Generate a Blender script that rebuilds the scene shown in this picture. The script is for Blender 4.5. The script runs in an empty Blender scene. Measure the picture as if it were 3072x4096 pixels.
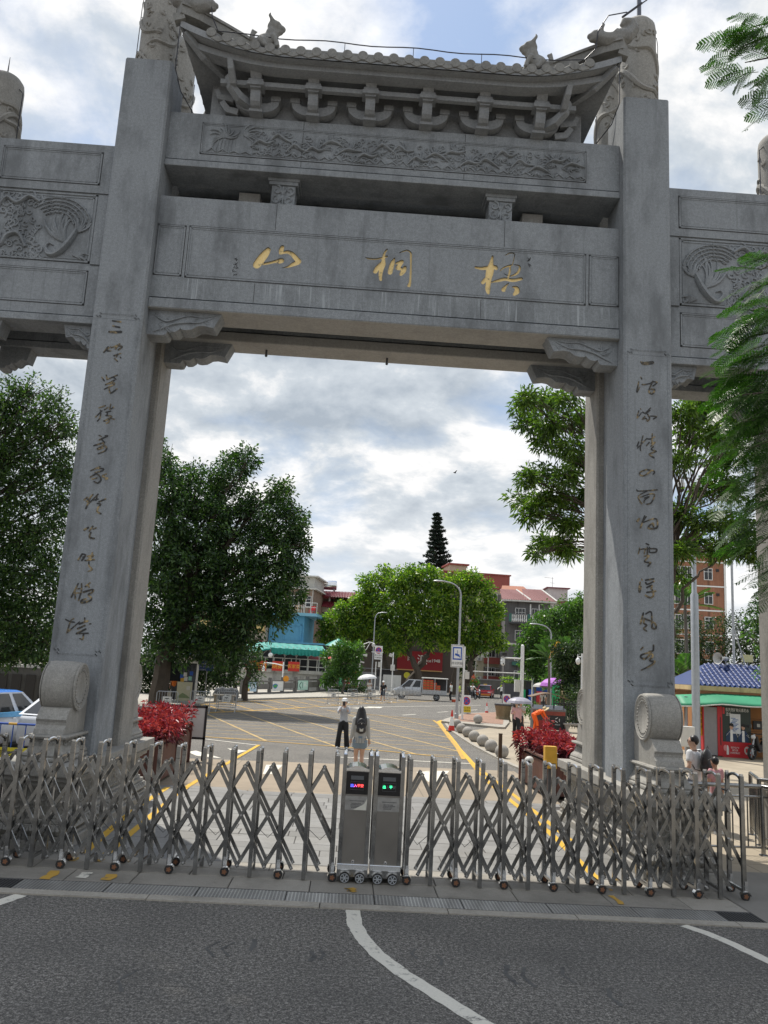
import bpy, bmesh, math, random
import numpy as np
from mathutils import Vector, Matrix, Euler
R = math.radians
rnd = random.Random(7)
SC = bpy.context.scene
COL = SC.collection
FPX, PITCH, ROLL, YAW = 3297.56, R(10.723), R(3.181), R(1.882)
CAM = Vector((-0.303, -13.682, 2.75))
_fw = Vector((math.sin(YAW)*math.cos(PITCH), math.cos(YAW)*math.cos(PITCH), math.sin(PITCH)))
_rt = Vector((math.cos(YAW), -math.sin(YAW), 0)); _up = _rt.cross(_fw)
_cr, _sr = math.cos(ROLL), math.sin(ROLL)
_X = _rt*_cr + _up*_sr; _Y = -_rt*_sr + _up*_cr
cam = bpy.data.cameras.new('camera'); camo = bpy.data.objects.new('camera', cam); COL.objects.link(camo)
cam.sensor_width = 36; cam.lens = FPX/4096*36; cam.clip_end = 4000; cam.clip_start = 0.1
M = Matrix((( _X.x, _Y.x, -_fw.x, CAM.x), (_X.y, _Y.y, -_fw.y, CAM.y), (_X.z, _Y.z, -_fw.z, CAM.z), (0, 0, 0, 1)))
camo.matrix_world = M
SC.camera = camo
def ray(u, v):
    du, dv = u-1536, v-2048
    return _fw*FPX + _X*du - _Y*dv
def G(u, v, z=0.0):            # photo pixel -> point on the level z
    d = ray(u, v); t = (z-CAM.z)/d.z
    return CAM + d*t
def Uy(u, v, y):               # photo pixel -> point on the upright plane at depth y
    d = ray(u, v); t = (y-CAM.y)/d.y
    return CAM + d*t
SUN_DIR = Vector((-0.28, 0.45, 1.0)).normalized()
sun = bpy.data.lights.new('sun', 'SUN'); suno = bpy.data.objects.new('sun', sun); COL.objects.link(suno)
sun.energy = 4.0; sun.angle = R(0.53); sun.color = (1.0, 0.95, 0.86)
suno.rotation_euler = SUN_DIR.to_track_quat('Z', 'Y').to_euler()
suno.location = (0, 0, 60)
SUN_EL = math.asin(SUN_DIR.z); SUN_AZ = math.atan2(SUN_DIR.x, SUN_DIR.y)
world = bpy.data.worlds.new('World'); SC.world = world; world.use_nodes = True
SC.view_settings.view_transform = 'Standard'; SC.view_settings.look = 'None'
SC.view_settings.gamma = 1.0; SC.view_settings.use_curve_mapping = False
SC.view_settings.exposure = 0.32
SC.cycles.max_bounces = 6; SC.cycles.transparent_max_bounces = 12
SC.cycles.diffuse_bounces = 3; SC.cycles.glossy_bounces = 3
SC.cycles.sample_clamp_indirect = 4.0
SC.cycles.use_denoising = True
class NT:
    def __init__(s, tree): s.t = tree; s.n = tree.nodes; s.l = tree.links
    def add(s, typ, **kw):
        n = s.n.new(typ)
        for k, v in kw.items():
            if k.startswith('i_'): n.inputs[k[2:].replace('_', ' ')].default_value = v
            else: setattr(n, k, v)
        return n
    def lk(s, a, b): s.l.new(a, b)
    def math(s, op, a, b=None, c=None, clamp=False):
        n = s.n.new('ShaderNodeMath'); n.operation = op; n.use_clamp = clamp
        for i, x in enumerate((a, b, c)):
            if x is None: continue
            if isinstance(x, (int, float)): n.inputs[i].default_value = x
            else: s.l.new(x, n.inputs[i])
        return n.outputs[0]
    def mix(s, fac, a, b, bt='MIX'):
        n = s.n.new('ShaderNodeMix'); n.data_type = 'RGBA'; n.blend_type = bt
        for sock, x in ((n.inputs[0], fac), (n.inputs[6], a), (n.inputs[7], b)):
            if isinstance(x, (int, float)): sock.default_value = x
            elif isinstance(x, (tuple, list)): sock.default_value = (*x[:3], 1)
            else: s.l.new(x, sock)
        return n.outputs[2]
    def noise(s, vec, scale, detail=4, rough=.5, dist=0.0, out=0):
        n = s.n.new('ShaderNodeTexNoise'); n.inputs['Scale'].default_value = scale
        n.inputs['Detail'].default_value = detail; n.inputs['Roughness'].default_value = rough
        n.inputs['Distortion'].default_value = dist
        if vec is not None: s.l.new(vec, n.inputs['Vector'])
        return n.outputs[out]
    def ramp(s, fac, *stops, interp='LINEAR'):
        n = s.n.new('ShaderNodeValToRGB'); cr = n.color_ramp; cr.interpolation = interp
        while len(cr.elements) < len(stops): cr.elements.new(0.5)
        for e, (p, c) in zip(cr.elements, stops):
            e.position = p
            e.color = (c, c, c, 1) if isinstance(c, (int, float)) else (*c[:3], 1)
        s.l.new(fac, n.inputs[0]); return n.outputs[0]
    def mapping(s, vec, scale=(1, 1, 1), loc=(0, 0, 0), rot=(0, 0, 0)):
        n = s.n.new('ShaderNodeMapping'); n.inputs['Scale'].default_value = scale
        n.inputs['Location'].default_value = loc; n.inputs['Rotation'].default_value = rot
        s.l.new(vec, n.inputs['Vector']); return n.outputs[0]
def build_sky():
    t = NT(world.node_tree); t.n.clear()
    out = t.add('ShaderNodeOutputWorld'); bg = t.add('ShaderNodeBackground')
    sky = t.add('ShaderNodeTexSky'); sky.sky_type = 'NISHITA'; sky.sun_disc = False
    sky.sun_elevation = SUN_EL; sky.sun_rotation = SUN_AZ
    sky.air_density = 1.0; sky.dust_density = 1.6; sky.ozone_density = 1.2; sky.altitude = 50
    gen = t.add('ShaderNodeTexCoord').outputs['Generated']
    sep = t.add('ShaderNodeSeparateXYZ'); t.lk(gen, sep.inputs[0])
    zz = t.math('ADD', t.math('MAXIMUM', sep.outputs[2], 0.0), 0.30)
    comb = t.add('ShaderNodeCombineXYZ')
    t.lk(t.math('DIVIDE', sep.outputs[0], zz), comb.inputs[0]); t.lk(t.math('DIVIDE', sep.outputs[1], zz), comb.inputs[1])
    def dens(k):
        p = t.mapping(comb.outputs[0], scale=(k, k, k), loc=(SKYX, SKYY, 0))
        pw = t.mix(0.16, p, t.noise(p, 2.1, 3, .5, out=1), 'ADD')
        return t.math('ADD', t.math('MULTIPLY', t.noise(pw, .85, 4, .5), .60), t.math('MULTIPLY', t.noise(t.mapping(pw, loc=(4.2, 1.7, .3)), 2.3, 9, .60), .40))
    d0, d1 = dens(1.0), dens(.945)
    cov = t.ramp(sep.outputs[2], (0.0, .12), (0.30, .09), (0.48, .0), (0.58, -.075), (0.80, -.03))
    m = t.math('ADD', d0, cov)
    mask = t.ramp(m, (.455, 0.0), (.50, .55), (.56, 1.0))
    lit = t.math('ADD', t.math('MULTIPLY', t.math('SUBTRACT', d0, d1), 4.2), t.math('MULTIPLY_ADD', m, -1.15, 1.13))
    shade = t.ramp(lit, (.24, (3.5, 4.0, 4.6)), (.44, (5.3, 5.75, 6.2)), (.56, (7.9, 7.9, 7.9)), (.67, (9.6, 9.5, 9.3)))
    low = t.ramp(sep.outputs[2], (.0, .75), (.10, .45), (.22, 0.0)); shade = t.mix(low, shade, (8.0, 8.1, 8.2))
    skyc = t.mix(.5, sky.outputs[0], (3.6, 5.2, 7.8))
    col = t.mix(mask, skyc, shade)
    t.lk(col, bg.inputs[0]); bg.inputs[1].default_value = 0.1
    t.lk(bg.outputs[0], out.inputs[0])
SKYX, SKYY = 0.6, 0.0
build_sky()
MATS = {}
def newmat(name):
    m = bpy.data.materials.new(name); m.use_nodes = True; t = NT(m.node_tree)
    b = t.n['Principled BSDF']; return m, t, b
def objco(t): return t.add('ShaderNodeTexCoord').outputs['Object']
def paint(name, col, rough=.5, metal=0.0, var=.12, scale=6.0, bump=0.0, emit=0.0, spec=.5, rndobj=0.0, dirt=0.0):
    if name in MATS: return MATS[name]
    m, t, b = newmat(name); co = objco(t)
    n = t.noise(co, scale, 5, .6)
    dark = tuple(c*(1-var*1.6) for c in col); lite = tuple(min(1, c*(1+var)) for c in col)
    c = t.mix(n, dark, lite)
    if dirt > 0:
        d = t.noise(t.mapping(co, scale=(1, 1, .25)), 3.1, 6, .65)
        c = t.mix(t.math('MULTIPLY', t.ramp(d, (.5, 0.0), (.72, 1.0)), dirt), c, tuple(x*.25+.015 for x in col))
    if rndobj > 0:
        oi = t.add('ShaderNodeObjectInfo'); f = t.math('MULTIPLY_ADD', oi.outputs['Random'], rndobj, 1-rndobj*.5)
        c2 = t.add('ShaderNodeCombineXYZ')
        for i in range(3): t.lk(f, c2.inputs[i])
        c = t.mix(1.0, c, c2.outputs[0], 'MULTIPLY')
    t.lk(c, b.inputs['Base Color'])
    b.inputs['Metallic'].default_value = metal
    rr = t.math('MULTIPLY_ADD', n, .2, rough-.1); t.lk(rr, b.inputs['Roughness'])
    b.inputs['Specular IOR Level'].default_value = spec
    if bump:
        bp = t.add('ShaderNodeBump'); bp.inputs['Strength'].default_value = bump; bp.inputs['Distance'].default_value = .02
        t.lk(t.noise(co, scale*6, 5, .6), bp.inputs['Height']); t.lk(bp.outputs[0], b.inputs['Normal'])
    if emit:
        b.inputs['Emission Color'].default_value = (*col, 1); b.inputs['Emission Strength'].default_value = emit
    MATS[name] = m; return m
def stone(name, col, speck=.35, stain=.5, streak=.35, bump=.25, drip=.30, dt=.67):
    if name in MATS: return MATS[name]
    m, t, b = newmat(name); co = objco(t)
    fine = t.noise(co, 70, 3, .7); mid = t.noise(co, 21, 3, .75); big = t.noise(co, 1.1, 6, .6)
    vor = t.add('ShaderNodeTexVoronoi'); vor.inputs['Scale'].default_value = 55; t.lk(co, vor.inputs['Vector'])
    c = t.mix(t.ramp(fine, (.3, 0.0), (.7, 1.0)), tuple(x*(1-speck) for x in col), tuple(min(1, x*(1+speck)) for x in col))
    c = t.mix(t.math('MULTIPLY', t.ramp(vor.outputs['Distance'], (.05, 1.0), (.16, 0.0)), .5), c, tuple(x*.35 for x in col))
    c = t.mix(.45, c, t.mix(t.ramp(mid, (.34, 0.0), (.66, 1.0)), (.62, .62, .62), (1.38, 1.38, 1.38)), 'MULTIPLY')
    st = t.noise(t.mapping(co, scale=(1, 1, .35)), 1.7, 7, .68)
    c = t.mix(t.math('MULTIPLY', t.ramp(st, (.48, 0.0), (.66, 1.0)), stain), c, tuple(x*.28 for x in col))
    sk = t.noise(t.mapping(co, scale=(7, 7, .22)), 1.6, 5, .7)
    c = t.mix(t.math('MULTIPLY', t.ramp(sk, (.56, 0.0), (.75, 1.0)), streak), c, tuple(x*.42 for x in col))
    wk = t.noise(t.mapping(co, scale=(11, 11, .5), loc=(3, 5, 1)), 1.3, 4, .7)
    c = t.mix(t.math('MULTIPLY', t.ramp(wk, (dt, 0.0), (dt+.11, 1.0)), drip), c, tuple(min(1, x*1.9) for x in col))
    c = t.mix(.3, c, t.mix(big, tuple(x*.7 for x in col), tuple(min(1, x*1.25) for x in col)))
    t.lk(c, b.inputs['Base Color']); b.inputs['Roughness'].default_value = .78
    b.inputs['Specular IOR Level'].default_value = .3
    bp = t.add('ShaderNodeBump'); bp.inputs['Strength'].default_value = bump; bp.inputs['Distance'].default_value = .008
    t.lk(fine, bp.inputs['Height']); t.lk(bp.outputs[0], b.inputs['Normal'])
    MATS[name] = m; return m
def leafmat(name, dark, mid, lite, trans=.35, rough=.42):
    if name in MATS: return MATS[name]
    m, t, b = newmat(name)
    geo = t.add('ShaderNodeNewGeometry')
    big = t.noise(objco(t), .55, 3, .5)
    f = t.math('ADD', t.math('MULTIPLY', geo.outputs['Random Per Island'], .65), t.math('MULTIPLY', big, .55))
    c = t.ramp(f, (.25, dark), (.55, mid), (.92, lite))
    t.lk(c, b.inputs['Base Color']); b.inputs['Roughness'].default_value = rough
    tr = t.add('ShaderNodeBsdfTranslucent'); t.lk(t.mix(1.0, c, (1.5, 1.9, .55), 'MULTIPLY'), tr.inputs[0])
    mx = t.add('ShaderNodeMixShader'); mx.inputs[0].default_value = trans
    t.lk(b.outputs[0], mx.inputs[1]); t.lk(tr.outputs[0], mx.inputs[2])
    t.lk(mx.outputs[0], t.n['Material Output'].inputs[0])
    MATS[name] = m; return m
class MB:
    def __init__(s): s.v = []; s.f = []; s.mi = []; s.mats = []; s.cur = 0
    def use(s, m):
        if m not in s.mats: s.mats.append(m)
        s.cur = s.mats.index(m); return s
    def add(s, vs, fs):
        o = len(s.v); s.v.extend([tuple(x) for x in vs]); s.f.extend([tuple(i+o for i in f) for f in fs]); s.mi.extend([s.cur]*len(fs)); return s
    def box(s, x0, x1, y0, y1, z0, z1):
        v = [(x0, y0, z0), (x1, y0, z0), (x1, y1, z0), (x0, y1, z0), (x0, y0, z1), (x1, y0, z1), (x1, y1, z1), (x0, y1, z1)]
        return s.add(v, [(0, 3, 2, 1), (4, 5, 6, 7), (0, 1, 5, 4), (1, 2, 6, 5), (2, 3, 7, 6), (3, 0, 4, 7)])
    def cbox(s, c, sz, rz=0.0, rx=0.0, ry=0.0):
        e = Euler((rx, ry, rz)).to_matrix(); c = Vector(c); h = [d/2 for d in sz]
        v = [c + e @ Vector((a*h[0], b*h[1], d*h[2])) for d in (-1, 1) for a, b in ((-1, -1), (1, -1), (1, 1), (-1, 1))]
        return s.add(v, [(0, 3, 2, 1), (4, 5, 6, 7), (0, 1, 5, 4), (1, 2, 6, 5), (2, 3, 7, 6), (3, 0, 4, 7)])
    def prism(s, poly, a0, a1, axis='y'):
        def P(p, a): return (p[0], a, p[1]) if axis == 'y' else (a, p[0], p[1]) if axis == 'x' else (p[0], p[1], a)
        n = len(poly); v = [P(p, a0) for p in poly] + [P(p, a1) for p in poly]
        fs = [tuple(range(n)), tuple(range(2*n-1, n-1, -1))] + [(i, i+n, (i+1) % n+n, (i+1) % n) for i in range(n)]
        return s.add(v, fs)
    def tube(s, pts, r, seg=8, cap=True, flat=None):
        pts = [Vector(p) for p in pts]; n = len(pts)
        rs = list(r) if isinstance(r, (list, tuple)) else [r]*n
        o = len(s.v); ref = Vector((0, 0, 1)); prev = None
        for i, p in enumerate(pts):
            d = (pts[min(i+1, n-1)]-pts[max(i-1, 0)])
            d = d.normalized() if d.length > 1e-9 else Vector((0, 0, 1))
            if prev is None:
                a = d.cross(ref) if abs(d.dot(ref)) < .95 else d.cross(Vector((0, 1, 0)))
            else: a = prev - d*prev.dot(d)
            a.normalize(); prev = a; b = d.cross(a)
            for k in range(seg):
                t = 2*math.pi*(k+.5)/seg
                f = 1 if flat is None else flat
                s.v.append(tuple(p + a*(rs[i]*math.cos(t)) + b*(rs[i]*f*math.sin(t))))
        for i in range(n-1):
            for k in range(seg):
                s.f.append((o+i*seg+k, o+i*seg+(k+1) % seg, o+(i+1)*seg+(k+1) % seg, o+(i+1)*seg+k)); s.mi.append(s.cur)
        if cap:
            s.f.append(tuple(o+k for k in range(seg-1, -1, -1))); s.f.append(tuple(o+(n-1)*seg+k for k in range(seg))); s.mi.extend([s.cur]*2)
        return s
    def lathe(s, prof, c=(0, 0, 0), seg=16, axis='z', cap=True):
        o = len(s.v); n = len(prof); cx, cy, cz = c
        for r, h in prof:
            for k in range(seg):
                t = 2*math.pi*k/seg; a, b = r*math.cos(t), r*math.sin(t)
                s.v.append((cx+a, cy+b, cz+h) if axis == 'z' else (cx+h, cy+a, cz+b) if axis == 'x' else (cx+a, cy+h, cz-b))
        for i in range(n-1):
            for k in range(seg):
                s.f.append((o+i*seg+k, o+i*seg+(k+1) % seg, o+(i+1)*seg+(k+1) % seg, o+(i+1)*seg+k)); s.mi.append(s.cur)
        if cap:
            s.f.append(tuple(o+k for k in range(seg-1, -1, -1))); s.f.append(tuple(o+(n-1)*seg+k for k in range(seg))); s.mi.extend([s.cur]*2)
        return s
    def ball(s, c, r, seg=12, rings=8, rot=None):
        rx, ry, rz = r if isinstance(r, (tuple, list)) else (r, r, r)
        c = Vector(c); o = len(s.v)
        for i in range(rings+1):
            ph = math.pi*i/rings
            for k in range(seg):
                t = 2*math.pi*k/seg
                q = Vector((rx*math.sin(ph)*math.cos(t), ry*math.sin(ph)*math.sin(t), -rz*math.cos(ph)))
                if rot is not None: q = rot @ q
                s.v.append(tuple(c+q))
        for i in range(rings):
            for k in range(seg):
                s.f.append((o+i*seg+k, o+i*seg+(k+1) % seg, o+(i+1)*seg+(k+1) % seg, o+(i+1)*seg+k)); s.mi.append(s.cur)
        return s
    def sheet(s, poly, z):
        return s.add([(p[0], p[1], z) for p in poly], [tuple(range(len(poly)))])
    def quad(s, a, b, c, d): return s.add([a, b, c, d], [(0, 1, 2, 3)])
    def grid(s, fn, nu, nv):
        v = [fn(i/nu, j/nv) for j in range(nv+1) for i in range(nu+1)]
        return s.add(v, [(j*(nu+1)+i, j*(nu+1)+i+1, (j+1)*(nu+1)+i+1, (j+1)*(nu+1)+i) for j in range(nv) for i in range(nu)])
    def mesh(s, name, mat=None, smooth=False):
        me = bpy.data.meshes.new(name); me.from_pydata(s.v, [], s.f)
        ms = s.mats if s.mats else ([mat] if mat else [])
        for m in ms: me.materials.append(m)
        if len(ms) > 1: me.polygons.foreach_set('material_index', s.mi)
        if smooth: me.polygons.foreach_set('use_smooth', [True]*len(me.polygons))
        me.update(); return me
    def build(s, name, mat=None, parent=None, loc=None, rz=0.0, smooth=False, bevel=0.0, sharp=None):
        me = s.mesh(name, mat, smooth)
        if smooth:
            try: me.set_sharp_from_angle(angle=R(sharp if sharp else 45))
            except Exception: pass
        return link(name, me, parent, loc, rz, bevel)
def link(name, me, parent=None, loc=None, rz=0.0, bevel=0.0):
    o = bpy.data.objects.new(name, me); COL.objects.link(o)
    if parent is not None: o.parent = parent
    if loc is not None: o.location = loc
    if rz: o.rotation_euler = (0, 0, rz)
    if bevel:
        b = o.modifiers.new('bevel', 'BEVEL'); b.width = bevel; b.segments = 2; b.limit_method = 'ANGLE'; b.angle_limit = R(40)
    return o
def tag(o, label=None, cat=None, group=None, kind=None):
    for k, v in (('label', label), ('category', cat), ('group', group), ('kind', kind)):
        if v: o[k] = v
    return o
def thing(name, label, cat, loc=(0, 0, 0), rz=0.0, group=None):
    o = bpy.data.objects.new(name, None); COL.objects.link(o); o.empty_display_size = .3
    o.location = loc; o.rotation_euler = (0, 0, rz)
    return tag(o, label, cat, group)
def kids(o): return KID.get(o.name, [])
def copy_tree(root, loc, rz=0.0, label=None, scale=None):
    kidmap = {}
    for o in list(COL.objects):
        if o.parent: kidmap.setdefault(o.parent.name, []).append(o)
    r = root.copy(); COL.objects.link(r); r.location = loc; r.rotation_euler = (0, 0, rz)
    if scale: r.scale = scale
    if label: r['label'] = label
    def rec(src, dst):
        for ch in kidmap.get(src.name, []):
            c = ch.copy(); COL.objects.link(c); c.parent = dst; rec(ch, c)
    rec(root, r); return r
def remeshed(mb, name, voxel, mat, smooth=True, sub=0):
    me = mb.mesh(name); o = bpy.data.objects.new(name, me); COL.objects.link(o)
    m = o.modifiers.new('r', 'REMESH'); m.mode = 'VOXEL'; m.voxel_size = voxel; m.use_smooth_shade = True
    s = o.modifiers.new('s', 'SMOOTH'); s.factor = .5; s.iterations = 3
    dg = bpy.context.evaluated_depsgraph_get(); dg.update()
    out = bpy.data.meshes.new_from_object(o.evaluated_get(dg))
    bpy.data.objects.remove(o); bpy.data.meshes.remove(me)
    out.name = name; out.materials.clear(); out.materials.append(mat)
    return out
_txtcache = {}
def textmesh(txt, size, mat, depth=.004, name='lettering', shear=0.0, align='CENTER', space=1.0, cols=None):
    key = (txt, round(size, 4), mat.name, depth, shear, align, space)
    if key not in _txtcache:
        cu = bpy.data.curves.new(name, 'FONT'); cu.body = txt; cu.size = size; cu.extrude = depth; cu.shear = shear
        cu.align_x = align; cu.align_y = 'CENTER'; cu.resolution_u = 3; cu.space_line = space
        o = bpy.data.objects.new(name, cu); COL.objects.link(o)
        dg = bpy.context.evaluated_depsgraph_get(); dg.update()
        me = bpy.data.meshes.new_from_object(o.evaluated_get(dg)); bpy.data.objects.remove(o)
        me.materials.clear(); me.materials.append(mat); me.name = name; _txtcache[key] = me
    return _txtcache[key]
def text(txt, size, mat, loc, parent=None, rz=0.0, tilt=R(90), name='lettering', **kw):
    o = link(name, textmesh(txt, size, mat, name=name, **kw), parent, loc)
    o.rotation_euler = (tilt, 0, rz); return o
GRANITE = stone('granite', (.272, .288, .302), .34, .74, .6)
GRANITE_W = stone('granite_worn_bounce', (.315, .302, .275), .32, .6, .55)  # worn stone, lightened and warmed to hold ground bounce on back pillars
GRANITE_P = stone('granite_bounce_lit', (.39, .38, .36), .22, .3, .3)  # beam undersides: bounce light from the ground put into a paler stone
GRANITE_S = stone('granite_dripped', (.262, .278, .29), .34, .65, .5, .25, .9, .56)
GRANITE_D = stone('granite_dirty', (.235, .225, .20), .3, .75, .8)
CONC = stone('concrete', (.36, .33, .28), .18, .4, .15)
STEEL = paint('stainless_steel', (.34, .34, .335), .20, .97, .35, 9, dirt=.4)
CHROME = paint('bright_steel', (.80, .80, .80), .16, 1.0, .04)
GALV = paint('galvanised_steel', (.42, .44, .46), .5, .55, .15)
WHITE = paint('white_paint', (.78, .78, .76), .45, 0, .06)
OFFW = paint('offwhite_paint', (.62, .61, .57), .6, 0, .12, dirt=.3)
BLACK = paint('black_plastic', (.018, .018, .02), .45)
RUBBER = paint('rubber', (.025, .025, .025), .8)
DGREY = paint('dark_grey', (.07, .07, .075), .6)
GREY = paint('mid_grey', (.25, .25, .25), .6)
RED = paint('red_paint', (.55, .025, .03), .45)
BLUE = paint('blue_paint', (.02, .09, .42), .45)
YEL = paint('yellow_paint', (.66, .37, .04), .55, 0, .2, 8)
GREEN = paint('green_paint', (.01, .35, .12), .5)
ORANGE = paint('orange_paint', (.85, .20, .02), .6)
GLASS = paint('dark_glass', (.015, .018, .02), .08, 0, .05)
WOODR = paint('planter_wood', (.115, .045, .032), .65, 0, .35, 5, rndobj=.3)
def mk_asphalt():
    m, t, b = newmat('asphalt'); co = objco(t)
    f = t.math('ADD', t.math('MULTIPLY', t.noise(co, 60, 2, .8), .45), t.math('MULTIPLY', t.noise(co, 24, 3, .9), .55)); g = t.noise(co, .55, 6, .62); h = t.noise(t.mapping(co, scale=(1, .3, 1)), 2.2, 6, .65)
    c = t.ramp(f, (.38, (.030, .029, .027)), (.5, (.116, .107, .094)), (.61, (.38, .355, .315)))
    c = t.mix(t.math('MULTIPLY', t.ramp(g, (.42, 0.0), (.66, 1.0)), .45), c, (.066, .063, .058))
    c = t.mix(t.math('MULTIPLY', t.ramp(h, (.56, 0.0), (.72, 1.0)), .4), c, (.15, .142, .13))
    vor = t.add('ShaderNodeTexVoronoi'); vor.inputs['Scale'].default_value = 42; t.lk(co, vor.inputs['Vector'])
    c = t.mix(t.math('MULTIPLY', t.ramp(vor.outputs['Distance'], (.08, 1.0), (.2, 0.0)), .45), c, (.24, .23, .215))
    t.lk(c, b.inputs['Base Color']); b.inputs['Roughness'].default_value = .85; b.inputs['Specular IOR Level'].default_value = .35
    bp = t.add('ShaderNodeBump'); bp.inputs['Strength'].default_value = .7; bp.inputs['Distance'].default_value = .012
    t.lk(f, bp.inputs['Height']); t.lk(bp.outputs[0], b.inputs['Normal'])
    return m
ASPH = mk_asphalt()
def mk_marking(name, col, wear):
    m, t, b = newmat(name); co = objco(t)
    w = t.noise(co, 9, 8, .75); w2 = t.noise(co, 1.3, 4, .6)
    f = t.ramp(t.math('ADD', t.math('MULTIPLY', w, .7), t.math('MULTIPLY', w2, .3)), (wear, 0.0), (wear+.10, 1.0))
    c = t.mix(t.noise(co, 40, 3), tuple(x*.75 for x in col), col)
    t.lk(t.mix(f, (.085, .083, .078), c), b.inputs['Base Color']); b.inputs['Roughness'].default_value = .75
    return m
MYEL = mk_marking('yellow_road_paint', (.56, .33, .05), .36)
MYEL2 = mk_marking('pale_yellow_road_paint', (.52, .36, .14), .40)
MWHT = mk_marking('white_road_paint', (.74, .70, .60), .36)
MYELT = mk_marking('bright_yellow_road_paint', (.68, .40, .03), .28)
def mk_paver(name, lo, hi, st):
    m, t, b = newmat(name); co = t.add('ShaderNodeTexCoord').outputs['Object']
    oi = t.add('ShaderNodeObjectInfo')
    wp = t.add('ShaderNodeNewGeometry').outputs['Position']
    f = t.noise(wp, 90, 3, .7); g = t.noise(wp, .9, 7, .68); e = t.noise(wp, 3.7, 6, .7)
    c = t.ramp(f, (.3, lo), (.7, hi))
    k = t.math('MULTIPLY_ADD', oi.outputs['Random'], .30, .82)
    cb = t.add('ShaderNodeCombineXYZ')
    for i in range(3): t.lk(k, cb.inputs[i])
    c = t.mix(1.0, c, cb.outputs[0], 'MULTIPLY')
    c = t.mix(t.math('MULTIPLY', t.ramp(g, (.46, 0.0), (.70, 1.0)), st), c, (.13, .12, .10))
    c = t.mix(t.math('MULTIPLY', t.ramp(e, (.58, 0.0), (.72, 1.0)), .55), c, (.085, .08, .07))
    t.lk(c, b.inputs['Base Color']); b.inputs['Roughness'].default_value = .7
    bp = t.add('ShaderNodeBump'); bp.inputs['Strength'].default_value = .25; bp.inputs['Distance'].default_value = .01
    t.lk(t.noise(wp, 45, 4, .7), bp.inputs['Height']); t.lk(bp.outputs[0], b.inputs['Normal'])
    return m
PAVER = mk_paver('granite_paver', (.165, .162, .155), (.255, .25, .238), .55); PAVERF = mk_paver('shade_lifted_paver', (.235, .215, .18), (.37, .34, .295), .75)  # front rows more stained, but lightened and warmed to offset the gate's shade
def mk_slab(name, col, jx, jy, var=.25):
    m, t, b = newmat(name); wp = t.add('ShaderNodeNewGeometry').outputs['Position']
    br = t.add('ShaderNodeTexBrick'); br.inputs['Scale'].default_value = 1.0
    br.inputs['Brick Width'].default_value = jx; br.inputs['Row Height'].default_value = jy
    br.inputs['Mortar Size'].default_value = .012; br.inputs['Mortar Smooth'].default_value = .3
    br.inputs['Color1'].default_value = (*col, 1); br.inputs['Color2'].default_value = (*(x*(1-var*.5) for x in col), 1)
    br.inputs['Mortar'].default_value = (*(x*.45 for x in col), 1)
    t.lk(wp, br.inputs['Vector'])
    g = t.noise(wp, .7, 7, .68); e = t.noise(wp, 14, 5, .7)
    c = t.mix(t.math('MULTIPLY', t.ramp(g, (.42, 0.0), (.7, 1.0)), .55), br.outputs[0], tuple(x*.5 for x in col))
    c = t.mix(t.math('MULTIPLY', t.ramp(e, (.45, 0.0), (.75, 1.0)), .3), c, tuple(x*.7 for x in col))
    t.lk(c, b.inputs['Base Color']); b.inputs['Roughness'].default_value = .8
    bp = t.add('ShaderNodeBump'); bp.inputs['Strength'].default_value = .2; bp.inputs['Distance'].default_value = .01
    t.lk(t.noise(wp, 60, 4, .7), bp.inputs['Height']); t.lk(bp.outputs[0], b.inputs['Normal'])
    return m
TANC = mk_slab('tan_concrete', (.31, .25, .18), 3.1, 2.7)
PLAZA = mk_slab('plaza_concrete', (.38, .32, .235), 1.55, 3.0)
BRICKP = mk_slab('red_brick_paving', (.38, .22, .15), .22, .11, .6)
WALK = mk_slab('pale_walk', (.42, .39, .33), .6, .6)
def S(name, poly, z, m, kind='structure'):
    return tag(MB().sheet(poly, z).build(name, m), kind=kind)
GROUND = paint('bare_ground', (.12, .10, .075), .9, 0, .35, .4)
S('ground', [(-900, -300), (900, -300), (900, 1600), (-900, 1600)], -.03, GROUND)
S('road', [(-40, 9.2), (9.0, 9.2), (16, 40), (60, 60), (60, 110), (30, 170), (-60, 170), (-60, 30)], -.004, ASPH)
S('entrance_road', [(-30, -40), (30, -40), (30, -3.42), (-30, -3.42)], 0.0, ASPH)
S('concrete_apron', [(-4.6, 4.95), (4.62, 5.3), (4.75, 11.3), (1.6, 10.95), (-1.0, 10.75), (-4.6, 10.3)], .002, TANC)
S('pavement_bed', [(-12, -3.34), (4.9, -3.34), (4.9, 5.4), (-12, 5.4)], -.012, paint('mortar', (.06, .055, .05), .95, 0, .3))
kb = MB()
x = -30.0
while x < 30:
    w = 1.4 + rnd.random()*.8
    kb.box(x, x+w-.012, -3.50+rnd.uniform(-.02, .02), -3.31, -.05, .012+rnd.uniform(0, .006)); x += w
tag(kb.build('road_edge_kerb', CONC), kind='structure')
pav = tag(MB().box(-5.2, 4.9, -2.84, -2.835, -.05, -.004).build('granite_pavement', PAVER), kind='structure')
def paver_mesh(w, d, m=PAVER):
    b = .006; h = .05
    mb = MB(); a, c = w/2, d/2
    v = [(-a, -c, -h), (a, -c, -h), (a, c, -h), (-a, c, -h), (-a, -c, -b), (a, -c, -b), (a, c, -b), (-a, c, -b), (-a+b, -c+b, 0), (a-b, -c+b, 0), (a-b, c-b, 0), (-a+b, c-b, 0)]
    mb.add(v, [(0, 1, 5, 4), (1, 2, 6, 5), (2, 3, 7, 6), (3, 0, 4, 7), (4, 5, 9, 8), (5, 6, 10, 9), (6, 7, 11, 10), (7, 4, 8, 11), (8, 9, 10, 11)])
    return mb.mesh('paver', m)
y = -2.825; row = 0
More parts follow.
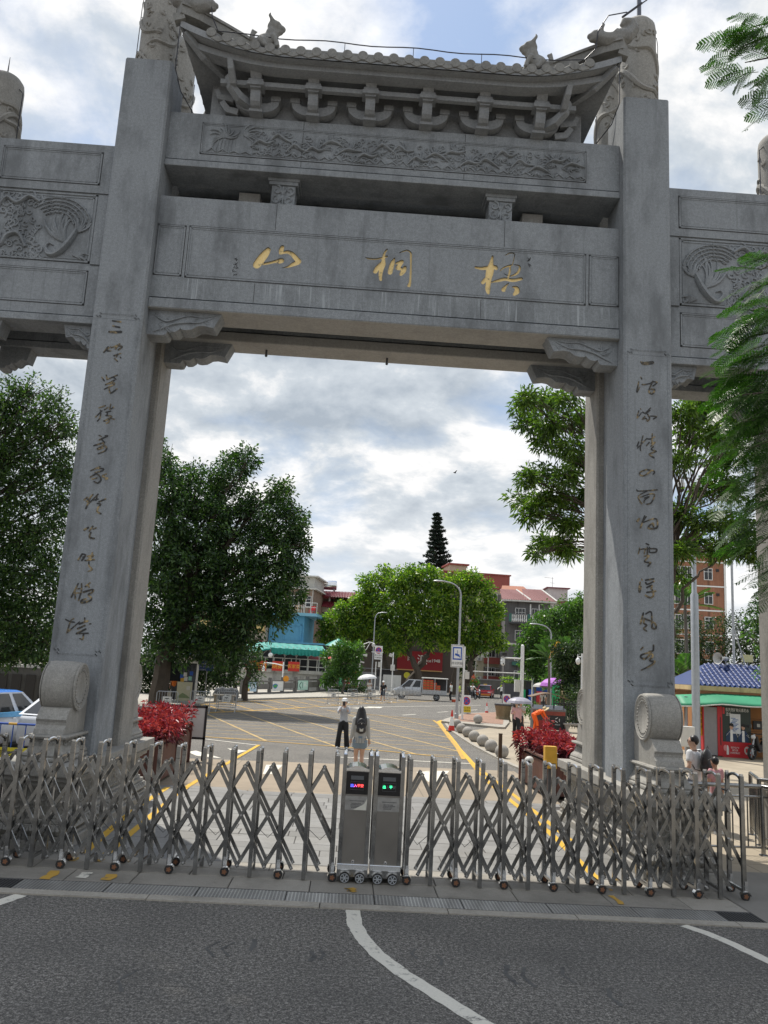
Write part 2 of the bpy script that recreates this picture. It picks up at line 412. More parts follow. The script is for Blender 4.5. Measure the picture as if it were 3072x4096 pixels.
while y < 5.2:
    d = .40 if row % 3 else .56
    meshes = {}
    x = -5.2 - rnd.random()*.8
    while x < 4.7:
        w = rnd.choice((.80, 1.0, 1.0, 1.2))
        if abs(x+w/2) < 5.3 and not (abs(x+w/2) > 4.5 and y > -1.3):
            if w not in meshes: meshes[w] = paver_mesh(w-.012, d-.012, PAVERF if y < -1.5 else PAVER)
            o = link('paver', meshes[w], pav, (x+w/2, y+d/2, .004+rnd.uniform(-.003, .003)))
            o.rotation_euler = (rnd.uniform(-.003, .003), rnd.uniform(-.003, .003), rnd.uniform(-.003, .003))
        x += w
    y += d; row += 1
KC = [(4.98, 11.3), (4.85, 12.6), (4.72, 15.8), (4.62, 19), (4.62, 22), (4.68, 26.2), (4.85, 29.5), (5.0, 31.6)]
plaza = [(5.28, -9), (30, -9), (30, 60), (13.5, 56), (11.9, 49.5), (9.3, 36.5), (7.3, 30.5), (6.2, 28.2), (5.2, 26.4)] + [(a+.22, b) for a, b in KC[5::-1]] + [(5.28, 10)]
S('plaza', plaza, .006, PLAZA)
S('plaza_apron', [(4.9, -3.3), (30, -3.3), (30, -.58), (4.9, -.58)], .010, paint('old_concrete', (.22, .205, .18), .85, 0, .3, 1.2, bump=.2))
kb = MB()
for (a, b), (c, d) in zip(KC[:-1], KC[1:]):
    n = 3
    for i in range(n):
        p = Vector((a+(c-a)*i/n, b+(d-b)*i/n, 0)); q = Vector((a+(c-a)*(i+1)/n, b+(d-b)*(i+1)/n, 0)); m_ = (p+q)/2
        kb.cbox((m_.x+.13, m_.y, .0), (.16, (q-p).length-.012, .10), rz=-math.atan2(q.x-p.x, q.y-p.y))
tag(kb.build('plaza_kerb', CONC), kind='structure')
isl = [(4.96, 32.4), (7.64, 29.9), (8.0, 30.0), (9.2, 35.0), (11.6, 48.5), (7.6, 42.5), (5.4, 34.6)]
tag(MB().prism(isl, -.02, .11, 'z').build('traffic_island', CONC), kind='structure')
S('island_brick_paving', [(5.6, 33.2), (8.3, 32.2), (8.9, 35.2), (11.2, 47.8), (7.7, 42.0), (5.8, 34.8)], .116, BRICKP)
lk_ = [(-60, 20.5), (-10.4, 30.8), (-9.2, 38.5), (-7.6, 45.5), (-4.6, 53), (-0.9, 60.5), (1.8, 66.5), (3.5, 72), (8, 82), (-60, 82)]
tag(MB().prism(lk_, -.02, .12, 'z').build('left_sidewalk', WALK), kind='structure')
fk_ = [(8, 82.5), (12, 97), (20, 130), (-60, 170), (-60, 82.5)]
tag(MB().prism(fk_, -.02, .12, 'z').build('far_sidewalk', WALK), kind='structure')
rk_ = [(17, 58.5), (27, 80), (40, 130), (90, 130), (90, 58.5)]
tag(MB().prism(rk_, -.02, .12, 'z').build('right_sidewalk', WALK), kind='structure')
def strip(mb, pts, w, z, jag=0.0):
    pts = [Vector((p[0], p[1], z)) for p in pts]; L = []; Rr = []
    for i, p in enumerate(pts):
        d = (pts[min(i+1, len(pts)-1)]-pts[max(0, i-1)]).normalized(); n = Vector((-d.y, d.x, 0))
        ww = (w[i] if isinstance(w, (list, tuple)) else w)/2
        L.append(p+n*(ww+rnd.uniform(-jag, jag))); Rr.append(p-n*(ww+rnd.uniform(-jag, jag)))
    for i in range(len(pts)-1): mb.quad(Rr[i], Rr[i+1], L[i+1], L[i])
def dense(pts, step=.12):
    out = []
    for a, b in zip(pts[:-1], pts[1:]):
        a = Vector((a[0], a[1], 0)); b = Vector((b[0], b[1], 0)); n = max(1, int((b-a).length/step))
        out += [a.lerp(b, i/n) for i in range(n)]
    return out + [Vector((pts[-1][0], pts[-1][1], 0))]
def line(name, pts, w, z, m, jag=0.0, step=None):
    mb = MB(); strip(mb, dense(pts, step) if step else pts, w, z, jag); return tag(mb.build(name, m), kind='structure')
line('white_lane_line', [(-.075, -3.515), (-.055, -4.04), (.02, -4.5), (.16, -4.96), (.375, -5.45), (.63, -5.91), (.945, -6.47), (1.45, -7.2), (2.2, -8.1)], .165, .004, MWHT, .006, .07)
line('white_edge_line', [(3.78, -3.52), (3.93, -3.75), (4.05, -4.05), (4.21, -4.62), (4.5, -5.6)], .14, .004, MWHT, .006, .07)
line('white_edge_line', [(-3.84, -3.52), (-3.97, -3.9), (-4.2, -4.6)], .16, .004, MWHT, .006, .07)
line('yellow_edge_line', [(-3.80, -1.40), (-3.95, 1.1), (-4.0, 3.0), (-3.98, 4.9)], .115, .009, MYELT, .006, .1)
line('yellow_edge_line', [(-3.49, -1.38), (-3.57, 1.7), (-3.62, 4.0), (-3.60, 5.5), (-3.11, 15.06)], .115, .0095, MYELT, .006, .1)
line('yellow_edge_line', [(3.38, -1.5), (3.43, -.2), (3.50, 1.4), (3.52, 4), (3.5, 8), (3.62, 11.4)], .12, .009, MYELT, .005, .1)
line('yellow_edge_line', [(3.73, 1.2), (3.76, 6), (3.74, 11.4), (3.8, 13.8)], .11, .0085, MYELT, .005, .1)
line('yellow_kerb_line', [(3.66, 11.6), (3.80, 13.8), (3.95, 17.6), (4.14, 20.5), (4.30, 23.4), (4.62, 29), (4.88, 33.0), (5.2, 34.6), (5.5, 35.3)], [.14, .16, .20, .21, .22, .22, .26, .2, .14], .003, MYELT)
for px, py, w, h in ((-3.84, -2.62, .13, .42), (-3.44, -2.56, .12, .27), (-3.12, -2.60, .14, .30), (-3.81, -1.77, .09, .22), (-3.47, -1.77, .08, .13), (3.38, -2.05, .05, .1), (-.12, -2.62, .16, .05), (-.1, -2.72, .12, .04), (3.3, -2.55, .07, .4)):
    line('yellow_paint_patch', [(px, py-h/2), (px+.02, py), (px, py+h/2)], w, .0105, MYEL if px != -3.44 else MWHT, .015, .06)
line('white_stop_line', [(-.35, 12.62), (3.66, 12.72)], .14, .003, MWHT)
line('white_arrow_mark', [(-5.44, 16.37), (-3.18, 15.02)], .11, .003, MWHT)
for k, poly in enumerate(([(-4.72, 12.35), (-3.7, 10.72), (-4.46, 11.0), (-4.9, 11.9)], [(-3.95, 13.5), (-3.27, 13.02), (-3.47, 12.2)])):
    S('white_give_way_mark', poly, .0034, MWHT)
S('white_arrow_mark', [(2.1, 10.2), (2.75, 10.5), (2.2, 8.0), (1.9, 7.9), (1.75, 9.8)], .008, MWHT)
S('white_arrow_mark', [(-2.35, 9.7), (-1.9, 9.9), (-2.0, 7.9), (-2.25, 7.8)], .008, MWHT)
TYM = mk_marking('tyre_mark', (.030, .029, .027), .50)
for x, y, a, L, w in ((-1.5, -5.0, .5, .45, .03), (-1.35, -5.0, .5, .4, .025), (-1.05, -4.85, -.15, .35, .05), (-.45, -5.1, -.3, .28, .05), (-.36, -5.05, -.3, .25, .04), (.78, -5.05, -.2, .3, .03), (1.35, -5.35, .25, .5, .045), (1.5, -5.4, .28, .5, .04), (1.9, -5.3, .3, .4, .03), (.5, -4.9, .35, .3, .03), (-2.1, -5.9, .4, .5, .03), (2.2, -5.8, .2, .4, .04)): line('tyre_mark', [(x-math.sin(a)*-L/2, y+L/2), (x, y), (x+math.sin(a)*L/2, y-L/2)], w, .003, TYM, .008, .05)
BOX = [(-13.5, 19.0), (-5.57, 17.07), (-3.06, 16.58), (-.45, 15.94), (2.21, 14.71), (3.62, 13.9), (3.95, 18.0), (4.25, 23.4), (4.7, 30.5), (4.75, 34.4), (1.26, 36.8), (-2.83, 40.8), (-5.83, 33.56), (-7.79, 29.4), (-14, 24.5)]
def clip(p, d, poly):
    ts = []; n = len(poly)
    for i in range(n):
        a, b = poly[i], poly[(i+1) % n]; ex, ey = b[0]-a[0], b[1]-a[1]
        den = d[0]*ey-d[1]*ex
        if abs(den) < 1e-9: continue
        t = ((a[0]-p[0])*ey-(a[1]-p[1])*ex)/den; s_ = ((a[0]-p[0])*d[1]-(a[1]-p[1])*d[0])/den
        if 0 <= s_ <= 1: ts.append(t)
    ts.sort(); return [(ts[i], ts[i+1]) for i in range(0, len(ts)-1, 2)]
def hatch(mb, poly, p0, d, step, n, w, z):
    L = math.hypot(*d); d = (d[0]/L, d[1]/L); nx, ny = -d[1], d[0]
    for k in range(-n, n):
        p = (p0[0]+nx*step*k, p0[1]+ny*step*k)
        for a, b in clip(p, d, poly):
            if b-a > .15: strip(mb, [(p[0]+d[0]*a, p[1]+d[1]*a), (p[0]+d[0]*b, p[1]+d[1]*b)], w, z)
mb = MB(); hatch(mb, BOX, (0, 21), (6.0, .9), 1.62, 40, .10, .0006); tag(mb.build('yellow_box_hatching', MYEL2), kind='structure')
mb = MB(); hatch(mb, BOX, (-3, 16.6), (-4.35, 13.2), 2.15, 40, .12, .0040); tag(mb.build('yellow_box_hatching', MYEL2), kind='structure')
mb = MB(); strip(mb, BOX+[BOX[0]], .15, .0076); tag(mb.build('yellow_box_outline', MYEL), kind='structure')
BZ = [(-7.5, 30.6), (-5.83, 33.9), (-2.83, 41.2), (.93, 50.7), (7.95, 65.2), (3.2, 68), (-.9, 59.6), (-4.5, 52), (-7.4, 44.6), (-9.0, 38)]
mb = MB(); hatch(mb, BZ, (-3, 40), (-4.35, 13.2), 2.0, 40, .12, .0006); hatch(mb, BZ, (0, 50), (9, 4), 2.4, 40, .12, .0034); strip(mb, BZ+[BZ[0]], .16, .0066)
tag(mb.build('yellow_zone_hatching', MYEL), kind='structure')
line('white_lane_line', [(-1.96, 41.74), (11.69, 60.88)], .15, .003, MWHT)
for a, b in (((3.24, 38.1), (4.18, 40.0)), ((6.0, 44.0), (6.93, 45.8)), ((8.9, 49.5), (9.9, 51.5)), ((12, 55), (13, 57)), ((8.6, 42.9), (9.9, 45.9)), ((11, 49.2), (12.2, 52))): line('white_lane_dash', [a, b], .16, .003, MWHT)
S('white_arrow_mark', [(.1, 43.6), (1.4, 46.0), (1.2, 46.9), (2.4, 47.4), (2.1, 45.4), (1.75, 45.7), (.5, 43.4)], .0035, MWHT)
def mk_plate():
    m, t, b = newmat('perforated_plate'); co = objco(t)
    br = t.add('ShaderNodeTexBrick'); br.inputs['Scale'].default_value = 1.0
    br.inputs['Brick Width'].default_value = .042; br.inputs['Row Height'].default_value = .030; br.inputs['Mortar Size'].default_value = .0075
    br.offset = 0.0
    br.inputs['Color1'].default_value = br.inputs['Color2'].default_value = (0, 0, 0, 1); br.inputs['Mortar'].default_value = (1, 1, 1, 1)
    t.lk(co, br.inputs['Vector'])
    n = t.noise(co, 5, 5, .6)
    c = t.mix(br.outputs['Fac'], (.05, .05, .05), t.mix(n, (.34, .33, .31), (.66, .65, .62)))
    t.lk(c, b.inputs['Base Color']); b.inputs['Metallic'].default_value = .75
    t.lk(t.math('MULTIPLY_ADD', n, .35, .22), b.inputs['Roughness'])
    bp = t.add('ShaderNodeBump'); bp.inputs['Strength'].default_value = .8; bp.inputs['Distance'].default_value = .01
    t.lk(br.outputs['Fac'], bp.inputs['Height']); t.lk(bp.outputs[0], b.inputs['Normal'])
    return m
PLATE = mk_plate()
dr = tag(MB().box(-14, 14, -3.305, -2.84, -.20, -.10).box(-14, 14, -3.315, -3.29, -.1, .006).box(-14, 14, -2.86, -2.835, -.1, .006).build('drain_channel', paint('drain_frame', (.10, .095, .09), .7, .3)), kind='structure')
pm = MB().box(-.525, .525, -.205, .205, -.02, .008).mesh('grate_plate', PLATE)
x = -4.06; k = 0
while x < 3.6:
    o = link('grate_plate', pm, dr, (x+.53, -3.075, .001+rnd.uniform(-.002, .002))); o.rotation_euler = (rnd.uniform(-.004, .004), rnd.uniform(-.004, .004), 0); x += 1.062
gm = MB()
for i in range(26): gm.box(-.5+i*.04, -.5+i*.04+.016, -.2, .2, -.03, .006)
gm.box(-.51, .52, -.21, -.185, -.03, .007).box(-.51, .52, .185, .21, -.03, .007)
gme = gm.mesh('slotted_grate', paint('slotted_grate_metal', (.10, .10, .10), .55, .6))
for xx in (-4.60, -5.64, -6.7, 4.9, 5.94, 6.98, 8.02): link('slotted_grate', gme, dr, (xx, -3.075, .001))
PA, PB = 4.247, 5.115                      # inner and outer faces of the big pillars
arch = thing('memorial_archway', 'tall grey granite archway with tiled roof and gold name across the middle beam', 'archway')
def A(mb, name, m=None, bevel=0.0, smooth=False, par=None): return mb.build(name, m or GRANITE, par or arch, bevel=bevel, smooth=smooth)
GOLD = None
def mk_gold():
    m, t, b = newmat('worn_gold_leaf'); co = objco(t)
    n = t.noise(co, 9, 8, .75); f = t.ramp(n, (.30, 0.0), (.42, 1.0))
    t.lk(t.mix(f, (.10, .09, .07), t.mix(t.noise(co, 30, 4), (.80, .54, .18), (1.0, .78, .40))), b.inputs['Base Color'])
    b.inputs['Metallic'].default_value = .25; b.inputs['Roughness'].default_value = .5
    return m
GOLD = mk_gold()
def mk_gold2():
    m, t, b = newmat('shadowed_faded_gold'); co = objco(t)
    f = t.ramp(t.noise(co, 7, 6, .7), (.48, 0.0), (.64, 1.0))
    t.lk(t.mix(f, (.028, .027, .026), (.42, .31, .15)), b.inputs['Base Color']); b.inputs['Roughness'].default_value = .6
    return m
GOLD2 = mk_gold2()  # worn gold whose dark share also paints the shadow inside carved strokes
CR = {'A': (980, 940, .15672), 'B': (1440, 970, .15672), 'C': (1880, 990, .15672), 'D': (330, 1270, .29369), 'E': (230, 1900, .32532), 'F': (2500, 1420, .26239), 'H': (2500, 2000, .3255)}
NAME = [('A', [[(590, 370, 70), (520, 470, 100), (400, 620, 112), (300, 760, 105)], [(450, 740, 36), (620, 710, 40), (760, 675, 42), (870, 665, 72), (935, 650, 70)],
   [(955, 300, 50), (920, 390, 62), (905, 465, 40)], [(930, 460, 38), (1080, 430, 48), (1200, 480, 60), (1310, 600, 68), (1370, 680, 66), (1230, 745, 60), (1090, 810, 28), (950, 840, 7)]]),
 ('B', [[(140, 375, 12), (220, 408, 22), (400, 420, 24), (560, 392, 24), (690, 352, 26)], [(690, 170, 20), (622, 280, 28), (600, 420, 45), (590, 550, 64), (540, 700, 56), (520, 850, 46), (530, 950, 36)], [(560, 510, 40), (450, 640, 62), (390, 740, 58)],
   [(880, 400, 20), (830, 520, 55), (790, 660, 62), (765, 765, 62)], [(935, 530, 36), (1080, 475, 42), (1000, 590, 52), (960, 650, 55), (1040, 665, 46)], [(1150, 630, 45), (1110, 720, 66), (1045, 810, 46)],
   [(1010, 262, 12), (1120, 218, 20), (1210, 200, 20), (1295, 265, 24), (1300, 400, 24), (1300, 600, 22), (1293, 800, 26), (1280, 1000, 30), (1250, 1100, 46)]]),
 ('C', [[(150, 505, 36), (300, 530, 46), (450, 515, 56), (640, 500, 60), (665, 535, 46)], [(580, 220, 24), (545, 400, 56), (520, 560, 100), (480, 750, 88), (470, 900, 66), (455, 1060, 66), (470, 1160, 40)], [(410, 790, 45), (330, 890, 52)],
   [(900, 200, 10), (1000, 145, 16), (1100, 145, 16), (1155, 185, 12)], [(1140, 200, 10), (1090, 430, 12)], [(770, 595, 12), (860, 515, 22), (1000, 465, 28), (1080, 440, 15)], [(1020, 470, 26), (1020, 600, 28), (980, 755, 24)],
   [(1130, 440, 12), (1250, 462, 20), (1275, 530, 26), (1200, 660, 32), (1040, 730, 20)], [(550, 885, 18), (750, 835, 45), (900, 805, 46), (1100, 835, 50), (1310, 795, 42)], [(870, 670, 8), (975, 722, 14)], [(990, 905, 10), (900, 1000, 36), (855, 1080, 60)],
   [(1090, 1005, 20), (1190, 1030, 55), (1200, 1120, 70), (1130, 1195, 42)]])]
def P3(s): return [tuple(int(x) for x in q.split(',')) for q in s.split()]
def PS(s): return [P3(q) for q in s.split(';') if q.strip()]
COUP = [('D', PS('410,45,9 520,60,11;415,115,9 505,135,11;365,195,13 440,200,16 525,195,15')),
 ('D', PS('290,475,9 350,410,17;340,455,10 385,455,7;385,395,6 400,410,8 510,360,8;500,360,8 450,425,12;490,385,10 540,400,10 490,440,10;430,520,10 520,490,8;435,555,8 475,595,8;480,500,10 460,540,7;515,540,8 522,550,8')),
 ('D', PS('265,815,8 295,860,9;325,785,8 335,845,8;345,840,7 475,785,9;430,820,8 455,840,8;315,915,9 435,855,9;360,900,9 430,890,8 430,915,8;300,975,8 425,915,9;360,960,8 385,1030,10 470,970,8')),
 ('D', PS('225,1230,7 310,1200,8;240,1260,6 250,1280,7;300,1255,8 345,1225,8;265,1270,7 180,1355,8;250,1300,7 235,1370,8 205,1410,8;385,1180,7 370,1250,8;390,1245,8 425,1220,8;320,1290,8 385,1275,8;320,1335,9 395,1345,8 320,1400,10 290,1410,8;340,1300,7 335,1330,8;395,1375,8 435,1385,8;370,1390,9 350,1430,10 325,1440,8')),
 ('D', PS('225,1605,7 255,1620,8;310,1610,8 340,1615,9 230,1665,10;270,1670,10 300,1700,9;155,1745,9 270,1710,10 300,1700,8;290,1700,8 290,1730,8;200,1790,9 290,1745,10 330,1780,10 300,1820,9 215,1855,6;210,1800,8 280,1775,8')),
 ('D', PS('240,2030,7 115,2085,9;215,2055,9 285,2060,9 270,2090,8;170,2115,8 260,2090,9;105,2175,8 190,2130,10 240,2170,9 250,2215,10 210,2255,9 160,2235,8;130,2200,7 200,2185,8;325,2130,8 270,2160,9 340,2190,10 310,2205,7')),
 ('E', PS('330,305,10 365,275,9;435,240,9 360,325,10;400,290,8 350,410,10;385,350,7 500,235,7;490,240,7 475,310,8;440,310,6 500,295,7;510,330,8 590,295,10;490,350,9 530,360,9 500,395,8;500,400,9 490,430,9 490,450,10 530,475,10')),
 ('E', PS('330,675,12 380,645,10;435,630,9 390,690,8;440,665,8 475,650,8;410,705,9 395,745,10 400,770,11 450,780,10')),
 ('E', PS('305,970,9 255,1045,10;305,970,8 345,985,8 300,1050,10;310,1010,7 340,1000,7;430,955,8 420,990,9;370,1000,9 440,990,10 380,1040,11 450,1040,10;340,1050,9 390,1050,9;385,1075,8 390,1120,8 425,1160,9 375,1185,5')),
 ('E', PS('255,1335,8 170,1500,9;215,1420,7 220,1520,8;295,1335,7 295,1420,8 260,1540,9;245,1400,7 280,1395,7;230,1450,7 270,1450,7;400,1325,8 345,1370,10;375,1350,9 390,1380,9;320,1440,11 430,1410,11 430,1440,10 380,1470,9 415,1510,9 400,1545,10 300,1570,11 300,1540,10 350,1525,10')),
 ('E', PS('100,1775,7 150,1800,8 205,1810,8;200,1765,7 160,1800,7 120,1930,9;115,1940,8 270,1805,6;335,1755,7 335,1800,8;270,1830,11 370,1795,10;250,1890,11 335,1850,10;235,1950,11 345,1895,11;270,1950,8 375,1945,9;320,1960,9 310,2020,9 275,2010,7;395,1830,8 410,1830,7')),
 ('F', PS('240,105,10 290,130,22 420,115,22')),
 ('F', PS('240,335,6 255,365,9;210,405,8 185,540,12 190,560,8 225,490,5;260,450,9 300,450,8 390,430,9 425,400,9;430,405,9 490,420,9 430,470,9;420,410,10 370,520,10 370,570,11 420,590,12 450,530,11 400,520,9')),
 ('F', PS('235,820,8 240,826,7;210,850,7 185,960,8 250,880,5;270,870,8 310,885,8 385,810,9;380,845,8 320,895,9;345,905,9 375,960,10 345,1010,9 320,965,9 265,975,9;390,930,7 480,940,9 435,975,10;300,940,10 270,970,8')),
 ('F', PS('275,1230,7 235,1400,9 240,1460,7;210,1325,9 185,1390,9;190,1420,7 330,1275,7;325,1275,8 390,1280,9 455,1245,8;415,1200,8 410,1340,9;370,1330,9 330,1380,9;400,1350,9 460,1330,9 395,1390,9;430,1400,10 400,1440,8 475,1470,10 370,1510,10 440,1565,9')),
 ('F', PS('330,1745,10 240,1780,10 225,1810,10 240,1835,10 290,1840,10 340,1810,11 390,1770,9;330,1745,9 430,1765,9 450,1790,9 430,1815,9')),
 ('F', PS('180,2055,8 220,2075,8 490,2055,9;340,2075,7 210,2145,8 225,2225,10 255,2265,9;240,2170,8 370,2120,8 450,2130,9 400,2250,10 330,2275,9;300,2180,9 370,2160,9 300,2210,8 290,2250,8')),
 ('H', PS('150,260,12 175,230,10;240,195,8 190,340,10;260,205,8 215,270,8;215,280,7 330,235,7 385,235,8 400,300,9 385,345,10 300,350,10 290,325,9 340,285,9 350,325,9')),
 ('H', PS('260,535,7 290,550,8;180,590,7 165,660,7;175,610,6 240,600,7 380,600,8 375,640,9 310,645,7;250,600,6 235,660,6;275,580,7 275,680,8;300,580,6 300,640,6;240,690,8 295,685,8 245,745,9 255,765,8 315,770,8 285,810,9')),
 ('H', PS('205,970,6 210,985,7;185,1010,9 175,1110,11 185,1130,7 200,1060,5;255,985,10 350,970,10;255,1015,9 275,1035,9 355,1000,9;270,1075,9 330,1050,10 320,1090,9;270,1135,9 375,1120,10;335,1100,9 350,1170,10 310,1200,10 250,1170,8')),
 ('H', PS('225,1390,9 190,1520,10;255,1400,8 320,1375,8 330,1500,9 335,1570,10 375,1580,10 380,1540,9 345,1500,8 235,1455,9;240,1460,8 230,1510,9 265,1540,9 230,1580,9 265,1610,8')),
 ('H', PS('195,1840,9 220,1810,9;350,1785,9 345,1850,9 300,1860,9;320,1870,9 210,1900,10 195,1935,10 250,1950,11 320,1890,9 340,1920,9 305,1960,10 320,1980,9 365,1985,10 320,2030,10 200,2090,5'))]
def world_strokes(cr, strokes, yp):
    u0, v0, s = CR[cr]; out = []
    for st in strokes:
        w = []
        for x, y_, r in st:
            p = Uy(u0+x*s, v0+y_*s, yp); q = Uy(u0+(x+r)*s, v0+y_*s, yp); w.append((p.x, p.z, abs(q.x-p.x)))
        out.append(w)
    return out
def smooth_stroke(st, n=4):
    out = []
    for i in range(len(st)-1):
        p0 = st[max(i-1, 0)]; p1 = st[i]; p2 = st[i+1]; p3 = st[min(i+2, len(st)-1)]
        for k in range(n):
            t = k/n
            out.append(tuple(.5*((2*p1[j])+(-p0[j]+p2[j])*t+(2*p0[j]-5*p1[j]+4*p2[j]-p3[j])*t*t+(-p0[j]+3*p1[j]-3*p2[j]+p3[j])*t**3) for j in range(3)))
    out.append(st[-1]); return out
RIB = [0]
def ribbon(mb, st, y0, y1):
    st = smooth_stroke(st); RIB[0] += 1
    for i, ((ax, az, ar), (bx, bz, br)) in enumerate(zip(st[:-1], st[1:])):
        e_ = .00021*i+.0000137*(RIB[0] % 11)
        ar = max(ar, .002); br = max(br, .002); dx, dz = bx-ax, bz-az; L = math.hypot(dx, dz) or 1e-6; th = math.atan2(dz, dx)
        poly = [(ax+ar*math.cos(th+math.pi/2+math.pi*k/5), az+ar*math.sin(th+math.pi/2+math.pi*k/5)) for k in range(6)]
        poly += [(bx+br*math.cos(th-math.pi/2+math.pi*k/5), bz+br*math.sin(th-math.pi/2+math.pi*k/5)) for k in range(6)]
        mb.prism(poly[::-1], y0-e_, y1+e_)
def rope(mb, pts, r0, r1=None, seg=6): mb.tube(pts, [r0+(((r1 if r1 is not None else r0)-r0)*i/(len(pts)-1)) for i in range(len(pts))], seg)
def carved_top(mb, cx, cy, z0, z1, r, seed):
    q = random.Random(seed)
    mb.lathe([(r, z0), (r*1.005, z1-.25), (r*.96, z1-.12), (r*.80, z1-.04), (r*.5, z1)], (cx, cy, 0), 28)
    def on(t, z, e=0.0): return Vector((cx+(r+e)*math.sin(t), cy-(r+e)*math.cos(t), z))
    for h in range(3):
        t0 = q.uniform(0, 6.28); pts = []
        for i in range(26):
            f = i/25; pts.append(on(t0+f*4.4*(1 if h % 2 else -1), z0+.1+(z1-z0-.35)*(f*.62+h*.16)+.10*math.sin(f*13+h), .004))
        mb.tube(pts, [.062*(1-.5*abs(2*i/25-1)) for i in range(26)], 6)
        for i in range(1, 25):
            p = pts[i]; t = math.atan2(p.x-cx, -(p.y-cy)); d = .09 if i % 2 else -.09
            mb.tube([on(t, p.z, .006), on(t+d*.7, p.z+abs(d)*.6, .020), on(t+d*1.7, p.z-.02, .004)], [.018, .016, .006], 5)
    for i in range(46):
        t = q.uniform(0, 6.28); z = q.uniform(z0+.05, z1-.3); a = q.uniform(0, 6.28); s = q.uniform(.04, .085); pts = []
        for k in range(8):
            f = k/7; pts.append(on(t+s*(1-f*.7)*math.cos(a+f*5)/r, z+s*(1-f*.7)*math.sin(a+f*5), .004))
        mb.tube(pts, [.028, .03, .03, .029, .027, .023, .018, .01], 5)
    return mb
for s in (-1, 1):
    x0, x1 = sorted((s*PA, s*PB)); xc = (x0+x1)/2
    mb = MB()
    ch = .035
    def shaft(y0, y1, z0, z1):
        mb.prism([(x0+ch, y0), (x1-ch, y0), (x1, y0+ch), (x1, y1-ch), (x1-ch, y1), (x0+ch, y1), (x0, y1-ch), (x0, y0+ch)], z0, z1, 'z')
    A(mb if shaft(0, .99, 1.149, 8.46) or True else mb, 'pillar_shaft')
    mb = MB(); shaft(0, .99, 8.464, 13.615); A(mb, 'pillar_shaft')
    mb = MB(); shaft(1.58, 2.44, 1.149, 13.40); A(mb, 'pillar_shaft', GRANITE_W)
    A(MB().box(x0+.13, x1-.13, .99, 1.58, 1.149, 11.2), 'pillar_web')
    A(carved_top(MB(), xc, .50, 13.6, 15.66, .355, 3+s), 'carved_column_top', GRANITE_W, smooth=True)
    A(carved_top(MB(), xc, 2.03, 13.38, 15.66, .345, 9+s), 'carved_column_top', GRANITE_W, smooth=True)
    zt, zb = Uy(2522 if s > 0 else 400, 1396 if s > 0 else 1251, 0).z, Uy(2600, 2741, 0).z
    e = .075; c = .055; fr = MB()
    L = [(x0+e, zb+c), (x0+e, zt-c), (x0+e+c, zt-c), (x0+e+c, zt), (x1-e-c, zt), (x1-e-c, zt-c), (x1-e, zt-c), (x1-e, zb+c), (x1-e-c, zb+c), (x1-e-c, zb), (x0+e+c, zb), (x0+e+c, zb+c), (x0+e, zb+c)]
    for (ax, az), (bx, bz) in zip(L[:-1], L[1:]):
        mx, Mx = min(ax, bx), max(ax, bx); mz, Mz = min(az, bz), max(az, bz)
        fr.box(mx-.008, Mx+.008, -.009, .004, mz-.008, Mz+.008)
        fr.box(mx-.008+.018, Mx+.008+.018, -.005, .004, mz-.008-.018, Mz+.008-.018)
    A(fr, 'panel_moulding')
for cr, st in COUP:
    mb = MB()
    for w in world_strokes(cr, st, -.002): ribbon(mb, [(a, b, c*1.12) for a, b, c in w], -.007, .002)
    A(mb, 'carved_character', GOLD2)
